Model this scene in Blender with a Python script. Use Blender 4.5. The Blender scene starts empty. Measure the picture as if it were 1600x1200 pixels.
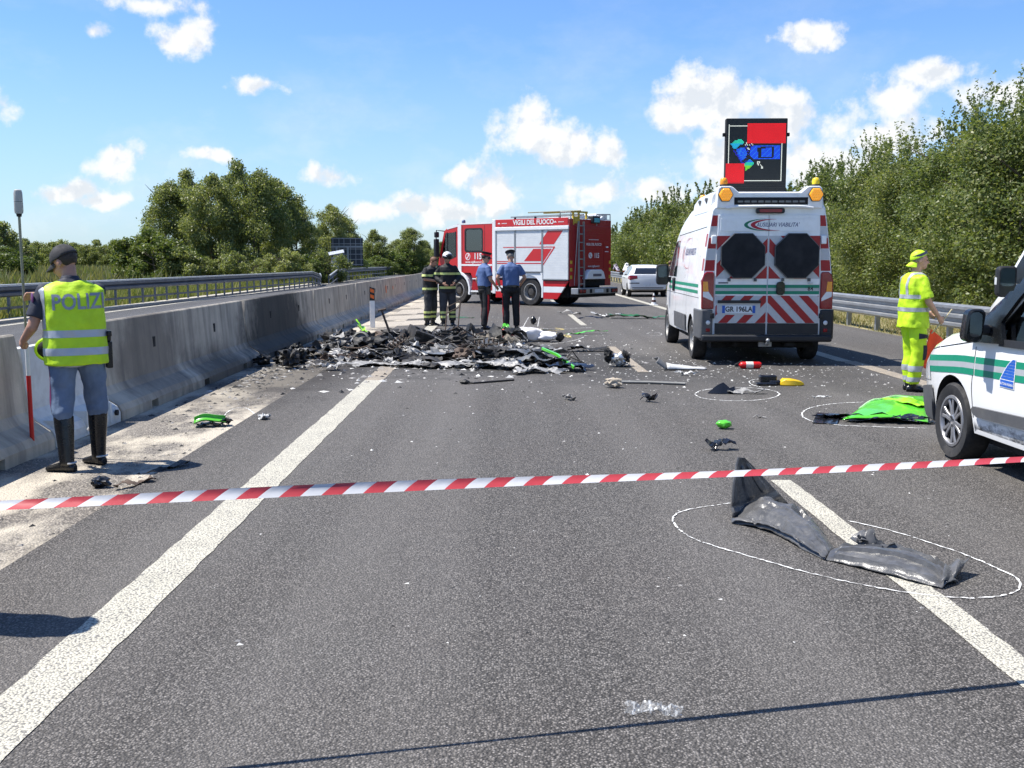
import bpy, bmesh, math, random
import numpy as np
from mathutils import Vector, Matrix, Euler, noise
from mathutils.bvhtree import BVHTree

PI = math.pi
sc = bpy.context.scene
C = sc.collection
R_ = math.radians

# ------------------------------------------------------------------ camera
F = 1618.0                       # focal length in pixels of the 1600 px wide photograph
HCAM = 1.6
PITCH, YAW = R_(6.77), R_(0.53)
cam = bpy.data.objects.new('camera', bpy.data.cameras.new('camera'))
C.objects.link(cam)
cam.data.sensor_width = 36.0
cam.data.lens = F / 1600 * 36.0
cam.data.clip_start = 0.05
cam.data.clip_end = 6000
cam.location = (0, 0, HCAM)
cam.rotation_euler = (PI / 2 - PITCH, 0, -YAW)
sc.camera = cam
RC = cam.rotation_euler.to_matrix()


def ray(px, py):
    return RC @ Vector(((px - 800) / F, (600 - py) / F, -1.0))


def G(px, py, h=0.0):
    """spot of the ground (height h) seen at a pixel of the photograph"""
    d = ray(px, py)
    t = (h - HCAM) / d.z
    return Vector((d.x * t, d.y * t, h))


# ------------------------------------------------------------------ sun
SUN_EL, SUN_TAN = R_(62), 0.53
sun_to = Vector((-0.53, 0.06, 1.0)).normalized()          # direction towards the sun
sun = bpy.data.objects.new('sun', bpy.data.lights.new('sun', 'SUN'))
C.objects.link(sun)
sun.data.energy = 4.6
sun.data.angle = R_(0.55)
sun.data.color = (1.0, 0.95, 0.87)
sun.rotation_euler = sun_to.to_track_quat('Z', 'Y').to_euler()

# ------------------------------------------------------------------ exposure
sc.view_settings.view_transform = 'Standard'
sc.view_settings.look = 'None'
sc.view_settings.gamma = 1.0
sc.view_settings.use_curve_mapping = False
sc.view_settings.exposure = 0.88

# ------------------------------------------------------------------ sky with cumulus clouds
world = bpy.data.worlds.new('World')
sc.world = world
world.use_nodes = True


class NT:
    """tiny node-tree writer"""
    def __init__(s, nt):
        s.nt = nt
        nt.nodes.clear()

    def n(s, t, ins=None, **kw):
        nd = s.nt.nodes.new(t)
        for k, v in kw.items():
            setattr(nd, k, v)
        for k, v in (ins or {}).items():
            if isinstance(v, (bpy.types.NodeSocket,)):
                s.nt.links.new(v, nd.inputs[k])
            else:
                nd.inputs[k].default_value = v
        return nd

    def math(s, op, a, b=0.0, c=None, clamp=False):
        ins = {0: a, 1: b}
        if c is not None:
            ins[2] = c
        return s.n('ShaderNodeMath', ins, operation=op, use_clamp=clamp).outputs[0]

    def vmath(s, op, a, b=(0, 0, 0), out=0):
        return s.n('ShaderNodeVectorMath', {0: a, 1: b}, operation=op).outputs[out]

    def ramp(s, fac, stops, interp='LINEAR'):
        nd = s.n('ShaderNodeValToRGB', {0: fac})
        cr = nd.color_ramp
        cr.interpolation = interp
        while len(cr.elements) < len(stops):
            cr.elements.new(0.5)
        for e, (p, c) in zip(cr.elements, stops):
            e.position = p
            e.color = (*c, 1) if len(c) == 3 else c
        return nd.outputs[0]

    def mix(s, fac, a, b, mode='MIX'):
        nd = s.n('ShaderNodeMix', data_type='RGBA', blend_type=mode, clamp_factor=True)
        for k, v in ((0, fac), (6, a), (7, b)):
            if isinstance(v, bpy.types.NodeSocket):
                s.nt.links.new(v, nd.inputs[k])
            else:
                nd.inputs[k].default_value = (*v, 1) if (k > 0 and len(v) == 3) else v
        return nd.outputs[2]

    def noise(s, vec, scale, detail=4, rough=0.55, out=0, dist=0.0):
        return s.n('ShaderNodeTexNoise', {'Vector': vec, 'Scale': scale, 'Detail': detail, 'Roughness': rough,
                                          'Distortion': dist}).outputs[out]

    def mr(s, v, a, b, c=0.0, d=1.0, smooth=False):
        return s.n('ShaderNodeMapRange', {0: v, 1: a, 2: b, 3: c, 4: d},
                   interpolation_type='SMOOTHSTEP' if smooth else 'LINEAR').outputs[0]


def build_sky():
    w = NT(world.node_tree)
    sky = w.n('ShaderNodeTexSky', sky_type='NISHITA')
    sky.sun_disc = False
    sky.sun_elevation = SUN_EL
    sky.sun_rotation = math.atan2(sun_to.x, sun_to.y)
    sky.air_density = 1.0
    sky.dust_density = 0.4
    sky.ozone_density = 2.5
    sky.altitude = 50
    d = w.n('ShaderNodeTexCoord').outputs['Generated']
    sx = w.n('ShaderNodeSeparateXYZ', {0: d})
    az = w.math('ARCTAN2', sx.outputs[0], sx.outputs[1])
    el = w.math('ARCSINE', sx.outputs[2])
    ae = w.n('ShaderNodeCombineXYZ', {0: az, 1: el, 2: 0.0}).outputs[0]
    clouds = [  # px, py, half width, half height in the photograph
        (288, 62, 46, 40), (225, 8, 70, 18), (155, 54, 32, 15), (398, 138, 56, 17), (178, 260, 36, 30), (318, 242, 40, 14),
        (526, 275, 46, 24), (110, 305, 50, 16), (155, 318, 40, 14),
        (832, 192, 62, 58), (880, 235, 80, 46), (945, 240, 40, 30), (770, 292, 60, 40), (704, 274, 30, 24), (655, 318, 60, 26),
        (580, 322, 50, 22), (930, 300, 100, 34), (720, 330, 120, 24),
        (1072, 165, 62, 60), (1130, 160, 90, 50), (1205, 182, 100, 66), (1300, 185, 100, 60), (1388, 150, 60, 48), (1120, 250, 110, 62),
        (1250, 245, 150, 60), (1380, 215, 90, 44), (1275, 50, 80, 26), (1465, 115, 70, 26), (1545, 152, 58, 44), (1610, 160, 60, 40),
        (1030, 300, 70, 30), (1640, 100, 60, 40), (-40, 150, 60, 30),
    ]
    lst = []
    for px, py, a, b in clouds:
        v = ray(px, py).normalized()
        lst.append((math.atan2(v.x, v.y), math.asin(v.z), a / F, b / F, 0.0))
    rnd = random.Random(5)
    for k in range(26):                      # the same kind of sky carries on all the way round
        a0 = rnd.uniform(0.62, 2 * PI - 0.62)
        if a0 > PI:
            a0 -= 2 * PI
        e0 = rnd.uniform(0.06, 0.5)
        lst.append((a0, e0, rnd.uniform(0.05, 0.14), rnd.uniform(0.02, 0.06), 0.0))
    wob = w.noise(d, 9.0, 3, 0.5, out=1)
    aew = w.vmath('ADD', ae, w.vmath('MULTIPLY', w.vmath('SUBTRACT', wob, (0.5, 0.5, 0.5)), (0.05, 0.03, 0)))
    cur = None
    for a0, e0, sa, se, _ in lst:
        q = w.vmath('MULTIPLY', w.vmath('SUBTRACT', aew, (a0, e0, 0)), (1 / sa, 1 / se, 0))
        ln = w.vmath('LENGTH', q, out=1)
        m = w.math('SUBTRACT', 1.0, ln)
        cur = m if cur is None else w.n('ShaderNodeMath', {0: cur, 1: m, 2: 0.35}, operation='SMOOTH_MAX').outputs[0]
    f1 = w.noise(d, 22.0, 9, 0.58)
    up = w.vmath('ADD', d, (-0.006, 0.0, 0.011))
    f2 = w.noise(up, 22.0, 9, 0.58)
    dens = w.math('ADD', cur, w.math('MULTIPLY', w.math('SUBTRACT', f1, 0.5), 3.5))
    a = w.mr(dens, 0.05, 0.72, smooth=True)
    wisp = w.mr(w.noise(w.vmath('MULTIPLY', d, (1, 1, 2.2)), 5.0, 8, 0.6), 0.48, 0.85)
    low = w.mr(el, 0.34, 0.03)
    a = w.math('MAXIMUM', w.math('MULTIPLY', a, 0.94), w.math('MULTIPLY', w.math('MULTIPLY', wisp, low), 0.62))
    lit = w.mr(w.math('SUBTRACT', f1, f2), -0.06, 0.05, 0.0, 1.0)
    lit = w.math('ADD', w.math('MULTIPLY', lit, 0.75), w.math('MULTIPLY', w.mr(dens, 0.2, 1.9, 0.55, 0.12), 1.0), clamp=True)
    ccol = w.mix(lit, (3.7, 4.05, 4.5), (5.7, 5.7, 5.65))
    # pale air near the horizon
    hz = w.mr(el, 0.20, -0.02, 0.0, 0.55)
    base = w.mix(hz, w.mix(1.0, sky.outputs[0], SKY_TINT, 'MULTIPLY'), (3.3, 4.1, 4.8))
    col = w.mix(a, base, ccol)
    bg = w.n('ShaderNodeBackground', {0: col, 1: SKY_STRENGTH})
    out = w.n('ShaderNodeOutputWorld', {0: bg.outputs[0]})


SKY_STRENGTH = 0.10
SKY_TINT = (0.60, 0.79, 1.04)
build_sky()


# ------------------------------------------------------------------ naming helpers
def tag(o, label=None, cat=None, group=None, kind=None):
    if label: o['label'] = label
    if cat: o['category'] = cat
    if group: o['group'] = group
    if kind: o['kind'] = kind
    return o


def empty(name, loc=(0, 0, 0), rz=0.0, label=None, cat=None, group=None, parent=None):
    o = bpy.data.objects.new(name, None)
    o.empty_display_size = 0.2
    C.objects.link(o)
    o.location = loc
    o.rotation_euler = (0, 0, rz)
    if parent: o.parent = parent
    return tag(o, label, cat, group)


def obj(name, me, parent=None, mat=None):
    o = bpy.data.objects.new(name, me)
    C.objects.link(o)
    if parent is not None: o.parent = parent
    if mat is not None and len(me.materials) == 0: me.materials.append(mat)
    return o


def copy_tree(o, parent=None):
    c = o.copy()
    C.objects.link(c)
    c.parent = parent
    for ch in list(o.children):
        copy_tree(ch, c)
    return c


# ------------------------------------------------------------------ materials
MATS = {}


def M(name, col, rough=0.5, metal=0.0, var=0.12, scale=8.0, bump=0.0, bscale=60.0, coat=0.0, spec=0.5, trans=0.0,
      ior=1.45, emis=None, estr=0.0, dirt=None, detail=4, alpha=1.0):
    """procedural principled material: base colour with a soft noise variation, optional dirt (colour, amount, scale) and bump"""
    if name in MATS: return MATS[name]
    m = bpy.data.materials.new(name)
    m.use_nodes = True
    w = NT(m.node_tree)
    tc = w.n('ShaderNodeTexCoord').outputs['Object']
    nz = w.noise(tc, scale, detail, 0.6)
    lo = tuple(c * (1 - var) for c in col)
    hi = tuple(min(1, c * (1 + var)) for c in col)
    colr = w.mix(w.mr(nz, 0.3, 0.7), lo, hi)
    if dirt:
        dc, amt, dsc = dirt
        dn = w.mr(w.noise(tc, dsc, 7, 0.65), 0.56 - 0.12 * amt, 0.78, 0, amt)
        colr = w.mix(dn, colr, dc)
    p = w.n('ShaderNodeBsdfPrincipled', {'Base Color': colr, 'Metallic': metal, 'IOR': ior})
    rr = w.mr(w.noise(tc, scale * 2.3, 3, 0.5), 0.3, 0.7, max(0, rough * 0.85), min(1, rough * 1.15))
    w.nt.links.new(rr, p.inputs['Roughness'])
    p.inputs['Specular IOR Level'].default_value = spec
    p.inputs['Coat Weight'].default_value = coat
    p.inputs['Coat Roughness'].default_value = 0.06
    p.inputs['Transmission Weight'].default_value = trans
    p.inputs['Alpha'].default_value = alpha
    if emis:
        p.inputs['Emission Color'].default_value = (*emis, 1)
        p.inputs['Emission Strength'].default_value = estr
    if bump:
        b = w.n('ShaderNodeBump', {'Height': w.noise(tc, bscale, 5, 0.6), 'Strength': bump, 'Distance': 0.01})
        w.nt.links.new(b.outputs[0], p.inputs['Normal'])
    w.n('ShaderNodeOutputMaterial', {0: p.outputs[0]})
    MATS[name] = m
    return m


def glass_mat(name, tint, refl=0.12, see=0.75):
    """window glass: clear sheet with a reflecting face"""
    if name in MATS: return MATS[name]
    m = bpy.data.materials.new(name)
    m.use_nodes = True
    w = NT(m.node_tree)
    fr = w.n('ShaderNodeFresnel', {'IOR': 1.5}).outputs[0]
    tr = w.n('ShaderNodeBsdfTransparent', {0: (*tint, 1)})
    gl = w.n('ShaderNodeBsdfGlossy', {0: (0.9, 0.93, 0.95, 1), 1: 0.03})
    mx = w.n('ShaderNodeMixShader', {0: w.math('ADD', fr, refl), 1: tr.outputs[0], 2: gl.outputs[0]})
    w.n('ShaderNodeOutputMaterial', {0: mx.outputs[0]})
    MATS[name] = m
    return m


# ------------------------------------------------------------------ mesh builder
class MB:
    def __init__(s):
        s.bm = bmesh.new()

    def _m(s, faces, m):
        for f in faces: f.material_index = m

    def box(s, x0, x1, y0, y1, z0, z1, m=0):
        v = [s.bm.verts.new(p) for p in ((x0, y0, z0), (x1, y0, z0), (x1, y1, z0), (x0, y1, z0),
                                          (x0, y0, z1), (x1, y0, z1), (x1, y1, z1), (x0, y1, z1))]
        fs = [s.bm.faces.new([v[i] for i in q]) for q in ((3, 2, 1, 0), (4, 5, 6, 7), (0, 1, 5, 4), (1, 2, 6, 5), (2, 3, 7, 6), (3, 0, 4, 7))]
        s._m(fs, m)
        return s

    def bar(s, p0, p1, wx, wy, m=0):
        """box beam from p0 to p1"""
        p0, p1 = Vector(p0), Vector(p1)
        d = (p1 - p0).normalized()
        a = d.cross(Vector((0, 0, 1)))
        if a.length < 1e-3: a = Vector((1, 0, 0))
        a.normalize()
        b = d.cross(a).normalized()
        v = []
        for p in (p0, p1):
            for sx, sy in ((-1, -1), (1, -1), (1, 1), (-1, 1)):
                v.append(s.bm.verts.new(p + a * sx * wx / 2 + b * sy * wy / 2))
        fs = [s.bm.faces.new([v[i] for i in q]) for q in ((3, 2, 1, 0), (4, 5, 6, 7), (0, 1, 5, 4), (1, 2, 6, 5), (2, 3, 7, 6), (3, 0, 4, 7))]
        s._m(fs, m)
        return s

    def poly(s, pts, m=0):
        f = s.bm.faces.new([s.bm.verts.new(p) for p in pts])
        f.material_index = m
        return f

    def prism(s, pts, fa, fb, m=0):
        """prism between two copies of an outline; fa, fb map (u,v) to a point"""
        a = [s.bm.verts.new(fa(*p)) for p in pts]
        b = [s.bm.verts.new(fb(*p)) for p in pts]
        fs = [s.bm.faces.new(a[::-1]), s.bm.faces.new(b)]
        n = len(a)
        for i in range(n):
            fs.append(s.bm.faces.new((a[i], a[(i + 1) % n], b[(i + 1) % n], b[i])))
        s._m(fs, m)
        return s

    def xprism(s, yz, x0, x1, m=0):
        return s.prism(yz, lambda u, v: (x0, u, v), lambda u, v: (x1, u, v), m)

    def yprism(s, xz, y0, y1, m=0):
        return s.prism(xz, lambda u, v: (u, y0, v), lambda u, v: (u, y1, v), m)

    def zprism(s, xy, z0, z1, m=0):
        return s.prism(xy, lambda u, v: (u, v, z0), lambda u, v: (u, v, z1), m)

    def loft(s, rows, closed=True, cap=True, m=0):
        vs = [[s.bm.verts.new(p) for p in r] for r in rows]
        n = len(rows[0])
        fs = []
        for i in range(len(vs) - 1):
            for j in range(n if closed else n - 1):
                k = (j + 1) % n
                fs.append(s.bm.faces.new((vs[i][j], vs[i][k], vs[i + 1][k], vs[i + 1][j])))
        if cap and closed:
            fs.append(s.bm.faces.new(vs[0][::-1]))
            fs.append(s.bm.faces.new(vs[-1]))
        s._m(fs, m)
        return s

    def tube(s, pts, r, n=8, m=0, cap=True):
        pts = [Vector(p) for p in pts]
        rr = r if isinstance(r, (list, tuple)) else [r] * len(pts)
        rows = []
        a = None
        for i, p in enumerate(pts):
            d = (pts[min(i + 1, len(pts) - 1)] - pts[max(i - 1, 0)]).normalized()
            if a is None:
                a = d.cross(Vector((0.13, 0.21, 1)))
                if a.length < 1e-3: a = d.cross(Vector((1, 0, 0)))
            a = (a - d * a.dot(d)).normalized()
            b = d.cross(a)
            rows.append([p + (a * math.cos(2 * PI * k / n) + b * math.sin(2 * PI * k / n)) * rr[i] for k in range(n)])
        return s.loft(rows, m=m, cap=cap)

    def capsule(s, p0, p1, r0, r1, n=10, m=0):
        p0, p1 = Vector(p0), Vector(p1)
        d = (p1 - p0)
        L = d.length
        d = d / L if L > 1e-6 else Vector((0, 0, 1))
        pts, rr = [], []
        for k in range(4):
            t = k / 3 * PI / 2
            pts.append(p0 - d * r0 * math.cos(t) * 0.98)
            rr.append(max(0.002, r0 * math.sin(t)))
        for k in range(4):
            t = k / 3 * PI / 2
            pts.append(p1 + d * r1 * math.sin(t) * 0.98)
            rr.append(max(0.002, r1 * math.cos(t)))
        return s.tube(pts, rr, n, m)

    def ell(s, c, r, mat3=None, n=12, m=0):
        M4 = Matrix.Translation(c) @ (mat3.to_4x4() if mat3 is not None else Matrix.Identity(4)) @ Matrix.Diagonal((*r, 1))
        res = bmesh.ops.create_uvsphere(s.bm, u_segments=n, v_segments=max(6, n * 2 // 3), radius=1.0, matrix=M4)
        fs = set(f for v in res['verts'] for f in v.link_faces)
        s._m(fs, m)
        return s

    def lathe(s, prof, n=24, mat=None, m=0, cap=False):
        """profile of (r, z) spun about z, then placed with a 4x4 matrix"""
        rows = [[Vector((r * math.cos(2 * PI * k / n), r * math.sin(2 * PI * k / n), z)) for k in range(n)] for r, z in prof]
        if mat is not None: rows = [[mat @ p for p in r] for r in rows]
        return s.loft(rows, m=m, cap=cap)

    def xform(s, mat):
        bmesh.ops.transform(s.bm, matrix=mat, verts=s.bm.verts)
        return s

    def mesh(s, name, smooth=35, recalc=True):
        if recalc: bmesh.ops.recalc_face_normals(s.bm, faces=s.bm.faces)
        me = bpy.data.meshes.new(name)
        s.bm.to_mesh(me)
        s.bm.free()
        if smooth:
            for p in me.polygons: p.use_smooth = True
            if smooth < 180: me.set_sharp_from_angle(angle=R_(smooth))
        return me

    def build(s, name, mats, parent=None, smooth=35, bevel=0, seg=2, recalc=True):
        me = s.mesh(name, smooth, recalc)
        for m in (mats if isinstance(mats, (list, tuple)) else [mats]): me.materials.append(m)
        o = obj(name, me, parent)
        if bevel:
            b = o.modifiers.new('bevel', 'BEVEL')
            b.width = bevel
            b.segments = seg
            b.limit_method = 'ANGLE'
            b.angle_limit = R_(40)
            b.harden_normals = False
        return o


WS = bpy.data.scenes.new('bench')          # a bare side scene where meshes are worked; removed at the end


def _eval(o):
    with bpy.context.temp_override(scene=WS, view_layer=WS.view_layers[0]):
        dg = bpy.context.evaluated_depsgraph_get()
    return bpy.data.meshes.new_from_object(o.evaluated_get(dg), depsgraph=dg)


def eval_mesh(me, mods):
    """mesh after modifiers; mods: list of (type, dict)"""
    o = bpy.data.objects.new('tmp', me)
    WS.collection.objects.link(o)
    for t, kw in mods:
        md = o.modifiers.new(t, t)
        for k, v in kw.items(): setattr(md, k, v)
    out = _eval(o)
    bpy.data.objects.remove(o)
    return out


def boolean_cut(me, cutters):
    """cut a list of cutter meshes out of a closed mesh"""
    o = bpy.data.objects.new('tmp', me)
    WS.collection.objects.link(o)
    cs = []
    for cm in cutters:
        c = bpy.data.objects.new('cut', cm)
        WS.collection.objects.link(c)
        cs.append(c)
        md = o.modifiers.new('b', 'BOOLEAN')
        md.operation = 'DIFFERENCE'
        md.object = c
        md.solver = 'EXACT'
    out = _eval(o)
    for c in cs + [o]: bpy.data.objects.remove(c)
    return out


def bvh_of(me):
    bm = bmesh.new()
    bm.from_mesh(me)
    t = BVHTree.FromBMesh(bm)
    bm.free()
    return t


def gridify(bm, axes, step):
    """cut flat shapes along a lattice so that they can bend"""
    for ax in axes:
        vals = [v.co[ax] for v in bm.verts]
        lo, hi = min(vals), max(vals)
        k = int((hi - lo) / step)
        for i in range(1, k + 1):
            co = [0, 0, 0]
            co[ax] = lo + (hi - lo) * i / (k + 1)
            no = [0, 0, 0]
            no[ax] = 1
            bmesh.ops.bisect_plane(bm, geom=bm.verts[:] + bm.edges[:] + bm.faces[:], plane_co=co, plane_no=no, dist=1e-5)


def conform(bm, bvh, d, off, back=4.0, thick=0.0):
    """lay the flat shapes in bm onto a surface, looking along d"""
    d = Vector(d).normalized()
    miss = []
    for v in bm.verts:
        h = bvh.ray_cast(v.co - d * back, d)
        if h[0] is not None:
            n = h[1] if h[1].dot(d) < 0 else -h[1]
            v.co = h[0] - d * off * 0.6 + n * off * 0.4
        else:
            miss.append(v)
    if miss: bmesh.ops.delete(bm, geom=miss, context='VERTS')
    bmesh.ops.recalc_face_normals(bm, faces=bm.faces)
    s = sum((f.normal.dot(d) * f.calc_area() for f in bm.faces), 0.0)
    if s > 0: bmesh.ops.reverse_faces(bm, faces=bm.faces)


def patch(name, pts, bvh, axis, side, off, mat, parent, step=0.12, thick=0.0):
    """panel on a body: pts = outline in the two other axes, axis = 'x' or 'y', side = the sign the panel faces"""
    bm = bmesh.new()
    if axis == 'x':
        vs = [bm.verts.new((side * 3, u, v)) for u, v in pts]
        axes = (1, 2)
        d = (-side, 0, 0)
    elif axis == 'y':
        vs = [bm.verts.new((u, side * 9, v)) for u, v in pts]
        axes = (0, 2)
        d = (0, -side, 0)
    else:
        vs = [bm.verts.new((u, v, side * 6)) for u, v in pts]
        axes = (0, 1)
        d = (0, 0, -side)
    bm.faces.new(vs)
    gridify(bm, axes, step)
    conform(bm, bvh, d, off, back=12)
    if thick:
        res = bmesh.ops.extrude_face_region(bm, geom=bm.faces[:])
        mv = [g for g in res['geom'] if isinstance(g, bmesh.types.BMVert)]
        bmesh.ops.translate(bm, verts=mv, vec=-Vector(d) * thick)
        bmesh.ops.recalc_face_normals(bm, faces=bm.faces)
    me = bpy.data.meshes.new(name)
    bm.to_mesh(me)
    bm.free()
    for p in me.polygons: p.use_smooth = True
    me.set_sharp_from_angle(angle=R_(40))
    return obj(name, me, parent, mat)


TXT = {}


def text_bm(s, size, bold=0.0, shear=0.0, sx=1.0):
    """flat letters, centred, as a bmesh in the xy plane"""
    cu = bpy.data.curves.new('txt', 'FONT')
    cu.body = s
    cu.size = size
    cu.align_x = 'CENTER'
    cu.align_y = 'CENTER'
    cu.offset = bold * size
    cu.shear = shear
    cu.resolution_u = 3
    cu.fill_mode = 'FRONT'
    o = bpy.data.objects.new('txt', cu)
    WS.collection.objects.link(o)
    me = _eval(o)
    bpy.data.objects.remove(o)
    bm = bmesh.new()
    bm.from_mesh(me)
    if sx != 1.0: bmesh.ops.scale(bm, vec=(sx, 1, 1), verts=bm.verts)
    return bm


def letters(name, s, size, fmap, mat, parent, bold=0.02, shear=0.0, sx=1.0, bvh=None, d=None, off=0.004, step=0.05):
    """lettering laid through fmap(u, v) -> point; with bvh it follows that surface"""
    bm = text_bm(s, size, bold, shear, sx)
    if bvh is not None: gridify(bm, (0, 1), step)
    for v in bm.verts: v.co = fmap(v.co.x, v.co.y)
    if bvh is not None: conform(bm, bvh, d, off)
    me = bpy.data.meshes.new(name)
    bm.to_mesh(me)
    bm.free()
    return obj(name, me, parent, mat)


def rrect(x0, x1, y0, y1, r, n=4):
    pts = []
    for cx, cy, a in ((x1 - r, y1 - r, 0), (x0 + r, y1 - r, 90), (x0 + r, y0 + r, 180), (x1 - r, y0 + r, 270)):
        for k in range(n + 1):
            t = R_(a + 90 * k / n)
            pts.append((cx + r * math.cos(t), cy + r * math.sin(t)))
    return pts


def sickle(name, cx, cz, rx, rz, w, a0, a1, fmap, mat, parent, bvh=None, d=None, off=0.004, n=22):
    """tapered arc: thickest in the middle of its sweep"""
    bm = bmesh.new()
    prev = None
    for k in range(n + 1):
        t = R_(a0 + (a1 - a0) * k / n)
        h = w * (0.08 + 0.92 * math.sin(PI * k / n) ** 1.3)
        cur = [bm.verts.new(fmap(cx + (rx - q) * math.cos(t), cz + (rz - q * 0.55) * math.sin(t))) for q in (0.0, h)]
        if prev: bm.faces.new((prev[0], prev[1], cur[1], cur[0]))
        prev = cur
    if bvh is not None: conform(bm, bvh, d, off)
    me = bpy.data.meshes.new(name)
    bm.to_mesh(me)
    bm.free()
    return obj(name, me, parent, mat)


def crescent(cx, cz, r0, r1, sh, a0, a1, n=18):
    """sickle between two arcs"""
    o, i = [], []
    for k in range(n + 1):
        t = R_(a0 + (a1 - a0) * k / n)
        o.append((cx + r0 * math.cos(t), cz + r0 * math.sin(t)))
        i.append((cx + sh + r1 * math.cos(t), cz + r1 * math.sin(t)))
    return o + i[::-1]
# ================================================================== ground, roads, markings
def asphalt(name, base, warm, stone=105.0, burn=True, patches=None, light=1.0):
    """coarse worn asphalt: stones, wheel tracks, stains"""
    m = bpy.data.materials.new(name)
    m.use_nodes = True
    w = NT(m.node_tree)
    tc = w.n('ShaderNodeTexCoord').outputs['Object']
    vo = w.n('ShaderNodeTexVoronoi', {'Vector': tc, 'Scale': stone, 'Randomness': 1.0}, feature='F1')
    vcol = w.n('ShaderNodeSeparateColor', {0: vo.outputs['Color']})
    st = w.ramp(vcol.outputs[0], [(0.0, tuple(c * 0.36 for c in base)), (0.4, tuple(c * 0.85 for c in base)), (0.75, tuple(c * 1.6 for c in base)), (1.0, tuple(c * 2.5 for c in base))])
    edge = w.mr(vo.outputs['Distance'], 0.25, 0.75, 0.0, 1.0)
    st = w.mix(edge, st, tuple(c * 0.3 for c in base))
    big = w.noise(tc, 0.55, 5, 0.6)
    st = w.mix(w.mr(big, 0.35, 0.7, 0.0, 0.5), st, warm, 'MULTIPLY')
    lane = w.noise(w.vmath('MULTIPLY', tc, (1.3, 0.035, 1)), 1.0, 3, 0.5)
    st = w.mix(w.mr(lane, 0.4, 0.65, 0.0, 0.35), st, tuple(c * 1.35 for c in base))
    mid = w.noise(tc, 6.0, 5, 0.7)
    st = w.mix(w.mr(mid, 0.45, 0.8, 0.0, 0.35), st, tuple(c * 0.6 for c in base))
    if patches:                 # old cement skin left in irregular sheets
        pn = w.noise(w.vmath('MULTIPLY', tc, (0.8, 0.42, 1)), 1.0, 7, 0.62)
        pm = w.mr(pn, 0.455, 0.53)
        fine = w.noise(tc, 90, 3, 0.7)
        pc = w.mix(w.mr(fine, 0.35, 0.62), tuple(c * 0.72 for c in patches), patches)
        st = w.mix(w.math('MULTIPLY', pm, 0.85), st, pc)
    if burn:                    # soot and dried foam round the wreck
        sx = w.n('ShaderNodeSeparateXYZ', {0: tc})
        wob = w.noise(tc, 0.9, 6, 0.7)
        for (cx, cy, rx, ry, col, amt) in ((-1.4, 18.2, 3.3, 4.2, (0.022, 0.02, 0.019), 0.85), (-3.0, 14.6, 1.1, 4.0, (0.03, 0.025, 0.021), 0.75),
                                           (0.5, 16.5, 3.2, 2.6, (0.03, 0.029, 0.028), 0.55), (3.3, 15.0, 3.6, 3.0, (0.035, 0.034, 0.033), 0.45)):
            q = w.n('ShaderNodeCombineXYZ', {0: w.math('MULTIPLY', w.math('SUBTRACT', sx.outputs[0], cx), 1 / rx),
                                             1: w.math('MULTIPLY', w.math('SUBTRACT', sx.outputs[1], cy), 1 / ry), 2: 0.0}).outputs[0]
            ln = w.math('ADD', w.vmath('LENGTH', q, out=1), w.math('MULTIPLY', w.math('SUBTRACT', wob, 0.5), 1.5))
            st = w.mix(w.math('MULTIPLY', w.mr(ln, 1.0, 0.45), amt), st, col)
        grit = w.noise(tc, 14, 6, 0.75)
        near = w.mr(w.math('ABSOLUTE', w.math('SUBTRACT', sx.outputs[1], 17.0)), 8.0, 3.0)
        st = w.mix(w.math('MULTIPLY', w.mr(grit, 0.62, 0.72), w.math('MULTIPLY', near, 0.5)), st, (0.3, 0.29, 0.27))
    h = w.math('ADD', w.math('MULTIPLY', vo.outputs['Distance'], -1.0), w.math('MULTIPLY', mid, 0.4))
    b = w.n('ShaderNodeBump', {'Height': h, 'Strength': 1.0, 'Distance': 0.009})
    p = w.n('ShaderNodeBsdfPrincipled', {'Base Color': st, 'Roughness': 0.82, 'Normal': b.outputs[0]})
    p.inputs['Specular IOR Level'].default_value = 0.35
    w.n('ShaderNodeOutputMaterial', {0: p.outputs[0]})
    return m


def road_paint(name, col, worn, under, scale=1.0):
    m = bpy.data.materials.new(name)
    m.use_nodes = True
    w = NT(m.node_tree)
    tc = w.n('ShaderNodeTexCoord').outputs['Object']
    vo = w.n('ShaderNodeTexVoronoi', {'Vector': tc, 'Scale': 88.0}, feature='F1')
    pit = w.mr(vo.outputs['Distance'], 0.48, 0.72)
    n1 = w.noise(tc, 3.0 * scale, 7, 0.7)
    n2 = w.noise(tc, 60, 4, 0.7)
    k = w.math('ADD', w.math('MULTIPLY', w.mr(n1, 0.35, 0.75), worn), w.math('MULTIPLY', w.mr(n2, 0.5, 0.75), 0.22))
    k = w.math('ADD', k, w.math('MULTIPLY', pit, 0.75), clamp=True)
    c = w.mix(w.mr(w.noise(tc, 25, 4, 0.6), 0.3, 0.7), tuple(x * 0.86 for x in col), col)
    c = w.mix(k, c, under)
    b = w.n('ShaderNodeBump', {'Height': w.math('MULTIPLY', vo.outputs['Distance'], -1.0), 'Strength': 0.9, 'Distance': 0.008})
    p = w.n('ShaderNodeBsdfPrincipled', {'Base Color': c, 'Roughness': 0.75, 'Normal': b.outputs[0]})
    w.n('ShaderNodeOutputMaterial', {0: p.outputs[0]})
    return m


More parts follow.
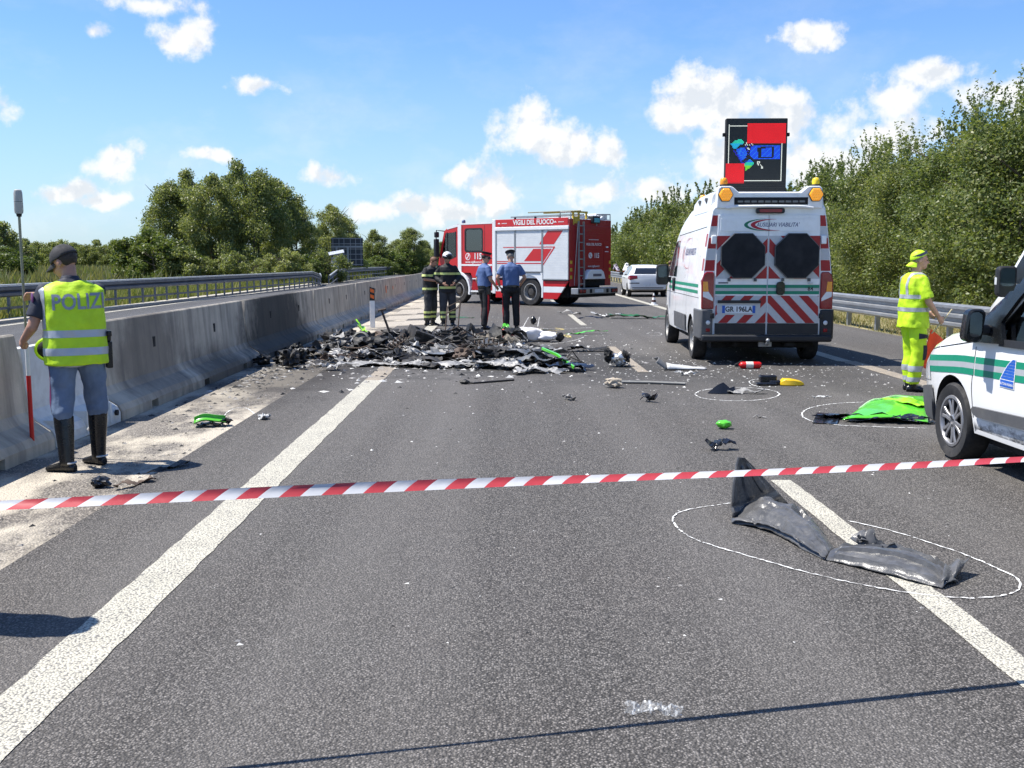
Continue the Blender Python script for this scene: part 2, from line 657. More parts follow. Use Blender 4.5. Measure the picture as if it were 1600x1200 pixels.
MA = asphalt('asphalt', (0.128, 0.120, 0.112), (0.97, 0.92, 0.88))
MSH = asphalt('old_shoulder_paving', (0.225, 0.205, 0.18), (0.95, 0.87, 0.78), stone=75, patches=(0.58, 0.52, 0.42))
MAO = asphalt('asphalt_opposite', (0.10, 0.10, 0.103), (1, 0.98, 0.97), burn=False)
MPW = road_paint('road_paint_white', (0.58, 0.55, 0.45), 0.26, (0.12, 0.115, 0.11))
MPD = road_paint('road_paint_dusty', (0.42, 0.35, 0.26), 0.5, (0.13, 0.12, 0.11))
MPS = road_paint('shoulder_hatch', (0.54, 0.48, 0.39), 0.35, (0.2, 0.18, 0.16))
MFIELD = M('field_soil_grass', (0.10, 0.115, 0.04), 0.9, var=0.5, scale=0.08, bump=0.4, bscale=2.0, dirt=((0.17, 0.15, 0.07), 0.8, 0.05))
MVERGE = M('dry_verge', (0.22, 0.19, 0.10), 0.95, var=0.45, scale=1.2, bump=0.6, bscale=25, dirt=((0.11, 0.13, 0.04), 0.8, 0.9))


def slab(name, xs, y0, y1, z1, z0, mat, ystep=None):
    """strip of ground with a real edge"""
    mb = MB()
    mb.box(xs[0], xs[1], y0, y1, z0, z1)
    o = mb.build(name, mat, smooth=0)
    tag(o, kind='structure')
    return o


mb = MB()
mb.poly([(-1500, -60, -0.10), (1500, -60, -0.10), (1500, 2500, -0.10), (-1500, 2500, -0.10)])
tag(mb.build('ground', MFIELD, smooth=0), kind='structure')
slab('road', (-2.62, 8.55), -25, 700, 0.0, -0.2, MA)
slab('shoulder', (-4.62, -2.62), -25, 700, -0.014, -0.2, MSH)
slab('opposite_road', (-13.0, -4.62), -25, 700, -0.02, -0.2, MAO)
slab('verge', (8.55, 30), -25, 700, -0.03, -0.2, MVERGE)
slab('kerb', (-13.45, -13.0), -25, 72, 0.06, -0.2, M('pale_concrete', (0.40, 0.37, 0.31), 0.85, var=0.2, scale=3, bump=0.3, bscale=40))


def marking(name, x, w, y0, y1, mat, z=0.004, jag=0.006, seed=0):
    r = random.Random(seed)
    n = max(2, min(400, int((y1 - y0) / 0.12)))
    bm = bmesh.new()
    prev = None
    for i in range(n + 1):
        y = y0 + (y1 - y0) * i / n
        a = bm.verts.new((x - w / 2 + r.uniform(-jag, jag), y, z))
        b = bm.verts.new((x + w / 2 + r.uniform(-jag, jag), y, z))
        if prev: bm.faces.new((prev[0], prev[1], b, a))
        prev = (a, b)
    me = bpy.data.meshes.new(name)
    bm.to_mesh(me)
    bm.free()
    return tag(obj(name, me, None, mat), kind='structure')


marking('edge_line', -1.735, 0.25, -10, 13.9, MPW, seed=1)
marking('edge_line', -1.735, 0.25, 13.9, 17.2, MPD, seed=2)
marking('edge_line', -1.735, 0.25, 20.5, 300, MPW, seed=3)
for y0, y1, mt in ((2.2, 7.45, MPW), (14.9, 19.4, MPD), (25.9, 31.2, MPW), (38.5, 43, MPW), (50.5, 55, MPW), (62.5, 67, MPW), (74.5, 79, MPW), (86.5, 91, MPW), (98, 102, MPW)):
    marking('lane_dash', 2.04, 0.155, y0, y1, mt, seed=int(y0))
marking('edge_line', 5.55, 0.24, -5, 13.3, MPW, seed=5)
marking('edge_line', 5.55, 0.24, 13.3, 16.5, MPD, seed=6)
marking('edge_line', 5.5, 0.24, 16.5, 300, MPW, seed=7)
marking('edge_line', -6.1, 0.2, -10, 300, MPW, z=-0.016, seed=8)
marking('edge_line', -12.6, 0.2, -10, 300, MPW, z=-0.016, seed=9)
# pale cross bands on the shoulder beyond the wreck
for y0, y1 in ((25.2, 27.4), (28.3, 30.6), (31.5, 34.6), (36.0, 40.0), (41.5, 46), (48, 53), (56, 62)):
    bm = bmesh.new()
    vs = [bm.verts.new(p) for p in ((-3.3, y0 - .5, -0.009), (-1.95, y0 + 0.9, -0.009), (-1.95, y1 + 0.9, -0.009), (-3.3, y1 - .5, -0.009))]
    # the band lies across shoulder and road edge: two sheets, one on each level
    bm.free()
    for xa, xb, z in ((-3.32, -2.63, -0.010), (-2.61, -1.98, 0.004)):
        f = lambda x: (x + 3.3) / 1.35 * 1.0
        mbk = MB()
        mbk.poly([(xa, y0 + f(xa), z), (xb, y0 + f(xb), z), (xb, y1 + f(xb), z), (xa, y1 + f(xa), z)])
        tag(mbk.build('hatch_band', MPS, smooth=0), kind='structure')

# ================================================================== concrete barrier
def barrier_mat():
    m = bpy.data.materials.new('barrier_concrete')
    m.use_nodes = True
    w = NT(m.node_tree)
    tc = w.n('ShaderNodeTexCoord').outputs['Object']
    geo = w.n('ShaderNodeNewGeometry').outputs['Position']
    n = w.noise(tc, 2.2, 7, 0.65)
    c = w.mix(w.mr(n, 0.3, 0.7), (0.39, 0.34, 0.27), (0.60, 0.535, 0.43))
    fine = w.noise(tc, 70, 4, 0.6)
    c = w.mix(w.mr(fine, 0.55, 0.8, 0, 0.4), c, (0.26, 0.25, 0.23))
    streak = w.noise(w.vmath('MULTIPLY', tc, (1, 2.6, 0.25)), 2.2, 5, 0.6)
    c = w.mix(w.mr(streak, 0.46, 0.7, 0, 0.7), c, (0.17, 0.155, 0.135))
    s = w.n('ShaderNodeSeparateXYZ', {0: geo})
    wob = w.noise(geo, 1.3, 6, 0.7)
    # soot: dense near the wreck, a cleaner half-washed sheet nearer the camera
    def ell(cy, ry, cz, rz):
        q = w.n('ShaderNodeCombineXYZ', {0: w.math('MULTIPLY', w.math('SUBTRACT', s.outputs[1], cy), 1 / ry),
                                         1: w.math('MULTIPLY', w.math('SUBTRACT', s.outputs[2], cz), 1 / rz), 2: 0.0}).outputs[0]
        return w.math('ADD', w.vmath('LENGTH', q, out=1), w.math('MULTIPLY', w.math('SUBTRACT', wob, 0.5), 1.3))
    c = w.mix(w.math('MULTIPLY', w.mr(ell(18.8, 2.9, 0.25, 1.35), 1.12, 0.6), 0.9), c, (0.014, 0.014, 0.013))
    c = w.mix(w.math('MULTIPLY', w.mr(ell(14.6, 2.0, -0.1, 0.6), 1.1, 0.5), 0.8), c, (0.03, 0.027, 0.024))
    c = w.mix(w.math('MULTIPLY', w.mr(ell(12.0, 1.1, 0.6, 0.8), 1.15, 0.6), 0.7), c, (0.11, 0.095, 0.08))
    b = w.n('ShaderNodeBump', {'Height': w.math('ADD', n, w.math('MULTIPLY', fine, 0.3)), 'Strength': 0.35, 'Distance': 0.02})
    p = w.n('ShaderNodeBsdfPrincipled', {'Base Color': c, 'Roughness': 0.85, 'Normal': b.outputs[0]})
    w.n('ShaderNodeOutputMaterial', {0: p.outputs[0]})
    return m


MBAR = barrier_mat()
MDARK = M('dark_recess', (0.02, 0.02, 0.02), 0.9)
MBARW = M('barrier_white', (0.62, 0.63, 0.62), 0.7, var=0.1, scale=3, dirt=((0.3, 0.28, 0.25), 0.5, 5))
MTOP = M('barrier_cap', (0.62, 0.58, 0.50), 0.85, var=0.15, scale=4, bump=0.3)
XF = -3.86         # foot of the barrier on this side
# half outline seen along the road (x offset from the foot going away from us, height)
BPROF = [(0.0, 0.0), (0.0, 0.10), (0.03, 0.16), (0.17, 0.25), (0.22, 0.33), (0.265, 0.985), (0.28, 1.0)]


def barrier_section(y0, y1, label, mat=MBAR, pockets=True, gap=0.012):
    root = empty('concrete_barrier', (XF - 0.31, (y0 + y1) / 2, 0), 0, label, 'barrier', 'concrete barrier sections between the carriageways')
    L = (y1 - y0) / 2 - gap
    wtot = 0.62
    full = [(0.31 - x, z - 0.014) for x, z in BPROF] + [(-0.31 + x, z - 0.02) for x, z in BPROF[::-1]]
    # top corners at the ends are chamfered: a V notch opens at each joint
    me_rows = []
    mb = MB()
    rows = []
    for y, drop in ((-L, 0.20), (-L + 0.075, 0.0), (L - 0.075, 0.0), (L, 0.20)):
        rows.append([Vector((x, y, z - (drop if z > 0.8 else 0))) for x, z in full])
    mb.loft(rows)
    if pockets:
        me = mb.mesh('concrete_barrier', 25)
        cut = []
        k = max(1, int((y1 - y0) / 1.6))
        for i in range(k):
            yc = -L + (i + 0.5) * 2 * L / k
            c = MB().box(0.1, 0.5, yc - 0.11, yc + 0.11, -0.2, 0.075)
            cut.append(c.mesh('c', 0))
        me = boolean_cut(me, cut)
        me.materials.clear()
        me.materials.append(mat)
        o = obj('body', me, root)
    else:
        o = mb.build('body', mat, root, smooth=25)
    cap = MB()
    cap.box(-0.03 - 0.0, 0.03, -L + 0.08, L - 0.08, 0.984, 0.9885)
    r = random.Random(int(y0 * 7))
    for yy in (-L * 0.42, L * 0.42):              # lifting sockets
        MB().box(0.06, 0.074, yy - 0.035, yy + 0.035, 0.60, 0.72).build('lifting_socket', MDARK, root, smooth=0)
    return root


ys = [(-9.6, -3.45), (-3.4, 2.7), (2.75, 8.86), (10.42, 16.55), (16.6, 22.7), (22.75, 29.2), (29.25, 35.3), (35.35, 41.7), (41.75, 48), (48.05, 54.2)]
labs = ['plain concrete barrier section behind the camera side on the left', 'plain concrete barrier section left beside the near tape end',
        'shaded grey concrete barrier section ending beside the red and white pole',
        'concrete barrier section with washed brown stains behind the green scrap',
        'soot blackened concrete barrier section behind the burnt wreckage',
        'clean grey concrete barrier section just beyond the burnt wreckage',
        'concrete barrier section beyond the post with orange reflectors',
        'concrete barrier section with orange paint spots left of the firefighters',
        'concrete barrier section hidden partly behind the firefighters', 'concrete barrier section at the far end beyond the firefighters']
for (a, b), l in zip(ys, labs):
    barrier_section(a, b, l, pockets=a < 40)
for k in range(14):
    barrier_section(54.25 + k * 6.2, 54.25 + k * 6.2 + 6.15, 'small far concrete barrier section behind the fire engine', pockets=False)
# the white steel closing piece in the gap
g = empty('barrier_gate', (XF - 0.31, 9.64, 0), 0, 'white steel closing piece between two concrete barriers behind the policeman', 'barrier')
mb = MB()
L = 0.76
full = [(0.31 - x, z - 0.014 if z < 0.9 else 0.86) for x, z in BPROF] + [(-0.31 + x, z - 0.02 if z < 0.9 else 0.86) for x, z in BPROF[::-1]]
mb.loft([[Vector((x, y, z)) for x, z in full] for y in (-L, L)])
mb.build('body', MBARW, g, smooth=25, bevel=0.008)
for yy in (-0.7, -0.12, 0.45):
    MB().box(0.10, 0.325, yy, yy + 0.03, 0.02, 0.22).build('rib', MBARW, g, smooth=0)
mb = MB()
for yy in (-0.68, 0.62): mb.tube([(0.31, yy, 0.1), (0.335, yy, 0.1)], 0.03, 10)
mb.build('bolt', MDARK, g)
# orange marks sprayed on the far barrier
MOR = M('orange_spray', (0.75, 0.16, 0.04), 0.8, var=0.3, scale=30)
for yy, zz, rr in ((36.6, 0.62, 0.16), (38.9, 0.62, 0.10)):
    mb = MB()
    n = 11
    rn = random.Random(int(yy))
    mb.poly([(XF - 0.215 - (zz - 0.33) * 0.068 + 0.006 - 0.068 * rr * math.sin(2 * PI * k / n) * 0.9, yy + rr * (0.7 + 0.5 * rn.random()) * math.cos(2 * PI * k / n),
              zz + rr * (0.6 + 0.4 * rn.random()) * math.sin(2 * PI * k / n)) for k in range(n)])
    tag(mb.build('spray_mark', MOR, smooth=0), 'orange spray mark on the grey barrier, %s of the two' % ('larger nearer one' if rr > .12 else 'smaller farther one'), 'paint mark')

# ================================================================== guardrails
MGALV = M('galvanised_steel', (0.42, 0.43, 0.44), 0.42, metal=0.75, var=0.12, scale=3, bump=0.05, dirt=((0.2, 0.19, 0.18), 0.4, 2))
MGDARK = M('weathered_steel_rail', (0.13, 0.145, 0.175), 0.5, metal=0.5, var=0.2, scale=2, dirt=((0.07, 0.07, 0.08), 0.5, 1.5))


def sweep_rail(prof, path, thick=0.006):
    """sheet profile (offset towards the road, height) swept along path [(x, y)]"""
    mb = MB()
    rows = []
    loop = [(a, z) for a, z in prof] + [(a - thick, z) for a, z in prof[::-1]]
    for i, (x, y, dz) in enumerate(path):
        x0, y0, _ = path[max(0, i - 1)]
        x1, y1, _ = path[min(len(path) - 1, i + 1)]
        d = Vector((x1 - x0, y1 - y0, 0)).normalized()
        nx = Vector((d.y, -d.x, 0))
        rows.append([Vector((x, y, z + dz)) + nx * a for a, z in loop])
    mb.loft(rows)
    return mb


def wave3(z0, z1, depth=0.085):
    pts = []
    n = 3
    h = (z1 - z0) / n
    for k in range(n):
        b = z0 + k * h
        pts += [(0.0, b + 0.02), (0.0, b + h * 0.18), (depth, b + h * 0.38), (depth, b + h * 0.68), (0.0, b + h * 0.88)]
    return pts


rail = empty('guardrail', (8.78, 20, 0), 0, 'galvanised three wave steel guardrail along the right verge', 'guardrail')
X0 = 8.78
path = [(-0.0, y - 20.0, 0) for y in np.arange(-8, 240, 4.0)]
prof = [(-a, z) for a, z in wave3(0.29, 0.80)]
b_ = sweep_rail([(a, z) for a, z in prof], path).build('beam', MGALV, rail, smooth=30)
pm = None
rr = random.Random(3)
for k in range(106):
    y = -7.6 + 2.0 * k
    if y > 200: break
    if pm is None:
        mb = MB()
        mb.box(0.02, 0.03, -0.05, 0.05, -0.2, 0.76).box(0.03, 0.115, -0.05, -0.043, -0.2, 0.76).box(0.03, 0.115, 0.043, 0.05, -0.2, 0.76)
        pm = mb.mesh('post', 0)
        pm.materials.append(MGALV)
    o = obj('post', pm, rail)
    o.location = (0.01, y - 20, 0)
    o.rotation_euler = (rr.uniform(-.02, .02), rr.uniform(-.02, .02), rr.uniform(-.05, .05))

# left guardrail of the other carriageway, bent where it was struck
def left_rail(path, label, pitch, name='guardrail'):
    x0, y0, _ = path[0]
    root = empty(name, (x0, y0, 0), 0, label, 'guardrail')
    loc = [(x - x0, y - y0, dz) for x, y, dz in path]
    w2 = [(0.0, 0.60), (0.07, 0.64), (0.07, 0.71), (0.0, 0.76), (0.07, 0.80), (0.07, 0.88), (0.0, 0.91)]
    sweep_rail(w2, loc).build('beam', MGDARK, root, smooth=30)
    sweep_rail([(0.035, 0.912), (0.10, 0.915), (0.10, 0.955), (0.0, 0.96)], loc).build('top_rail', M('bright_steel', (0.5, 0.52, 0.54), 0.4, metal=0.6), root, smooth=30)
    sweep_rail([(0.05, 0.27), (0.09, 0.27), (0.09, 0.34), (0.05, 0.34)], loc).build('lower_rail', MGDARK, root, smooth=30)
    mb = MB()
    mb.box(-0.06, 0.0, -0.045, 0.045, -0.1, 0.92)
    pm = mb.mesh('post', 0)
    pm.materials.append(MGDARK)
    seg = 0
    y = loc[0][1]
    while y < loc[-1][1]:
        while seg < len(loc) - 2 and loc[seg + 1][1] < y: seg += 1
        (xa, ya, da), (xb, yb, db) = loc[seg], loc[seg + 1]
        t = (y - ya) / (yb - ya)
        o = obj('post', pm, root)
        o.location = (xa + (xb - xa) * t, y, (da + (db - da) * t))
        y += pitch
    return root


left_rail([(-14.3, 10, 0), (-13.85, 28, 0), (-13.45, 37, 0), (-12.7, 52, 0), (-12.05, 66, 0), (-12.15, 69, -0.22), (-12.4, 71, -0.42), (-12.9, 73.5, -0.2)],
          'dark grey guardrail left of the far carriageway, bent down at its far end', 1.2)
left_rail([(-12.3, 74, -0.35), (-12.4, 78, 0.02), (-12.75, 86, 0.06), (-12.95, 100, 0.05), (-13.1, 115, 0), (-12.1, 165, 0), (-11.5, 240, 0)],
          'farther grey guardrail continuing beyond the bent damaged spot', 2.2)


# ================================================================== grass of the verges
def leaf_material(name, cols, rough=0.55, transl=0.35):
    m = bpy.data.materials.new(name)
    m.use_nodes = True
    w = NT(m.node_tree)
    g = w.n('ShaderNodeNewGeometry')
    tc = w.n('ShaderNodeTexCoord').outputs['Object']
    oi = w.n('ShaderNodeObjectInfo').outputs['Random']
    k = w.math('ADD', w.math('MULTIPLY', g.outputs['Random Per Island'], 0.65), w.math('MULTIPLY', w.noise(tc, 0.8, 3, 0.6), 0.5))
    k = w.math('ADD', k, w.math('MULTIPLY', w.math('SUBTRACT', oi, 0.5), 0.25))
    n = len(cols)
    c = w.ramp(k, [(0.12 + 0.8 * i / (n - 1), cc) for i, cc in enumerate(cols)])
    p = w.n('ShaderNodeBsdfPrincipled', {'Base Color': c, 'Roughness': rough})
    p.inputs['Specular IOR Level'].default_value = 0.3
    t = w.n('ShaderNodeBsdfTranslucent', {0: w.mix(1.0, c, (1.5, 1.55, 0.75), 'MULTIPLY')})
    mx = w.n('ShaderNodeMixShader', {0: transl, 1: p.outputs[0], 2: t.outputs[0]})
    w.n('ShaderNodeOutputMaterial', {0: mx.outputs[0]})
    return m


def quads_mesh(name, V):
    """V: (n, k, 3) array of small polygons"""
    n, k = V.shape[:2]
    me = bpy.data.meshes.new(name)
    me.vertices.add(n * k)
    me.vertices.foreach_set('co', V.reshape(-1).astype(np.float32))
    me.loops.add(n * k)
    me.loops.foreach_set('vertex_index', np.arange(n * k, dtype=np.int32))
    me.polygons.add(n)
    me.polygons.foreach_set('loop_start', np.arange(0, n * k, k, dtype=np.int32))
    me.polygons.foreach_set('loop_total', np.full(n, k, dtype=np.int32))
    me.update(calc_edges=True)
    return me


def blades(name, xr, yr, n, hr, wr, mat, seed, clump=2.0, ybias=1.0, z=-0.05):
    rg = np.random.default_rng(seed)
    y = yr[0] + (yr[1] - yr[0]) * rg.random(n) ** ybias
    x = xr[0] + (xr[1] - xr[0]) * rg.random(n)
    dens = np.sin(x * 1.7 + 3 * np.sin(y * .31)) * np.cos(y * .9 + x) * .5 + .5
    keep = rg.random(n) < 0.35 + 0.65 * dens
    x, y = x[keep], y[keep]
    n = len(x)
    h = (hr[0] + (hr[1] - hr[0]) * rg.random(n)) * (0.5 + 0.7 * dens[keep])
    wd = wr[0] + (wr[1] - wr[0]) * rg.random(n)
    wd = wd * (1 + y / 60.0)
    a = rg.random(n) * 2 * PI
    lean = h * rg.random(n) * 0.8
    dx, dy = np.cos(a), np.sin(a)
    b = rg.random(n) * 2 * PI
    ex, ey = np.cos(b) * wd / 2, np.sin(b) * wd / 2
    V = np.zeros((n, 3, 3))
    V[:, 0] = np.stack([x - ex, y - ey, np.full(n, z)], 1)
    V[:, 1] = np.stack([x + ex, y + ey, np.full(n, z)], 1)
    V[:, 2] = np.stack([x + dx * lean, y + dy * lean, z + h], 1)
    o = obj(name, quads_mesh(name, V), None, mat)
    return tag(o, kind='stuff')


MGD = leaf_material('dry_grass_blades', [(0.30, 0.24, 0.12), (0.36, 0.30, 0.15), (0.20, 0.20, 0.07), (0.12, 0.15, 0.04)], 0.7, 0.3)
MGG = leaf_material('green_grass_blades', [(0.20, 0.21, 0.06), (0.13, 0.17, 0.04), (0.28, 0.25, 0.10), (0.09, 0.12, 0.03)], 0.7, 0.3)
MCROP = leaf_material('crop_leaves', [(0.12, 0.13, 0.05), (0.20, 0.18, 0.09), (0.10, 0.13, 0.04)], 0.7, 0.3)
blades('dry_grass', (8.7, 12.5), (8, 75), 42000, (0.05, 0.28), (0.008, 0.02), MGD, 1, ybias=1.5)
blades('verge_grass', (-19.0, -13.6), (26, 110), 42000, (0.12, 0.6), (0.02, 0.05), MGG, 2, ybias=1.3)
blades('field_crop', (-120, -19.5), (60, 190), 42000, (0.6, 1.25), (0.06, 0.12), MCROP, 3, ybias=1.2)
# small stones and leaves lying at the verge's edge
# ================================================================== trees
MLEAFR = leaf_material('hedge_leaves', [(0.05, 0.075, 0.028), (0.10, 0.136, 0.044), (0.145, 0.178, 0.06), (0.225, 0.235, 0.095)], 0.45, 0.38)
MLEAFL = leaf_material('poplar_leaves', [(0.08, 0.105, 0.040), (0.15, 0.18, 0.065), (0.20, 0.225, 0.085), (0.29, 0.295, 0.14)], 0.42, 0.40)
MLEAFY = leaf_material('young_leaves', [(0.05, 0.08, 0.02), (0.09, 0.125, 0.03), (0.14, 0.165, 0.045)], 0.5, 0.35)
MBARK = M('bark', (0.10, 0.08, 0.06), 0.9, var=0.35, scale=6, bump=0.6, bscale=20)


def crown_mesh(name, seed, H, R, nclump, nleaf, leaf, base=0.12, top_pow=1.0, shoots=0, shoot_h=1.0, crad=(0.16, 0.30), ecc=1.0, bump=0.25):
    """leaves gathered in clumps through the volume of a crown of height H and radius R standing at z = 0"""
    rg = np.random.default_rng(seed)
    cs, rs = [], []
    ph = rg.random(4) * 2 * PI
    while len(cs) < nclump:
        t = rg.random() ** 0.8
        z = base + (1 - base) * t
        # profile: full belly, rounded top
        prof = math.sin(PI * min(1.0, (0.22 + 0.78 * t) ** top_pow)) ** 0.55 if t < 0.999 else 0
        a = rg.random() * 2 * PI
        lob = 1 + bump * math.sin(2 * a + ph[0] + 3 * t) + bump * 0.7 * math.sin(3 * a + ph[1] - 4 * t)
        r = prof * lob * (rg.random() ** 0.33)
        c = np.array([math.cos(a) * r * R * ecc * 0.86, math.sin(a) * r * R * 0.86, z * H * 0.93])
        cs.append(c)
        rs.append(R * (crad[0] + (crad[1] - crad[0]) * rg.random()) * (0.75 + 0.35 * prof))
    cs, rs = np.array(cs), np.array(rs)
    idx = rg.choice(nclump, nleaf, p=(rs ** 2) / (rs ** 2).sum())
    d = rg.normal(size=(nleaf, 3))
    d /= np.linalg.norm(d, axis=1)[:, None]
    rad = rs[idx] * (0.35 + 0.65 * rg.random(nleaf) ** 0.5) * (1 + 0.22 * rg.normal(size=nleaf))
    P = cs[idx] + d * rad[:, None] * np.array([1, 1, 0.8])
    if shoots:
        L = []
        for k in range(shoots):
            c = cs[rg.integers(nclump)] * 1.0
            hi = cs[np.argsort(cs[:, 2])[-max(3, nclump // 3):]]
            c = hi[rg.integers(len(hi))]
            m = 38
            tt = rg.random(m)
            hh = shoot_h * (0.5 + 0.7 * rg.random())
            ln = rg.normal(size=2) * 0.22
            pts = np.stack([c[0] + ln[0] * tt * hh + rg.normal(size=m) * 0.05 * (1.4 - tt) * shoot_h,
                            c[1] + ln[1] * tt * hh + rg.normal(size=m) * 0.05 * (1.4 - tt) * shoot_h,
                            c[2] + rs.mean() * 0.6 + tt * hh], 1)
            L.append(pts)
        P = np.concatenate([P] + L)
        d = np.concatenate([d, rg.normal(size=(len(P) - len(d), 3)) * 0.5])
    n = len(P)
    P[:, 2] = np.maximum(P[:, 2], 0.03)
    nv = d * 0.55 + rg.normal(size=(n, 3)) * 0.75 + np.array([0, 0, 0.35])
    nv /= np.linalg.norm(nv, axis=1)[:, None]
    t = np.cross(nv, rg.normal(size=(n, 3)))
    t /= np.linalg.norm(t, axis=1)[:, None]
    b = np.cross(nv, t)
    s = leaf * (0.6 + 0.8 * rg.random(n))
    V = np.zeros((n, 4, 3))
    V[:, 0] = P + t * s[:, None]
    V[:, 1] = P + b * s[:, None] * 0.52 + nv * s[:, None] * 0.15
    V[:, 2] = P - t * s[:, None] * 0.85
    V[:, 3] = P - b * s[:, None] * 0.52 + nv * s[:, None] * 0.15
    return quads_mesh(name, V)


def trunk_mesh(seed, H, R, r0, stems=1, reach=0.8):
    rn = random.Random(seed)
    mb = MB()
    for s in range(stems):
        a = rn.uniform(0, 2 * PI)
        off = 0 if stems == 1 else rn.uniform(0.1, 0.5)
        p = Vector((off * math.cos(a), off * math.sin(a), -0.15))
        pts = [p]
        n = 6
        for k in range(1, n + 1):
            t = k / n
            pts.append(Vector((p.x + (R * 0.25 * t * math.cos(a) if stems > 1 else 0) + rn.uniform(-.1, .1) * R * 0.3,
                               p.y + (R * 0.25 * t * math.sin(a) if stems > 1 else 0) + rn.uniform(-.1, .1) * R * 0.3, H * reach * t)))
        mb.tube(pts, [r0 * (1 - 0.82 * k / n) for k in range(n + 1)], 7)
        for q in range(5):
            b = pts[rn.randint(2, n - 1)]
            a2 = rn.uniform(0, 2 * PI)
            e = b + Vector((math.cos(a2) * R * 0.55, math.sin(a2) * R * 0.55, H * rn.uniform(0.12, 0.25)))
            mid = (b + e) / 2 + Vector((0, 0, H * 0.03))
            mb.tube([b, mid, e], [r0 * 0.4, r0 * 0.28, r0 * 0.08], 5)
    me = mb.mesh('trunk', 60)
    me.materials.append(MBARK)
    return me


def tree(name, loc, cm, tm, label, cat, group, s=1.0, sz=None, rz=0.0, branches=True):
    root = empty(name, loc, rz, label, cat, group)
    c = obj('crown', cm, root)
    c.scale = (s, s, sz or s)
    t = obj('trunk', tm, root)
    t.scale = (s, s, sz or s)
    return root


# --- hedge along the right verge
HP = []
for k, (H, R, nl, lf) in enumerate(((5.2, 2.4, 62000, 0.043), (5.0, 2.6, 62000, 0.045), (5.6, 2.2, 58000, 0.043))):
    cm = crown_mesh('crown', 100 + k, H, R, 130, nl, lf, base=0.03, top_pow=1.15, shoots=80, shoot_h=1.15, crad=(0.15, 0.27), bump=0.2)
    cm.materials.append(MLEAFR)
    HP.append((cm, trunk_mesh(200 + k, H, R, 0.075, stems=4), H))
HF = []
for k in range(2):
    cm = crown_mesh('crown', 150 + k, 5.2, 2.7, 90, 17000, 0.085, base=0.03, top_pow=1.15, shoots=34, shoot_h=0.9, bump=0.2)
    cm.materials.append(MLEAFR)
    HF.append((cm, trunk_mesh(250 + k, 5.2, 2.6, 0.08, stems=3), 5.2))
gh = 'dense trees along the right verge'
rn = random.Random(11)
# (pixel x of the crown's axis, distance from the road axis, height): the outline of the hedge against the sky
hedge = [(13.0, 12.4, 5.2), (13.2, 16.2, 5.6), (12.8, 19.8, 5.45), (14.2, 22.6, 6.4), (12.9, 25.6, 5.4), (13.6, 29.0, 5.8), (12.7, 32.6, 5.0),
         (13.6, 36.5, 5.3), (12.8, 40.5, 5.1), (13.4, 44.8, 5.3), (12.6, 49.5, 5.0), (13.2, 54.5, 5.2), (12.5, 60, 5.6), (13.0, 66, 6.0), (12.4, 72.5, 6.2), (12.9, 80, 6.3),
         (12.2, 88, 6.3), (12.8, 97, 6.0), (12.4, 107, 5.6), (12.8, 118, 5.2), (12.2, 131, 5.0), (12.6, 146, 4.8)]
words = ['tall leafy verge tree at the right picture edge', 'broad leafy verge tree behind the raised car mirror', 'leafy verge tree with sprouting top behind the worker in yellow',
         'tallest dark verge tree rising behind the hedge top', 'leafy verge tree right of the white van', 'verge tree with thin shoots behind the van lamp']
for i, (x, y, H) in enumerate(hedge):
    cm, tm, h0 = (HP if y < 42 else HF)[i % (3 if y < 42 else 2)]
    lab = words[i - 1] if 1 <= i < 7 else 'leafy green tree in the dense row along the right verge'
    tree('verge_tree', (x + rn.uniform(-.3, .3), y, -0.03), cm, tm, lab, 'tree', gh, s=1.0 * (1 + rn.uniform(-.05, .08)), sz=H / h0 * 0.96, rz=rn.uniform(0, 6.3))
for i, y in enumerate((15, 20, 25.5, 31, 37, 44, 52, 61, 71, 83, 96, 112, 130)):
    cm, tm, h0 = HF[i % 2]
    tree('back_tree', (16.8 + rn.uniform(-.5, .8), y, -0.03), cm, tm, 'leafy tree in the second row behind the verge hedge', 'tree', 'trees behind the verge hedge', s=1.15, sz=1.12, rz=rn.uniform(0, 6.3))

# --- poplar-like clump on the left
TP = []
for k, (H, R) in enumerate(((10.2, 3.3), (10.6, 3.0), (9.4, 3.4))):
    cm = crown_mesh('crown', 300 + k, H, R, 80, 26000, 0.115, base=0.06, top_pow=1.05, crad=(0.15, 0.32), bump=0.3, shoots=0)
    cm.materials.append(MLEAFL)
    TP.append((cm, trunk_mesh(350 + k, H, R, 0.17, stems=2, reach=0.85), H))
SP = []
for k in range(2):
    cm = crown_mesh('crown', 380 + k, 3.4, 2.0, 40, 7000, 0.10, base=0.02, bump=0.3)
    cm.materials.append((MLEAFY, MLEAFL)[k])
    SP.append((cm, trunk_mesh(390 + k, 3.4, 2.0, 0.05, stems=4), 3.4))


def place_px(px, y):
    """x of the vertical line seen at pixel column px, y metres ahead"""
    d = ray(px, 430)
    return d.x / d.y * y


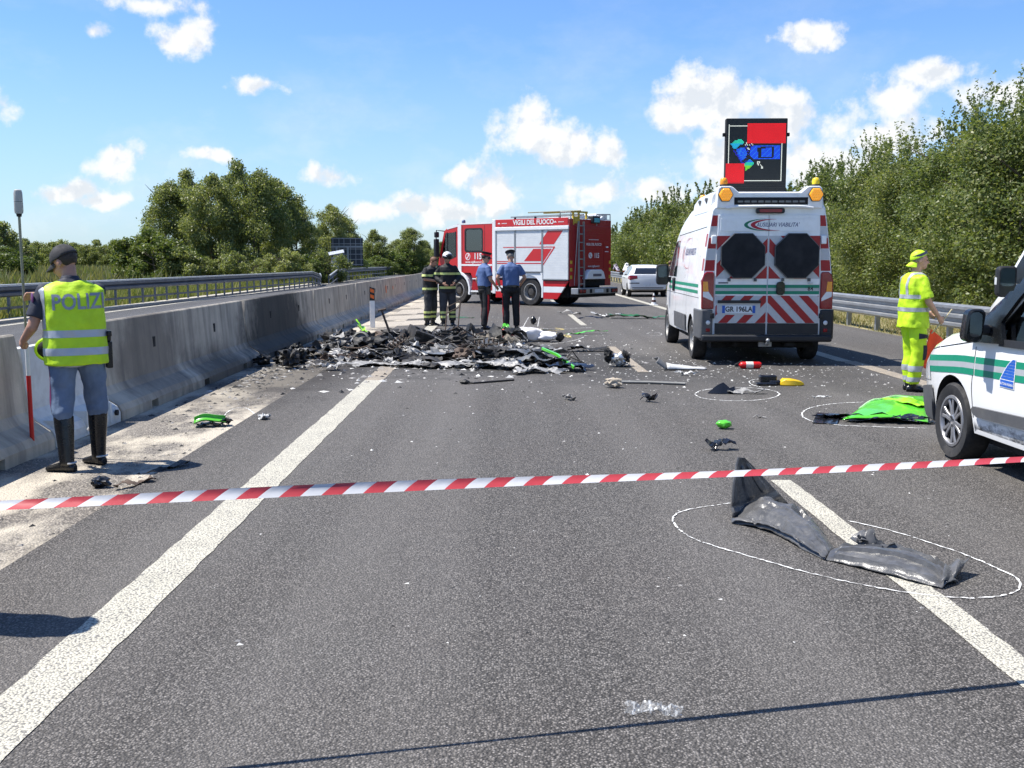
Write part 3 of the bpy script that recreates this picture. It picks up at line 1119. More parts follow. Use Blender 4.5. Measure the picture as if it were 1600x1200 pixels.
gl = 'big trees beyond the far carriageway'
left = [(268, 80, 8.0, 0, 'leafy tree at the left end of the big clump'), (300, 84, 9.2, 1, 'second tree of the big clump from its left end'),
        (338, 78, 8.4, 2, 'broad front tree in the left half of the big clump'), (372, 84, 10.0, 1, 'tallest tree in the middle of the big clump'),
        (410, 79, 8.8, 0, 'dark dense tree right of the tallest clump tree'), (436, 84, 8.5, 2, 'leafy tree at the right shoulder of the big clump'),
        (466, 88, 6.8, 0, 'lower tree where the big clump falls off'), (518, 93, 6.9, 2, 'separate round tree behind the road sign back'), (540, 98, 6.0, 0, 'leafy tree right behind the road sign back')]
for px, y, H, k, lab in left:
    cm, tm, h0 = TP[k]
    tree('leafy_tree', (place_px(px, y), y, -0.08), cm, tm, lab, 'tree', gl, s=H / h0 * rn.uniform(0.78, 0.88), sz=H / h0, rz=rn.uniform(0, 6.3))
for px, y, H, k in ((236, 73, 4.0, 0), (254, 71, 3.4, 0), (284, 71, 2.6, 1), (322, 72, 2.0, 1), (365, 73, 2.4, 1), (404, 72, 1.9, 1), (448, 74, 2.6, 1), (478, 77, 2.2, 0), (505, 79, 2.6, 1)):
    cm, tm, h0 = SP[k]
    tree('bush', (place_px(px, y), y, -0.08), cm, tm, 'leafy bush at the foot of the big tree clump', 'bush', 'bushes below the big tree clump', s=H / h0 * 1.1, sz=H / h0, rz=rn.uniform(0, 6.3))
for px, y, H, k, lab in ((586, 125, 5.6, 1, 'slim dark tree standing alone between sign and fire engine'), (641, 130, 6.0, 0, 'round tree left of the fire engine cab'), (622, 150, 5.0, 2, 'tree half hidden behind the round tree'), (690, 150, 4.6, 2, 'tree showing above the fire engine bonnet side'), (664, 170, 5.2, 1, 'far tree close to the fire engine cab')):
    cm, tm, h0 = TP[k]
    tree('leafy_tree', (place_px(px, y), y, -0.08), cm, tm, lab, 'tree', gl, s=H / h0 * 1.15, sz=H / h0, rz=rn.uniform(0, 6.3))
for px, y, H in ((566, 118, 2.0), (590, 122, 2.4), (612, 124, 2.9), (634, 128, 3.2), (655, 132, 2.6), (553, 104, 1.5), (578, 112, 1.5), (600, 118, 2.0)):
    cm, tm, h0 = SP[0]
    tree('bush', (place_px(px, y), y, -0.08), cm, tm, 'light green bush beyond the bent guardrail', 'bush', 'light bushes beyond the bent guardrail', s=H / h0 * 1.3, sz=H / h0, rz=rn.uniform(0, 6.3))
# far row on the left edge
FT = []
for k in range(2):
    cm = crown_mesh('crown', 420 + k, 7.0, 3.6, 46, 7000, 0.2, base=0.03, bump=0.3)
    cm.materials.append(MLEAFL)
    FT.append((cm, trunk_mesh(430 + k, 7.0, 3.6, 0.15, stems=2), 7.0))
for i, (px, y, H) in enumerate(((-40, 170, 8), (-14, 165, 7.6), (6, 150, 7.4), (22, 165, 5.6), (40, 200, 6.0), (60, 215, 5.8), (82, 205, 5.4), (98, 200, 5.9), (118, 205, 5.3), (138, 200, 4.9), (152, 205, 5.9), (166, 200, 4.9),
                                (182, 200, 5.7), (200, 200, 5.2), (216, 195, 5.3), (230, 190, 5.6), (128, 230, 5.2), (174, 230, 5.4), (208, 230, 5.4), (60, 240, 6))):
    cm, tm, h0 = FT[i % 2]
    tree('far_tree', (place_px(px, y), y, -0.08), cm, tm, 'far tree in the row across the field on the left', 'tree', 'far trees across the field', s=H / h0 * 0.9, sz=H / h0, rz=rn.uniform(0, 6.3))
for i, (px, y, H) in enumerate(((-6, 95, 3.2), (8, 90, 3.0), (20, 98, 2.6))):
    cm, tm, h0 = SP[0]
    tree('bush', (place_px(px, y), y, -0.08), cm, tm, 'pale green bush at the left picture edge behind the guardrail', 'bush', 'bushes at the left edge', s=H / h0 * 1.5, sz=H / h0, rz=rn.uniform(0, 6.3))
# distant row closing the view along the road
for i in range(46):
    px = 560 + i * 11
    y = 300 + (i * 37 % 60)
    cm, tm, h0 = FT[i % 2]
    x = place_px(px, y)
    if -11 < x < 11: y += 250; x = place_px(px, y)
    tree('distant_tree', (x, y, -0.08), cm, tm, 'distant tree closing the view down the road', 'tree', 'distant trees down the road', s=0.9 + 0.2 * math.sin(i), sz=0.85 + 0.15 * math.sin(i * 2.3), rz=i)

# ------------------------------------------------------------------ back of a road sign beyond the far carriageway
MSTEELG = M('sign_steel', (0.35, 0.36, 0.37), 0.5, metal=0.5)
MSIGNB = M('sign_back', (0.055, 0.06, 0.068), 0.6, metal=0.2, var=0.15)
ys_ = 90.0
xs_ = place_px(543, ys_)
sg = empty('road_sign', (xs_, ys_, 0), 0, 'back of a large road sign on posts beyond the far carriageway', 'road sign')
z0, z1 = 1.18, 3.6
MB().box(-1.36, 1.36, 0.0, 0.05, z0, z1).build('sign_panel', MSIGNB, sg, smooth=0)
for k in range(6):
    z = z0 + 0.12 + (z1 - z0 - 0.2) * k / 5
    MB().box(-1.36, 1.36, -0.045, -0.002, z - 0.025, z + 0.025).build('stiffener', MSTEELG, sg, smooth=0)
for x in (-1.2, -0.68, -0.25, 0.3, 0.75, 1.2):
    MB().box(x - 0.02, x + 0.02, -0.03, -0.004, z0 + 0.02, z1 - 0.02).build('rib', MSTEELG, sg, smooth=0)
MB().box(0.0, 0.16, -0.16, -0.05, -0.1, 2.9).build('post', MSTEELG, sg, smooth=0)
MB().box(-0.95, -0.8, -0.16, -0.05, -0.1, 2.9).build('post', MSTEELG, sg, smooth=0)
MB().box(-1.36, 1.36, -0.12, -0.046, 2.75, 2.9).build('beam', MSTEELG, sg, smooth=0)
ca = empty('roadside_cabinet', (place_px(524, 84), 84, 0), 0.2, 'grey cabinet with a tilted small panel on top before the sign', 'cabinet')
MB().box(-0.3, 0.3, -0.25, 0.25, -0.1, 1.9).build('cabinet_body', M('pale_grey_paint', (0.45, 0.47, 0.48), 0.5), ca, smooth=0, bevel=0.02)
MB().bar((0.0, 0, 1.9), (0.0, 0, 2.25), 0.06, 0.06).build('mast', MSTEELG, ca)
mb = MB()
mb.box(-0.62, 0.62, -0.35, 0.35, -0.02, 0.02).xform(Matrix.Translation((0.1, -.05, 2.28)) @ Euler((0.35, -0.18, 0)).to_matrix().to_4x4())
mb.build('solar_panel', M('panel_grey', (0.5, 0.52, 0.55), 0.25, metal=0.2), ca, smooth=0)
# ================================================================== people
MSKIN = M('skin', (0.46, 0.26, 0.18), 0.5, var=0.1, scale=14, bump=0.05)
MSKIN2 = M('skin_tanned', (0.40, 0.21, 0.14), 0.5, var=0.1, scale=14, bump=0.05)
MHAIR = M('dark_hair', (0.03, 0.022, 0.018), 0.6, var=0.3, scale=60, bump=0.5, bscale=160)
MHAIRB = M('brown_hair', (0.13, 0.06, 0.03), 0.6, var=0.3, scale=60, bump=0.5, bscale=160)
MHAIRG = M('grey_hair', (0.2, 0.18, 0.16), 0.7, var=0.3, scale=60, bump=0.5, bscale=160)
MEYE = M('eye_dark', (0.02, 0.015, 0.012), 0.2)
MVIS = M('hi_vis_fabric', (0.48, 0.72, 0.015), 0.6, var=0.1, scale=9, bump=0.6, bscale=16)
MREF = M('reflective_band', (0.42, 0.44, 0.47), 0.4, metal=0.25, var=0.08, bump=0.1)
MREFY = M('reflective_lime', (0.62, 0.68, 0.22), 0.5, var=0.1)
MNAVY = M('navy_cloth', (0.022, 0.026, 0.042), 0.8, var=0.2, bump=0.25, bscale=40)
MBLUEP = M('blue_grey_trousers', (0.115, 0.165, 0.255), 0.8, var=0.22, scale=7, bump=0.6, bscale=18)
MPURP = M('purple_piping', (0.14, 0.02, 0.10), 0.7)
MBOOT = M('black_leather', (0.012, 0.012, 0.013), 0.25, var=0.3, scale=12, bump=0.1)
MBLK = M('black_cloth', (0.010, 0.010, 0.012), 0.8, var=0.3, scale=10, bump=0.3, bscale=40)
MFIRE = M('fire_jacket', (0.017, 0.017, 0.019), 0.75, var=0.35, scale=7, bump=0.35, bscale=26)
MFIRET = M('fire_trousers', (0.045, 0.045, 0.048), 0.8, var=0.35, scale=6, bump=0.35, bscale=26)
MSHIRTB = M('light_blue_shirt', (0.075, 0.125, 0.27), 0.75, var=0.1, scale=6, bump=0.3, bscale=30)
MREDST = M('red_stripe', (0.55, 0.012, 0.02), 0.6)
MWHITE = M('white_plastic', (0.78, 0.78, 0.76), 0.4, var=0.05)
MCAPG = M('charcoal_cap', (0.035, 0.034, 0.036), 0.85, var=0.2, bump=0.2, bscale=80)
MWHITEC = M('white_cloth', (0.72, 0.70, 0.70), 0.8, var=0.08, scale=6, bump=0.3, bscale=25)
MLIL = M('lilac_cloth', (0.42, 0.38, 0.5), 0.8, var=0.1)
MJEANS = M('rust_trousers', (0.30, 0.08, 0.03), 0.8, var=0.2)


def sculpt(mb, name, voxel, smooth=4, folds=0.0, fscale=9.0, seed=0):
    """one continuous skin around everything in mb"""
    me = mb.mesh(name, 0)
    me = eval_mesh(me, [('REMESH', dict(mode='VOXEL', voxel_size=voxel, use_smooth_shade=True)), ('SMOOTH', dict(factor=0.5, iterations=smooth))])
    if folds:
        n = len(me.vertices)
        off = Vector((seed * 3.1, seed * 1.7, seed))
        co = np.empty(n * 3, np.float32)
        no = np.empty(n * 3, np.float32)
        me.vertices.foreach_get('co', co)
        me.vertex_normals.foreach_get('vector', no)
        co, no = co.reshape(-1, 3), no.reshape(-1, 3)
        ks = np.empty(n, np.float32)
        for i in range(n):
            p = Vector(co[i]) * fscale + off
            p.z *= 0.75
            ks[i] = noise.noise(p) + 0.5 * noise.noise(p * 2.3)
        co = co + no * (folds * ks)[:, None]
        me.vertices.foreach_set('co', co.reshape(-1).astype(np.float32))
        me.update()
    for p in me.polygons: p.use_smooth = True
    me.name = name
    return me


def cut_band(me, name, cuts, off, mat, parent, pred=None, smooth=True):
    """strip of a garment between planes; cuts: list of (point, normal) keeping what lies on the normal's side"""
    bm = bmesh.new()
    bm.from_mesh(me)
    if pred:
        dead = [f for f in bm.faces if not pred(f.calc_center_median())]
        bmesh.ops.delete(bm, geom=dead, context='FACES')
    for co, no in cuts:
        bmesh.ops.bisect_plane(bm, geom=bm.verts[:] + bm.edges[:] + bm.faces[:], plane_co=co, plane_no=no, clear_inner=True, dist=1e-6)
    if not bm.faces:
        bm.free()
        return None
    bm.normal_update()
    bmesh.ops.delete(bm, geom=[v for v in bm.verts if not v.link_faces], context='VERTS')
    nr = {v: v.normal.copy() for v in bm.verts}
    for v, q in nr.items(): v.co += q * off
    m2 = bpy.data.meshes.new(name)
    bm.to_mesh(m2)
    bm.free()
    m2.materials.clear()
    m2.materials.append(mat)
    for p in m2.polygons:
        p.use_smooth = True
        p.material_index = 0
    return obj(name, m2, parent)


def Rz(a): return Matrix.Rotation(a, 3, 'Z')


class Figure:
    """standing adult facing +Y, right hand on +X"""
    def __init__(s, H=1.76, **J):
        k = H / 1.76
        s.k = k
        d = dict(pelvis=(0, 0, 0.95), neck=(0, 0.0, 1.475), head=(0, 0.035, 1.635),
                 hipL=(-0.095, 0, 0.92), hipR=(0.095, 0, 0.92), kneeL=(-0.115, 0.03, 0.50), kneeR=(0.115, 0.03, 0.50),
                 ankL=(-0.125, -0.01, 0.09), ankR=(0.125, -0.01, 0.09),
                 shL=(-0.185, 0.0, 1.40), shR=(0.185, 0.0, 1.40),
                 elL=(-0.26, -0.02, 1.14), elR=(0.26, -0.02, 1.14), wrL=(-0.25, 0.10, 0.90), wrR=(0.25, 0.10, 0.90),
                 toeL=(-0.05, 1.0), toeR=(0.05, 1.0), hyaw=0.0, hpitch=0.0, handL=None, handR=None, curl=0.5, fat=1.0, headr=1.0)
        d.update(J)
        s.J = {}
        for n, v in d.items():
            s.J[n] = Vector(v) * k if isinstance(v, tuple) and len(v) == 3 and n not in ('handL', 'handR') else v
        s.fat = d['fat']

    def spine(s, z):
        """sideways drift of the trunk between pelvis and neck"""
        a, b = s.J['pelvis'], s.J['neck']
        t = max(-0.3, min(1.1, (z - a.z) / (b.z - a.z)))
        return Vector((a.x + (b.x - a.x) * t, a.y + (b.y - a.y) * (t if t < 0 else t ** 1.3), 0))

    def torso(s, mb, rings, n=20):
        k = s.k
        rows = []
        for z, rx, ry, dy in rings:
            c = s.spine(z * k)
            rows.append([Vector((c.x + rx * k * s.fat * math.copysign(abs(math.cos(t)) ** 0.8, math.cos(t)),
                                 c.y + dy * k + ry * k * s.fat * math.copysign(abs(math.sin(t)) ** 0.8, math.sin(t)), z * k))
                         for t in [2 * PI * i / n for i in range(n)]])
        mb.loft(rows)

    def limb(s, mb, a, b, ra, rb, n=12):
        mb.capsule(s.J[a] if isinstance(a, str) else a, s.J[b] if isinstance(b, str) else b, ra * s.k, rb * s.k, n)

    def headmat(s):
        return Rz(s.J['hyaw']) @ Matrix.Rotation(s.J['hpitch'], 3, 'X')

    def hand(s, mb, side):
        J, k = s.J, s.k
        w, e = J['wr' + side], J['el' + side]
        d = Vector(J['hand' + side]).normalized() if J['hand' + side] else (w - e).normalized()
        sg = -1 if side == 'L' else 1
        inw = Vector((-sg, 0, 0))
        palm_n = (inw - d * inw.dot(d))
        palm_n = palm_n.normalized() if palm_n.length > 0.1 else Vector((0, 0, -1))
        wd = d.cross(palm_n).normalized()                # across the palm
        if wd.y < 0: wd = -wd                            # thumb side forward
        c = w + d * 0.05 * k
        rot = Matrix((wd, d, palm_n)).transposed()
        mb.ell(c, (0.040 * k, 0.052 * k, 0.017 * k), rot, 12)
        cu = J['curl']
        for i, (o, L) in enumerate(((0.027, 0.068), (0.009, 0.078), (-0.009, 0.072), (-0.026, 0.056))):
            p0 = w + d * 0.088 * k + wd * o * k
            p1 = p0 + (d * math.cos(cu * 0.7) + palm_n * math.sin(cu * 0.7)) * L * 0.45 * k
            p2 = p1 + (d * math.cos(cu * 1.7) + palm_n * math.sin(cu * 1.7)) * L * 0.55 * k
            mb.capsule(p0 - d * 0.015 * k, p1, 0.0098 * k, 0.009 * k, 7)
            mb.capsule(p1, p2, 0.009 * k, 0.0078 * k, 7)
        t0 = w + d * 0.03 * k + wd * 0.03 * k
        t1 = t0 + (d * 0.6 + wd * 0.75 + palm_n * 0.25).normalized() * 0.035 * k
        t2 = t1 + (d * 0.9 + wd * 0.25 + palm_n * 0.35).normalized() * 0.032 * k
        mb.capsule(t0, t1, 0.013 * k, 0.0105 * k, 7)
        mb.capsule(t1, t2, 0.0105 * k, 0.009 * k, 7)

    def body(s, root, mat, voxel=0.009):
        J, k = s.J, s.k
        mb = MB()
        s.torso(mb, [(0.84, 0.10, 0.09, 0), (0.90, 0.155, 0.105, 0), (0.98, 0.155, 0.105, 0), (1.08, 0.14, 0.095, 0.0), (1.22, 0.155, 0.11, 0.0),
                     (1.34, 0.165, 0.112, 0), (1.42, 0.15, 0.09, 0), (1.47, 0.08, 0.065, 0)])
        nk = J['neck']
        hm = s.headmat()
        h = J['head']
        mb.capsule(nk - Vector((0, 0, 0.03 * k)), h + hm @ Vector((0, -0.02, -0.05)) * k, 0.058 * k, 0.054 * k, 12)
        q = k * J['headr']
        mb.ell(h + hm @ Vector((0, -0.012, 0.03)) * q, (0.076 * q, 0.096 * q, 0.088 * q), hm, 18)      # skull
        mb.ell(h + hm @ Vector((0, 0.022, -0.035)) * q, (0.060 * q, 0.070 * q, 0.072 * q), hm, 14)     # face
        mb.ell(h + hm @ Vector((0, 0.052, -0.085)) * q, (0.036 * q, 0.034 * q, 0.026 * q), hm, 10)     # chin
        mb.capsule(h + hm @ Vector((0, 0.084, 0.012)) * q, h + hm @ Vector((0, 0.106, -0.026)) * q, 0.0095 * q, 0.0155 * q, 8)   # nose
        mb.capsule(h + hm @ Vector((-0.036, 0.078, 0.024)) * q, h + hm @ Vector((0.036, 0.078, 0.024)) * q, 0.013 * q, 0.013 * q, 8)   # brow
        mb.capsule(h + hm @ Vector((-0.02, 0.083, -0.06)) * q, h + hm @ Vector((0.02, 0.083, -0.06)) * q, 0.0095 * q, 0.0095 * q, 8)   # lips
        for sx in (-1, 1):
            mb.ell(h + hm @ Vector((sx * 0.077, -0.012, -0.012)) * q, (0.010 * q, 0.021 * q, 0.033 * q), hm, 10)     # ears
        for sd in 'LR':
            s.limb(mb, 'sh' + sd, 'el' + sd, 0.052, 0.041)
            s.limb(mb, 'el' + sd, 'wr' + sd, 0.042, 0.027)
            s.hand(mb, sd)
            s.limb(mb, 'hip' + sd, 'knee' + sd, 0.083, 0.055)
            s.limb(mb, 'knee' + sd, 'ank' + sd, 0.055, 0.038)
            t = Vector((*J['toe' + sd], 0)).normalized()
            a = J['ank' + sd]
            mb.capsule(a - t * 0.03 * k - Vector((0, 0, 0.045 * k)), a + t * 0.15 * k - Vector((0, 0, 0.062 * k)), 0.035 * k, 0.022 * k)
        me = sculpt(mb, 'body', voxel, 3)
        me.materials.append(mat)
        o = obj('body', me, root)
        eb = MB()
        for sx in (-1, 1):
            eb.ell(h + hm @ Vector((sx * 0.031, 0.0815, 0.002)) * q, (0.011 * q, 0.008 * q, 0.006 * q), hm, 8)
        eb.build('eyes', MEYE, root)
        return o

    def hair(s, root, mat, low=-0.05, front=0.045, name='hair', grow=1.06):
        J, k = s.J, s.k
        q = k * J['headr']
        h, hm = J['head'], s.headmat()
        mb = MB()
        mb.ell(Vector((0, -0.012, 0.03)) * q, (0.076 * q * grow, 0.096 * q * grow, 0.088 * q * grow), None, 22)
        bm = mb.bm
        for v in bm.verts:
            k2 = noise.noise(v.co * 60)
            v.co += v.co.normalized() * 0.003 * k2
        bmesh.ops.bisect_plane(bm, geom=bm.verts[:] + bm.edges[:] + bm.faces[:], plane_co=Vector((0, front, 0.05)) * q, plane_no=Vector((0, 0.92, -0.62)), clear_outer=True)
        bmesh.ops.bisect_plane(bm, geom=bm.verts[:] + bm.edges[:] + bm.faces[:], plane_co=Vector((0, 0, low)) * q, plane_no=Vector((0, -0.25, -1)), clear_outer=True)
        mb.xform(Matrix.Translation(h) @ hm.to_4x4())
        return mb.build(name, mat, root, smooth=180)

    def dome(s, root, name, mat, rx=0.083, ry=0.104, rz=0.1, cut=0.03, dz=0.025, flat=None, tilt=0.0):
        q = s.k * s.J['headr']
        mb = MB()
        mb.ell(Vector((0, -0.012, dz)) * q, (rx * q, ry * q, rz * q), None, 24)
        bm = mb.bm
        bmesh.ops.bisect_plane(bm, geom=bm.verts[:] + bm.edges[:] + bm.faces[:], plane_co=Vector((0, 0, cut)) * q, plane_no=Vector((0, math.sin(tilt), -math.cos(tilt))), clear_outer=True)
        mb.xform(Matrix.Translation(s.J['head']) @ s.headmat().to_4x4())
        o = mb.build(name, mat, root, smooth=180)
        md = o.modifiers.new('t', 'SOLIDIFY')
        md.thickness = 0.004
        return o

    def visor(s, root, mat, y0=0.07, y1=0.17, z=0.032, w=0.066, drop=0.02, back=False, name='cap_visor'):
        q = s.k * s.J['headr']
        sg = -1 if back else 1
        mb = MB()
        rows = []
        for t in np.linspace(-1, 1, 11):
            x = w * t
            yi = y0 - 0.045 * t * t
            yo = yi + (y1 - y0) * (1 - t ** 4)
            dz = -0.016 * t * t
            rows.append([Vector((x, sg * yi, z + dz)) * q, Vector((x, sg * (yi + yo) / 2, z + dz - drop * 0.4)) * q, Vector((x, sg * yo, z + dz - drop)) * q,
                         Vector((x, sg * yo, z + dz - drop - 0.005)) * q, Vector((x, sg * yi, z + dz - 0.006)) * q])
        mb.loft(rows)
        mb.xform(Matrix.Translation(s.J['head']) @ s.headmat().to_4x4())
        return mb.build(name, mat, root, smooth=40)

    def trousers(s, root, mat, name='trousers', loose=0.018, ank=0.10, voxel=0.011, top=1.0, folds=0.006, knee=None, seed=1, cuff=0.06):
        J, k = s.J, s.k
        mb = MB()
        s.torso(mb, [(0.84, 0.13, 0.115, -0.005), (0.90, 0.178, 0.13, -0.008), (0.97, 0.172, 0.124, 0), (top, 0.16, 0.113, 0)])
        for sd in 'LR':
            s.limb(mb, 'hip' + sd, 'knee' + sd, 0.085 + loose, 0.060 + loose)
            a, b = J['knee' + sd], J['ank' + sd]
            e = a + (b - a) * (1 - max(0, (ank - 0.09)) / (a.z / k - 0.09))
            mb.tube([a, a * 0.5 + e * 0.5 + Vector((0, -0.012, 0)), e], [(0.060 + loose) * k, (0.056 + loose) * k, cuff * k], 14)
        me = sculpt(mb, name, voxel, 3, folds, 8, seed)
        me.materials.append(mat)
        return obj(name, me, root)

    def top(s, root, mat, name='shirt', hem=0.90, loose=0.02, sleeve=0.62, voxel=0.011, folds=0.005, boxy=0.0, collar=True, seed=2, sl_r=0.062, long=False, hemr=(0.172, 0.13)):
        J, k = s.J, s.k
        mb = MB()
        L = loose
        s.torso(mb, [(hem, hemr[0] + L * 0.6, hemr[1] + L * 0.4, 0), (1.0, 0.165 + L, 0.115 + L, 0.0), (1.10, 0.150 + L + boxy, 0.105 + L + boxy * .7, 0), (1.22, 0.162 + L, 0.116 + L, 0),
                     (1.34, 0.172 + L, 0.118 + L, 0), (1.42, 0.160 + L, 0.10 + L, 0), (1.465, 0.105 + L * 0.6, 0.078 + L * .5, 0), (1.49, 0.066, 0.062, 0.0)])
        if collar:
            nk = s.spine(1.5 * k)
            mb.lathe([(0.066 * k, 1.47 * k), (0.064 * k, 1.515 * k), (0.02 * k, 1.518 * k), (0.02 * k, 1.47 * k)], 16, Matrix.Translation((nk.x, nk.y + 0.004, 0)))
        if sleeve > 0:
            for sd in 'LR':
                a, b = J['sh' + sd], J['el' + sd]
                if long:
                    s.limb(mb, a, b, sl_r - 0.006, sl_r - 0.004)
                    w = J['wr' + sd]
                    mb.tube([b, b + (w - b) * 0.5, b + (w - b) * 0.96], [(sl_r - 0.004) * k, (sl_r - 0.012) * k, 0.042 * k], 12)
                    mb.ell(b, ((sl_r - 0.004) * k,) * 3, None, 10)
                else:
                    e = a + (b - a) * sleeve
                    mb.ell(a, (0.062 * k,) * 3, None, 12)
                    mb.tube([a - (b - a) * 0.05, a + (b - a) * 0.3, e], [0.06 * k, (sl_r * 0.5 + 0.034) * k, sl_r * k], 14)
        me = sculpt(mb, name, voxel, 2, folds, 9, seed)
        me.materials.append(mat)
        return obj(name, me, root)

    def shoe(s, root, mat, name='shoe', h=0.10, r=0.046, voxel=0.008, sole=True, shaft=None):
        J, k = s.J, s.k
        for sd in 'LR':
            a = J['ank' + sd]
            t = Vector((*J['toe' + sd], 0)).normalized()
            u = Vector((-t.y, t.x, 0))
            mb = MB()
            g = Vector((a.x, a.y, 0))
            heel, toe = g - t * 0.075 * k, g + t * 0.185 * k
            rows = []
            for f, w, z in ((0.0, 0.026, 0.07), (0.12, 0.038, 0.085), (0.35, 0.041, 0.092), (0.55, 0.046, 0.075), (0.78, 0.05, 0.055), (0.93, 0.041, 0.045), (1.0, 0.022, 0.035)):
                c = heel.lerp(toe, f)
                rows.append([c + u * w * k * math.cos(q) * (1 if math.sin(q) < 0.2 else 0.92) + Vector((0, 0, z * k * 0.5 + z * k * 0.5 * math.sin(q))) for q in [2 * PI * i / 14 for i in range(14)]])
            mb.loft(rows)
            if shaft:       # tall boot
                kn = J['knee' + sd]
                e = a + (kn - a) * shaft
                mb.tube([a + Vector((0, 0, -0.03)), a + (kn - a) * 0.25, a + (kn - a) * 0.65, e], [0.054 * k, 0.061 * k, 0.073 * k, 0.075 * k], 16)
            else:
                mb.tube([a + Vector((0, 0, -0.04)), a + Vector((0, 0, (h - 0.09 + 0.02) * k))], [r * k, r * 1.02 * k], 14)
            me = sculpt(mb, name, voxel, 2)
            me.materials.append(mat)
            o = obj(name, me, root)
        return o

    def belt(s, root, mat, z=0.985, r=(0.178, 0.13), hgt=0.045, name='belt'):
        mb = MB()
        s.torso(mb, [(z - hgt / 2, r[0], r[1], 0), (z + hgt / 2, r[0], r[1], 0)], 28)
        return mb.build(name, mat, root, smooth=50)


# ---------------------------------------------------------------- policeman with the survey pole
def facing(px_dir):
    return math.atan2(-px_dir[0], px_dir[1])


pol_yaw = R_(31)
pol = empty('person', (-3.30, 8.02, -0.014), pol_yaw, 'policeman in yellow vest, cap and tall boots seen from behind by the barrier', 'person')
f = Figure(1.745, ankL=(-0.12, -0.10, 0.09), ankR=(0.145, 0.09, 0.09), kneeL=(-0.12, -0.02, 0.50), kneeR=(0.155, 0.10, 0.50), hipL=(-0.095, 0, .92), hipR=(0.095, 0.01, .92),
           toeL=(-0.75, 0.75), toeR=(-0.45, 0.9), neck=(-0.01, 0.045, 1.475), head=(-0.035, 0.125, 1.615), hyaw=0.72, hpitch=-0.42,
           shL=(-0.20, 0.045, 1.395), shR=(0.19, 0.06, 1.395), elL=(-0.30, 0.03, 1.125), wrL=(-0.34, 0.27, 1.01), elR=(0.12, 0.36, 1.20), wrR=(-0.17, 0.48, 1.34), curl=0.95,
           handR=(-1, 0.4, 0.1), headr=1.07, fat=1.04)
f.body(pol, MSKIN2, 0.008)
f.hair(pol, MHAIR, low=-0.055, front=0.02, grow=1.045)
f.dome(pol, 'cap', MCAPG, rx=0.087, ry=0.109, rz=0.105, cut=0.022, dz=0.028, tilt=-0.12)
f.visor(pol, MCAPG, y0=0.08, y1=0.165, z=0.035, drop=0.035)
sh = f.top(pol, MNAVY, 'shirt', hem=0.93, loose=0.012, sleeve=0.74, sl_r=0.073, voxel=0.01)
tr = f.trousers(pol, MBLUEP, loose=0.026, ank=0.40, voxel=0.01, folds=0.012, cuff=0.068)
# vest: boxy, arm openings, short collar
mb = MB()
f.torso(mb, [(0.83, 0.228, 0.172, 0), (0.95, 0.225, 0.168, 0), (1.10, 0.216, 0.158, 0), (1.25, 0.217, 0.158, 0), (1.34, 0.226, 0.154, 0.0), (1.405, 0.232, 0.125, 0), (1.445, 0.185, 0.108, 0), (1.475, 0.10, 0.09, 0)], 28)
vest = sculpt(mb, 'vest', 0.010, 2, 0.011, 8, 5)
vest.materials.append(MVIS)
obj('vest', vest, pol)
kf = f.k
cut_band(vest, 'reflective_band', [((0, 0, 1.042 * kf), (0, 0.03, 1)), ((0, 0, 1.098 * kf), (0, -0.03, -1))], 0.0025, MREF, pol)
cut_band(vest, 'reflective_band', [((0, 0, 0.905 * kf), (0, 0.03, 1)), ((0, 0, 0.962 * kf), (0, -0.03, -1))], 0.0025, MREF, pol)
cut_band(vest, 'piping', [((0, 0, 0.815), (0, 0, 1)), ((0, 0, 0.832 * kf), (0, 0, -1))], 0.003, MREF, pol)
cut_band(vest, 'piping', [((-0.214 * kf, 0.045, 1.2), (-1, 0, 0)), ((0, 0, 1.1), (0, 0, 1))], 0.003, MREF, pol)
bv = bvh_of(vest)
letters('lettering', 'POLIZIA', 0.165, lambda u, v: Vector((u + 0.065, -0.6, 1.315 * kf + v + 0.03 * u)), M('vest_letters', (0.25, 0.27, 0.31), 0.4, metal=0.2), pol, bold=0.02, sx=0.80, bvh=bv, d=(0, 1, 0), off=0.004, step=0.02)
# trouser piping and boots
for pr in ((-1),):
    cut_band(tr.data, 'piping', [((0, -0.028, 0), (0, 1, 0)), ((0, 0.032, 0), (0, -1, 0)), ((-0.135, 0, 0), (-1, 0, 0)), ((0, 0, 0.42), (0, 0, 1)), ((0, 0, .9), (0, 0, -1))], 0.002, MPURP, pol)
f.shoe(pol, MBOOT, 'boot', shaft=0.83)
for sd in 'LR':
    a = f.J['ank' + sd]
    t = Vector((*f.J['toe' + sd], 0)).normalized()
    mb = MB()
    pts = [Vector((a.x, a.y, 0.075)) + (Matrix.Rotation(q, 3, 'Z') @ -t) * 0.064 for q in np.linspace(-0.9, 0.9, 7)]
    mb.tube(pts, 0.0075, 6)
    mb.build('boot_trim', M('silver_trim', (0.55, 0.55, 0.55), 0.35, metal=0.3), pol)
f.belt(pol, MBLK, z=0.985, r=(0.176, 0.135))
mb = MB()
mb.box(0.215, 0.262, -0.04, 0.03, 0.78, 0.99).box(0.222, 0.255, -0.035, 0.0, 0.99, 1.06).box(0.222, 0.255, -0.075, -0.02, 1.03, 1.075)
mb.build('holster', MBOOT, pol, bevel=0.008)
mb = MB()
mb.ell((-0.16, 0.255, 0.93), (0.10, 0.07, 0.085), None, 16)
me = mb.mesh('helmet_bag', 180)
me.materials.append(MBLK)
obj('pouch', me, pol)
mb = MB()
mb.tube([Vector((-0.16 + 0.104 * math.cos(t), 0.20 - 0.0 * t, 0.93 + 0.088 * math.sin(t))) for t in np.linspace(1.4, 4.9, 12)], 0.012, 6)
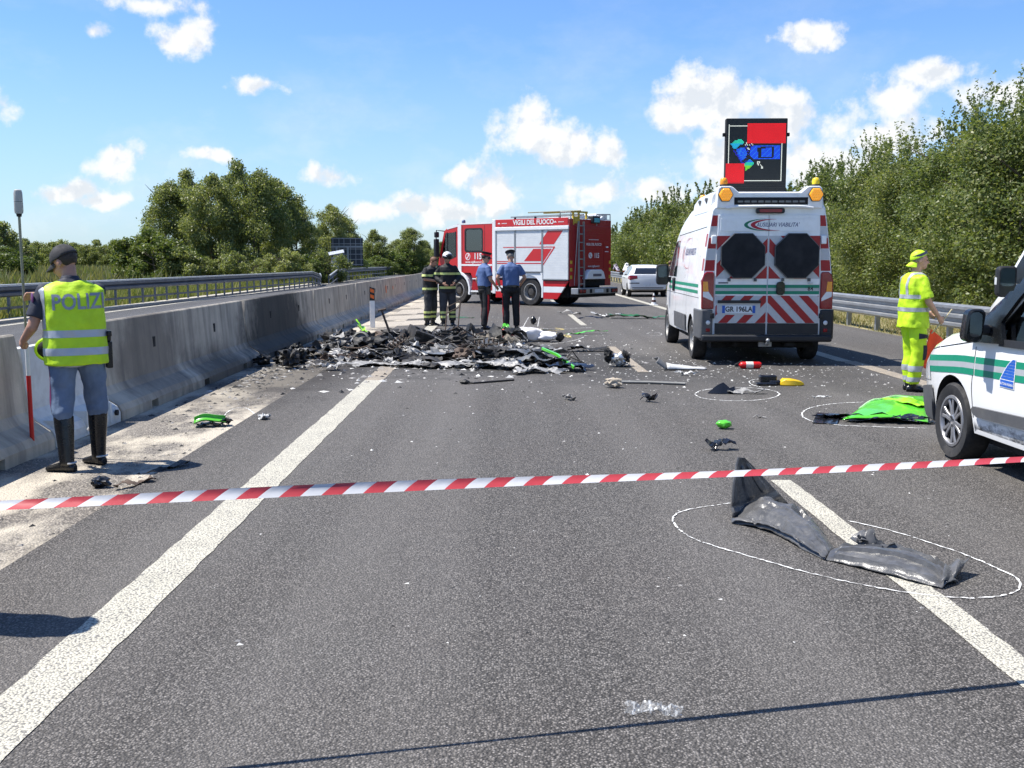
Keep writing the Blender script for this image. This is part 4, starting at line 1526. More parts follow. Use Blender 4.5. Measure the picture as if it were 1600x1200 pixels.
mb.build('pouch_strap', MVIS, pol)
mb = MB()
mb.ell((-0.288, 0.02, 1.335), (0.008, 0.034, 0.042), Rz(0.1), 12)
mb.build('sleeve_badge', M('badge_purple', (0.12, 0.03, 0.12), 0.5), pol)

# survey pole: grey receiver on top, thin pole, white and red lower tube; its foot on the barrier's toe
def pole_pt(px, py, y):
    d = ray(px, py)
    t = y / d.y
    return Vector((d.x * t, y, HCAM + d.z * t))


pa = pole_pt(51.5, 706, 8.50)
pb = pole_pt(27.5, 296, 8.42)
sp_root = empty('survey_pole', (pa.x, pa.y, pa.z), 0, 'thin survey pole with grey receiver head and red and white lower tube', 'survey pole')
ax = (pb - pa)
Lp = ax.length
rotp = ax.to_track_quat('Z', 'Y').to_matrix().to_4x4()


def pole_piece(name, z0, z1, r0, r1, mat, n=14):
    mb = MB()
    mb.lathe([(0.001, z0), (r0, z0), (r1, z1), (0.001, z1)], n, rotp)
    return mb.build(name, mat, sp_root, smooth=40)


MRED = M('red_paint', (0.55, 0.012, 0.012), 0.35, var=0.1, scale=10)
pole_piece('tip', -0.005, 0.06, 0.004, 0.012, MDARK)
pole_piece('red_tube', 0.06, 0.64, 0.018, 0.018, MRED)
pole_piece('white_tube', 0.64, 1.0, 0.0165, 0.0165, MWHITE)
pole_piece('upper_tube', 1.0, Lp - 0.2, 0.0105, 0.0105, M('olive_grey_tube', (0.22, 0.22, 0.17), 0.4, metal=0.4))
pole_piece('collar', Lp - 0.215, Lp - 0.19, 0.018, 0.022, MDARK)
mb = MB()
mb.lathe([(0.001, Lp - 0.19), (0.03, Lp - 0.19), (0.034, Lp - 0.17), (0.034, Lp - 0.10), (0.034, Lp - 0.098)], 18, rotp)
mb.build('receiver_base', M('receiver_grey', (0.36, 0.36, 0.34), 0.45, var=0.06), sp_root, smooth=40)
mb = MB()
mb.lathe([(0.0325, Lp - 0.097), (0.0325, Lp - 0.094)], 18, rotp)
mb.build('receiver_seam', MDARK, sp_root, smooth=40)
mb = MB()
mb.lathe([(0.034, Lp - 0.094), (0.033, Lp - 0.03), (0.028, Lp - 0.006), (0.02, Lp), (0.001, Lp)], 18, rotp)
mb.build('receiver_dome', M('receiver_grey', (0.36, 0.36, 0.34), 0.45), sp_root, smooth=40)

# signal paddle hanging at his right boot
pd = G(156, 640, 0.45)
pd = pole_pt(158, 626, 8.24)
sp = empty('signal_paddle', tuple(pd), R_(20), 'red and white round police signal paddle hanging at the right knee', 'signal paddle')
for nm, r, y, mt in (('white_ring', 0.078, 0.0, MWHITE), ('red_disc', 0.053, -0.006, MRED)):
    mb = MB()
    mb.lathe([(0.001, 0), (r, 0), (r, 0.01), (0.001, 0.01)], 28, Matrix.Translation((0, y, 0)) @ Matrix.Rotation(PI / 2, 4, 'X') @ Matrix.Diagonal((0.72, 1, 1, 1)))
    mb.build(nm, mt, sp, smooth=40)
MB().tube([(0, 0.02, -0.07), (-0.07, 0.08, -0.19), (-0.11, 0.12, -0.25)], 0.012, 8).build('handle', MWHITE, sp)

# ---------------------------------------------------------------- worker in yellow holding the orange flag
wk = empty('person', (5.06, 12.72, 0.0), R_(-84), 'road worker in lime yellow clothes and backward cap beside the guardrail', 'person')
f = Figure(1.73, ankL=(-0.09, 0.03, 0.09), ankR=(0.10, -0.02, 0.09), kneeL=(-0.10, 0.05, .5), kneeR=(0.11, 0.04, .5), toeL=(-0.1, 1), toeR=(0.25, 1), hyaw=-0.18, hpitch=-0.02, neck=(0, 0.0, 1.475),
           head=(0.01, 0.05, 1.635), elR=(0.25, 0.06, 1.13), wrR=(0.205, 0.225, 0.94), elL=(-0.25, 0.06, 1.13), wrL=(-0.16, 0.27, 0.98), curl=1.0, fat=1.04)
f.body(wk, MSKIN, 0.009)
f.hair(wk, MHAIRG, low=-0.03, front=0.02, grow=1.03)
f.dome(wk, 'cap', MVIS, rx=0.086, ry=0.108, rz=0.102, cut=0.045, dz=0.03, tilt=0.42)
f.visor(wk, MVIS, y0=0.098, y1=0.165, z=-0.012, drop=0.055, back=True)
mb = MB()
mb.lathe([(0.083, 0.0), (0.085, 0.035)], 26, Matrix.Translation(f.J['head']) @ f.headmat().to_4x4() @ Matrix.Translation((0, -0.008, 0.052)) @ Matrix.Rotation(0.42, 4, 'X') @ Matrix.Diagonal((1, 1.22, 1, 1)))
mb.build('cap_band', M('grey_blue_band', (0.09, 0.10, 0.14), 0.7), wk, smooth=50)
ts = f.top(wk, MVIS, 't_shirt', hem=0.80, loose=0.034, sleeve=0.86, sl_r=0.078, voxel=0.011, folds=0.013, collar=False, boxy=0.02, hemr=(0.19, 0.15))
tr = f.trousers(wk, MVIS, loose=0.034, ank=0.10, voxel=0.012, folds=0.015, cuff=0.078)
kf = f.k
cut_band(ts.data, 'reflective_band', [((0, 0, 1.165 * kf), (0, 0, 1)), ((0, 0, 1.215 * kf), (0, 0, -1))], 0.003, MREF, wk, pred=lambda c: abs(c.x) < 0.235)
cut_band(ts.data, 'reflective_band', [((0, 0, 1.005 * kf), (0, 0, 1)), ((0, 0, 1.055 * kf), (0, 0, -1))], 0.003, MREF, wk, pred=lambda c: abs(c.x) < 0.235)
for sx in (-1, 1):
    cut_band(ts.data, 'reflective_band', [((sx * 0.075, 0, 0), (sx, 0, 0)), ((sx * 0.122, 0, 0), (-sx, 0, 0)), ((0, 0, 1.19 * kf), (0, 0, 1))], 0.004, MREF, wk)
cut_band(tr.data, 'reflective_band', [((0, 0, 0.255), (0, 0, 1)), ((0, 0, 0.325), (0, 0, -1))], 0.003, MREF, wk)
cut_band(tr.data, 'reflective_band', [((0, 0, 0.13), (0, 0, 1)), ((0, 0, 0.185), (0, 0, -1))], 0.003, MREF, wk)
cut_band(tr.data, 'knee_patch', [((0, 0.045, 0), (0, 1, 0)), ((0, 0, 0.40), (0, 0, 1)), ((0, 0, 0.58), (0, 0, -1)), ((0.06, 0, 0), (1, 0, 0))], 0.004, MNAVY, wk)
cut_band(tr.data, 'pocket', [((0, -0.02, 0), (0, 1, 0)), ((0, 0, 0.66), (0, -0.1, 1)), ((0, 0, 0.725), (0, -0.15, -1)), ((0.10, 0, 0), (1, 0, 0))], 0.006, MNAVY, wk)
f.shoe(wk, MBOOT, 'work_shoe', h=0.11)
hr = Matrix.Rotation(R_(-84), 4, 'Z')
hw = Vector((5.06, 12.72, 0)) + hr @ (f.J['wrR'] + (f.J['wrR'] - f.J['elR']).normalized() * 0.085)
MORF = M('orange_flag_cloth', (0.86, 0.075, 0.015), 0.6, var=0.08, scale=6, bump=0.25, bscale=14)
fl = empty('flag', tuple(hw), 0, 'bright orange hand flag held low by the yellow worker', 'flag')
st0, st1 = Vector((0.06, -0.01, 0.10)), Vector((-0.10, 0.02, -0.22))
MB().tube([Vector((0.11, -0.01, 0.16)), Vector((0, 0, 0)), Vector((-0.11, 0.03, -0.14))], 0.0075, 8).build('stick', M('pale_wood', (0.5, 0.42, 0.26), 0.6), fl)
mb = MB()
rows = []
A, B_, C_, D_ = Vector((-0.12, 0.03, -0.08)), Vector((0.10, 0.05, -0.26)), Vector((-0.04, 0.02, -0.68)), Vector((-0.23, 0.0, -0.53))
for i in range(13):
    r = []
    for j in range(13):
        u, v = i / 12, j / 12
        p = A.lerp(B_, u).lerp(D_.lerp(C_, u), v)
        p.y += 0.03 * math.sin(5 * u + 2 * v) * v + 0.012 * math.sin(9 * u - 3 * v)
        r.append(p)
    rows.append(r)
mb.loft(rows, closed=False)
o = mb.build('cloth', MORF, fl, smooth=180)
md = o.modifiers.new('t', 'SOLIDIFY')
md.thickness = 0.003

# ---------------------------------------------------------------- carabinieri
def carabiniere(x, y, yaw, label, seed, H, **J):
    c = empty('person', (x, y, 0), yaw, label, 'person')
    f = Figure(H, **J)
    f.body(c, MSKIN, 0.011)
    f.hair(c, MHAIRG if seed == 2 else MHAIR, low=-0.035, front=0.03, grow=1.035)
    # peaked cap: band, flared crown, visor
    hm = Matrix.Translation(f.J['head']) @ f.headmat().to_4x4() @ Matrix.Scale(f.k, 4)
    mb = MB()
    sc_ = Matrix.Diagonal((1, 1.2, 1, 1))
    mb.lathe([(0.082, 0.045), (0.084, 0.085), (0.112, 0.122), (0.108, 0.134), (0.06, 0.14), (0.001, 0.138)], 28, hm @ Matrix.Translation((0, -0.008, 0)) @ Matrix.Rotation(-0.10, 4, 'X') @ sc_)
    mb.build('peaked_cap', MBLK, c, smooth=50)
    mb = MB()
    mb.lathe([(0.0845, 0.05), (0.0862, 0.082)], 28, hm @ Matrix.Translation((0, -0.008, 0)) @ Matrix.Rotation(-0.10, 4, 'X') @ sc_)
    mb.build('cap_band', MREDST if seed == 1 else MBOOT, c, smooth=50)
    f.visor(c, MBOOT, y0=0.075, y1=0.15, z=0.05, drop=0.045)
    ts = f.top(c, MSHIRTB, 'shirt', hem=0.96, loose=0.026, sleeve=0.74, sl_r=0.072, voxel=0.012, folds=0.008, boxy=0.012, seed=seed, hemr=(0.165, 0.118))
    tr = f.trousers(c, MBLK, loose=0.022, ank=0.10, voxel=0.012, folds=0.006, seed=seed, cuff=0.07)
    for sx in (-1, 1):
        cut_band(tr.data, 'red_stripe', [((0, -0.022, 0), (0, 1, 0)), ((0, 0.022, 0), (0, -1, 0)), ((sx * 0.135, 0, 0), (sx, 0, 0)), ((0, 0, 0.1), (0, 0, 1)), ((0, 0, .93), (0, 0, -1))], 0.003, MREDST, c)
    f.belt(c, MBOOT, z=0.985, r=(0.187, 0.142))
    mb = MB()
    mb.box(0.18, 0.23, -0.05, 0.06, 0.82, 0.98)
    mb.box(-0.23, -0.185, -0.03, 0.05, 0.86, 0.98)
    mb.build('holster', MBOOT, c, bevel=0.01)
    f.shoe(c, MBOOT, 'shoe', h=0.10)
    return c, f


carabiniere(-0.42, 24.4, R_(-62), 'carabiniere in blue shirt turned right, red stripe down black trousers', 1, 1.80,
            elR=(0.27, 0.02, 1.15), wrR=(0.16, 0.22, 0.98), elL=(-0.25, -0.06, 1.14), wrL=(-0.25, 0.03, 0.9), hyaw=-0.1, hpitch=-0.12, ankL=(-0.115, 0.05, .09), ankR=(0.12, -.08, .09), kneeL=(-.11, .07, .5), kneeR=(.11, -0.0, .5))
carabiniere(0.20, 24.2, R_(8), 'carabiniere in blue shirt and flat cap seen from behind, hands forward', 2, 1.83,
            elR=(0.31, -0.02, 1.17), wrR=(0.235, 0.18, 1.0), elL=(-0.31, -0.02, 1.17), wrL=(-0.235, 0.18, 1.0), hyaw=0.1, hpitch=-0.25, neck=(0, 0.03, 1.475), head=(0, 0.085, 1.625), ankL=(-0.10, 0, .09), ankR=(0.13, .02, .09))

# ---------------------------------------------------------------- firefighters
def firefighter(x, y, yaw, label, seed, H, helmet, **J):
    c = empty('person', (x, y, 0), yaw, label, 'person')
    f = Figure(H, **J)
    f.body(c, MSKIN2, 0.011)
    ts = f.top(c, MFIRE, 'jacket', hem=0.80, loose=0.04, voxel=0.012, folds=0.009, boxy=0.02, seed=seed, hemr=(0.19, 0.15), sleeve=1.0 if helmet else 0.9, long=helmet, sl_r=0.074)
    tr = f.trousers(c, MFIRET, loose=0.036, ank=0.13, voxel=0.012, folds=0.01, seed=seed, cuff=0.08)
    k = f.k
    body = lambda q: abs(q.x) < 0.25
    cut_band(ts.data, 'reflective_band', [((0, 0, 1.235 * k), (0, 0, 1)), ((0, 0, 1.29 * k), (0, 0, -1))], 0.004, MREFY, c)
    cut_band(ts.data, 'reflective_band', [((0, 0, 0.90 * k), (0, 0, 1)), ((0, 0, 0.955 * k), (0, 0, -1))], 0.004, MREFY, c)
    for z in (0.20, 0.31):
        cut_band(tr.data, 'reflective_band', [((0, 0, z), (0, 0, 1)), ((0, 0, z + 0.055), (0, 0, -1))], 0.004, MREFY, c)
    f.shoe(c, MBOOT, 'boot', h=0.2, r=0.055)
    if helmet:
        f.dome(c, 'helmet', M('helmet_white', (0.6, 0.6, 0.58), 0.3), rx=0.115, ry=0.135, rz=0.125, cut=0.005, dz=0.035, tilt=-0.1)
        mb = MB()
        hm = Matrix.Translation(f.J['head']) @ f.headmat().to_4x4()
        mb.lathe([(0.117, 0.0), (0.119, 0.03), (0.117, 0.055)], 26, hm @ Matrix.Diagonal((1, 1.16, 1, 1)) @ Matrix.Translation((0, -0.008, 0.0)))
        mb.build('helmet_rim', MBOOT, c, smooth=50)
        mb = MB()
        mb.ell(Vector((0, 0.03, 0.075)), (0.095, 0.112, 0.06), None, 18)
        bmesh.ops.bisect_plane(mb.bm, geom=mb.bm.verts[:] + mb.bm.edges[:] + mb.bm.faces[:], plane_co=(0, 0.03, 0), plane_no=(0, -1, 0.2), clear_outer=True)
        mb.xform(hm)
        mb.build('visor', MBOOT, c, smooth=180)
    else:
        f.hair(c, MHAIRB, low=-0.06, front=0.06, grow=1.10)
    return c, f


firefighter(-1.80, 25.9, R_(-122), 'bareheaded firefighter with brown hair and folded bare arms, looking down', 1, 1.74, False,
            elR=(0.27, 0.03, 1.17), wrR=(0.03, 0.27, 1.12), elL=(-0.28, 0.05, 1.15), wrL=(-0.04, 0.29, 1.08), hpitch=-0.5, hyaw=0.0, neck=(0, 0.03, 1.475), head=(0, 0.12, 1.60), handR=(-1, 0.2, 0), handL=(1, 0.2, 0))
firefighter(-1.37, 25.85, R_(-165), 'firefighter in black and white helmet with lime bands on dark suit', 2, 1.80, True,
            elR=(0.30, 0.0, 1.17), wrR=(0.15, 0.24, 1.03), elL=(-0.30, 0.02, 1.17), wrL=(-0.12, 0.26, 1.03), hpitch=-0.25, hyaw=0.35, ankR=(0.12, 0.1, .09), kneeR=(.115, .08, .5))

# ---------------------------------------------------------------- people farther away and the one beside the camera
def passer(x, y, yaw, label, shirt, pants, hair, H=1.72, group=None, z=0.0, **J):
    c = empty('person', (x, y, z), yaw, label, 'person', group)
    f = Figure(H, **J)
    f.body(c, MSKIN, 0.014)
    f.hair(c, hair, low=-0.05, front=0.04, grow=1.05)
    f.top(c, shirt, 'shirt', hem=0.88, loose=0.02, sleeve=0.8, voxel=0.015, folds=0.006)
    f.trousers(c, pants, voxel=0.015, folds=0.005)
    f.shoe(c, MBOOT, 'shoe', voxel=0.012)
    return c


bent = dict(neck=(0, 0.36, 1.24), head=(0, 0.50, 1.27), shL=(-.195, .33, 1.2), shR=(.195, .33, 1.2), elL=(-.25, .42, .95), elR=(.25, .42, .95), wrL=(-.2, .5, .75), wrR=(.2, .5, .75), hpitch=-0.6)
passer(place_px(965.5, 88), 88, 0.4, 'bystander in lilac top bending down beyond the far guardrail', MLIL, MJEANS, MHAIR, 1.66, z=-0.03, **bent)
passer(place_px(976.5, 86), 86, -0.5, 'bystander in white top standing left of the white hatchback', MWHITEC, MJEANS, MHAIRG, 1.74, z=-0.03, **bent)
passer(place_px(1046.5, 43), 43, -1.2, 'person in dark clothes half hidden behind the van mirror', MBLK, MNAVY, MHAIRB, 1.62)
passer(-2.76, 4.52, R_(-20), 'person standing just outside the left edge, casting a shadow on the edge line', MNAVY, MNAVY, MHAIR, 1.74, z=-0.014)
# ================================================================== vehicles
MVW = M('white_van_paint', (0.78, 0.79, 0.80), 0.32, var=0.03, scale=2, coat=0.5, dirt=((0.46, 0.43, 0.38), 0.5, 2.2))
MVW2 = M('white_car_paint', (0.80, 0.80, 0.79), 0.25, var=0.03, scale=2, coat=0.7)
MPLAST = M('dark_plastic', (0.018, 0.019, 0.022), 0.55, var=0.15, scale=6, bump=0.05, bscale=200)
MPLASTG = M('grey_plastic', (0.085, 0.087, 0.092), 0.6, var=0.12, scale=5, dirt=((0.2, 0.19, 0.17), 0.4, 4))
MBLKV = M('gloss_black', (0.008, 0.009, 0.010), 0.25, var=0.1)
MMATB = M('matt_black_board', (0.012, 0.013, 0.016), 0.85, var=0.2, scale=3)
MTYRE = M('tyre_rubber', (0.022, 0.022, 0.023), 0.8, var=0.25, scale=14, bump=0.2, bscale=90, dirt=((0.10, 0.09, 0.08), 0.5, 6))
MRIM = M('rim_silver', (0.30, 0.30, 0.31), 0.4, metal=0.6, var=0.15, scale=20, dirt=((0.10, 0.09, 0.08), 0.5, 14))
MSTEELW = M('steel_wheel', (0.42, 0.41, 0.39), 0.5, metal=0.3, var=0.15, scale=14, dirt=((0.12, 0.10, 0.08), 0.6, 10))
MUNDER = M('underbody', (0.012, 0.012, 0.012), 0.9)
MGREEN = M('green_tape', (0.004, 0.22, 0.125), 0.45, var=0.05)
MSILT = M('silver_tape', (0.42, 0.44, 0.46), 0.4, metal=0.2, var=0.05)
MREFR = M('reflective_red', (0.33, 0.010, 0.014), 0.45, var=0.12, scale=30)
MREFW = M('reflective_white', (0.50, 0.51, 0.52), 0.45, var=0.06, scale=30)
MTAIL = M('tail_lamp_red', (0.24, 0.004, 0.009), 0.2, var=0.15, scale=20, coat=0.25)
MAMB = M('amber_lens', (0.90, 0.33, 0.02), 0.25, var=0.15, scale=60, coat=0.3)
MAMBL = M('amber_lens_lit', (0.95, 0.36, 0.02), 0.3, var=0.1, scale=90, emis=(1.0, 0.36, 0.02), estr=0.35)
MYEL = M('yellow_beacon', (0.85, 0.62, 0.02), 0.25, coat=0.4)
MCLEAR = M('clear_lens', (0.62, 0.64, 0.66), 0.15, coat=0.5)
MNAVYL = M('navy_letter', (0.035, 0.045, 0.14), 0.5)
MGREYL = M('grey_letter', (0.12, 0.12, 0.15), 0.5)
MLOGR = M('logo_red', (0.38, 0.01, 0.03), 0.5)
MLOGG = M('logo_green', (0.01, 0.16, 0.09), 0.5)
MPLB = M('plate_blue', (0.015, 0.10, 0.45), 0.4)
MPLW = M('plate_white', (0.70, 0.73, 0.75), 0.4)
MINK = M('plate_ink', (0.012, 0.013, 0.02), 0.5)
MGLASSD = M('tinted_window', (0.012, 0.014, 0.017), 0.06, coat=0.5, spec=0.7)
MGLASS = glass_mat('clear_window', (0.78, 0.84, 0.83), 0.05)
MSEAM = M('panel_gap', (0.03, 0.03, 0.03), 0.9)
MSEAT = M('seat_fabric', (0.04, 0.04, 0.045), 0.9)
MMIRR = M('mirror_face', (0.35, 0.37, 0.38), 0.05, metal=1.0)


def wheel(parent, x, y, r, w, side, rim='steel', name='wheel', rr=None, z=None):
    """one wheel: tyre, rim and what closes it; side = -1 left, +1 right"""
    wr = empty(name, (x, y, r if z is None else z), 0, parent=parent)
    rr = rr or r * 0.62
    T = Matrix.Rotation(PI / 2 * side, 4, 'Y')            # lathe axis to the outer side
    h = w / 2
    mb = MB()
    mb.lathe([(rr, -h * 0.9), (r * 0.93, -h), (r * 0.985, -h * 0.8), (r, -h * 0.45), (r, h * 0.45), (r * 0.985, h * 0.8), (r * 0.93, h), (rr + 0.015, h * 0.95), (rr, h * 0.86), (rr - 0.005, h * 0.4)], 40, T)
    mb.build('tyre', MTYRE, wr, smooth=35)
    mb = MB()
    if rim == 'steel':
        mb.lathe([(rr + 0.004, h * 0.9), (rr - 0.012, h * 0.92), (rr - 0.02, h * 0.5), (rr * 0.82, h * 0.35), (rr * 0.7, h * 0.62), (rr * 0.42, h * 0.7), (rr * 0.36, h * 0.55), (rr * 0.2, h * 0.5), (rr * 0.17, h * 0.72), (0.001, h * 0.75)], 36, T)
        mb.build('rim', MSTEELW, wr, smooth=35)
        mb = MB()
        for k in range(10):
            a = 2 * PI * k / 10
            mb.ell((rr * 0.74 * math.cos(a), rr * 0.74 * math.sin(a), h * 0.5), (rr * 0.075, rr * 0.075, h * 0.12), None, 8)
        mb.xform(T)
        mb.build('rim_hole', MDARK, wr, smooth=60)
        mb = MB()
        for k in range(5):
            a = 2 * PI * k / 5
            p = Vector((rr * 0.3 * math.cos(a), rr * 0.3 * math.sin(a), h * 0.55))
            mb.tube([p, p + Vector((0, 0, h * 0.22))], rr * 0.05, 6)
        mb.xform(T)
        mb.build('wheel_nut', MDARK, wr)
    elif rim == 'truck':
        mb.lathe([(rr + 0.005, h * 0.9), (rr - 0.02, h * 0.95), (rr - 0.03, h * 0.2), (rr * 0.78, -h * 0.1), (rr * 0.62, h * 0.1), (rr * 0.5, h * 0.2), (rr * 0.42, h * 0.2), (rr * 0.38, h * 0.65), (rr * 0.2, h * 0.7), (0.001, h * 0.7)], 36, T)
        mb.build('rim', MSTEELW, wr, smooth=35)
        mb = MB()
        mb.lathe([(rr * 0.86, -h * 0.02), (rr * 0.5, h * 0.24), (rr * 0.44, h * 0.24), (rr * 0.41, h * 0.68), (0.001, h * 0.74)], 30, T)
        for k in range(10):
            a = 2 * PI * k / 10
            p = Vector((rr * 0.6 * math.cos(a), rr * 0.6 * math.sin(a), h * 0.1))
            m2 = MB()
            q = T @ p
            q2 = T @ (p + Vector((0, 0, h * 0.25)))
            mb.tube([q, q2], rr * 0.05, 6)
            m2.bm.free()
        mb.build('hub', M('dark_hub', (0.06, 0.055, 0.05), 0.6, var=0.3), wr, smooth=40)
    else:  # six spoke hub cap with openings
        mb.lathe([(rr + 0.008, h * 0.86), (rr + 0.002, h * 0.98), (rr - 0.018, h * 1.0), (rr - 0.026, h * 0.9), (rr - 0.03, h * 0.7)], 44, T)
        mb.lathe([(rr * 0.28, h * 0.7), (rr * 0.28, h * 0.86), (rr * 0.2, h * 0.93), (rr * 0.13, h * 0.9), (rr * 0.12, h * 0.82), (0.001, h * 0.82)], 24, T)
        for k in range(6):
            a = 2 * PI * k / 6 + 0.2
            ca, sa = math.cos(a), math.sin(a)
            def P_(rad, off, z): return T @ Vector((rad * ca - off * sa, rad * sa + off * ca, z))
            for sg in (-1, 1):       # each spoke forks towards the edge
                o0, o1, wd = sg * rr * 0.055, sg * rr * 0.20, rr * 0.075
                rows = []
                for rad, oo, z, ww in ((rr * 0.22, o0, h * 0.88, wd), (rr * 0.55, sg * rr * 0.085, h * 0.90, wd * 0.95), (rr * 0.95, o1, h * 0.93, wd * 1.15)):
                    rows.append([P_(rad, oo - ww, z - 0.006), P_(rad, oo - ww * 0.7, z), P_(rad, oo + ww * 0.7, z), P_(rad, oo + ww, z - 0.006), P_(rad, oo, z - 0.03)])
                mb.loft(rows)
        mb.build('rim', MRIM, wr, smooth=30)
        mb = MB()
        mb.lathe([(rr - 0.005, h * 0.62), (0.001, h * 0.5)], 30, T)
        mb.build('wheel_disc', M('wheel_back', (0.02, 0.019, 0.018), 0.7), wr, smooth=40)
        for k in range(4):
            a = 2 * PI * k / 4 + 0.4
            mb = MB().tube([T @ Vector((rr * 0.17 * math.cos(a), rr * 0.17 * math.sin(a), h * 0.8)), T @ Vector((rr * 0.17 * math.cos(a), rr * 0.17 * math.sin(a), h * 0.955))], rr * 0.045, 6)
            mb.build('wheel_nut', MDARK, wr)
    return wr


def body_loft(name, sections, levels):
    """closed shell; sections: (y, bottom, top, fn) where fn(z) gives the half width; levels(bot, top) gives the heights up the side"""
    mb = MB()
    rows = []
    for y, bot, top, fn, rc in sections:
        zs = levels(bot, top, rc)
        half = [(0.0, bot), (fn(bot) * 0.86, bot)]
        half += [(fn(z), z) for z in zs]
        wt = fn(top - rc)
        for k in range(1, 5):
            t = k / 4 * PI / 2
            half.append((max(0.02, wt - rc * (1 - math.cos(t))), top - rc + rc * math.sin(t)))
        wq = half[-1][0]
        half.append((wq * 0.5, top + 0.012))
        half.append((0.0, top + 0.016))
        row = [Vector((x, y, z)) for x, z in half] + [Vector((-x, y, z)) for x, z in half[-2:0:-1]]
        rows.append(row)
    mb.loft(rows)
    return mb


def arch_cut(me, wheels, r, width, dark_index=1, mats=()):
    cs = []
    for x, y, z in wheels:
        T = Matrix.Translation((x, y, z)) @ Matrix.Rotation(PI / 2, 4, 'Y')
        c = MB().lathe([(r, -width / 2), (r, width / 2)], 40, T, cap=True)
        cs.append(c.mesh('c', 0))
    me = boolean_cut(me, cs)
    me.materials.clear()
    for m in mats: me.materials.append(m)
    for p in me.polygons:
        p.material_index = 0
        c = p.center
        for x, y, z in wheels:
            dd = math.hypot(c.y - y, c.z - z)
            if abs(c.x - x) < width / 2 + 0.002 and dd < r + 0.004 and (abs(p.normal.x) > 0.9 and abs(abs(c.x - x) - width / 2) < 0.01 or dd > r - 0.02):
                # inside faces of the arch look back at the wheel's axle or sideways out of the pocket
                to = Vector((0, y - c.y, z - c.z))
                if p.normal.dot(to) > 0.3 * to.length or abs(abs(c.x - x) - width / 2) < 0.01:
                    p.material_index = dark_index
    for p in me.polygons: p.use_smooth = True
    me.set_sharp_from_angle(angle=R_(28))
    return me


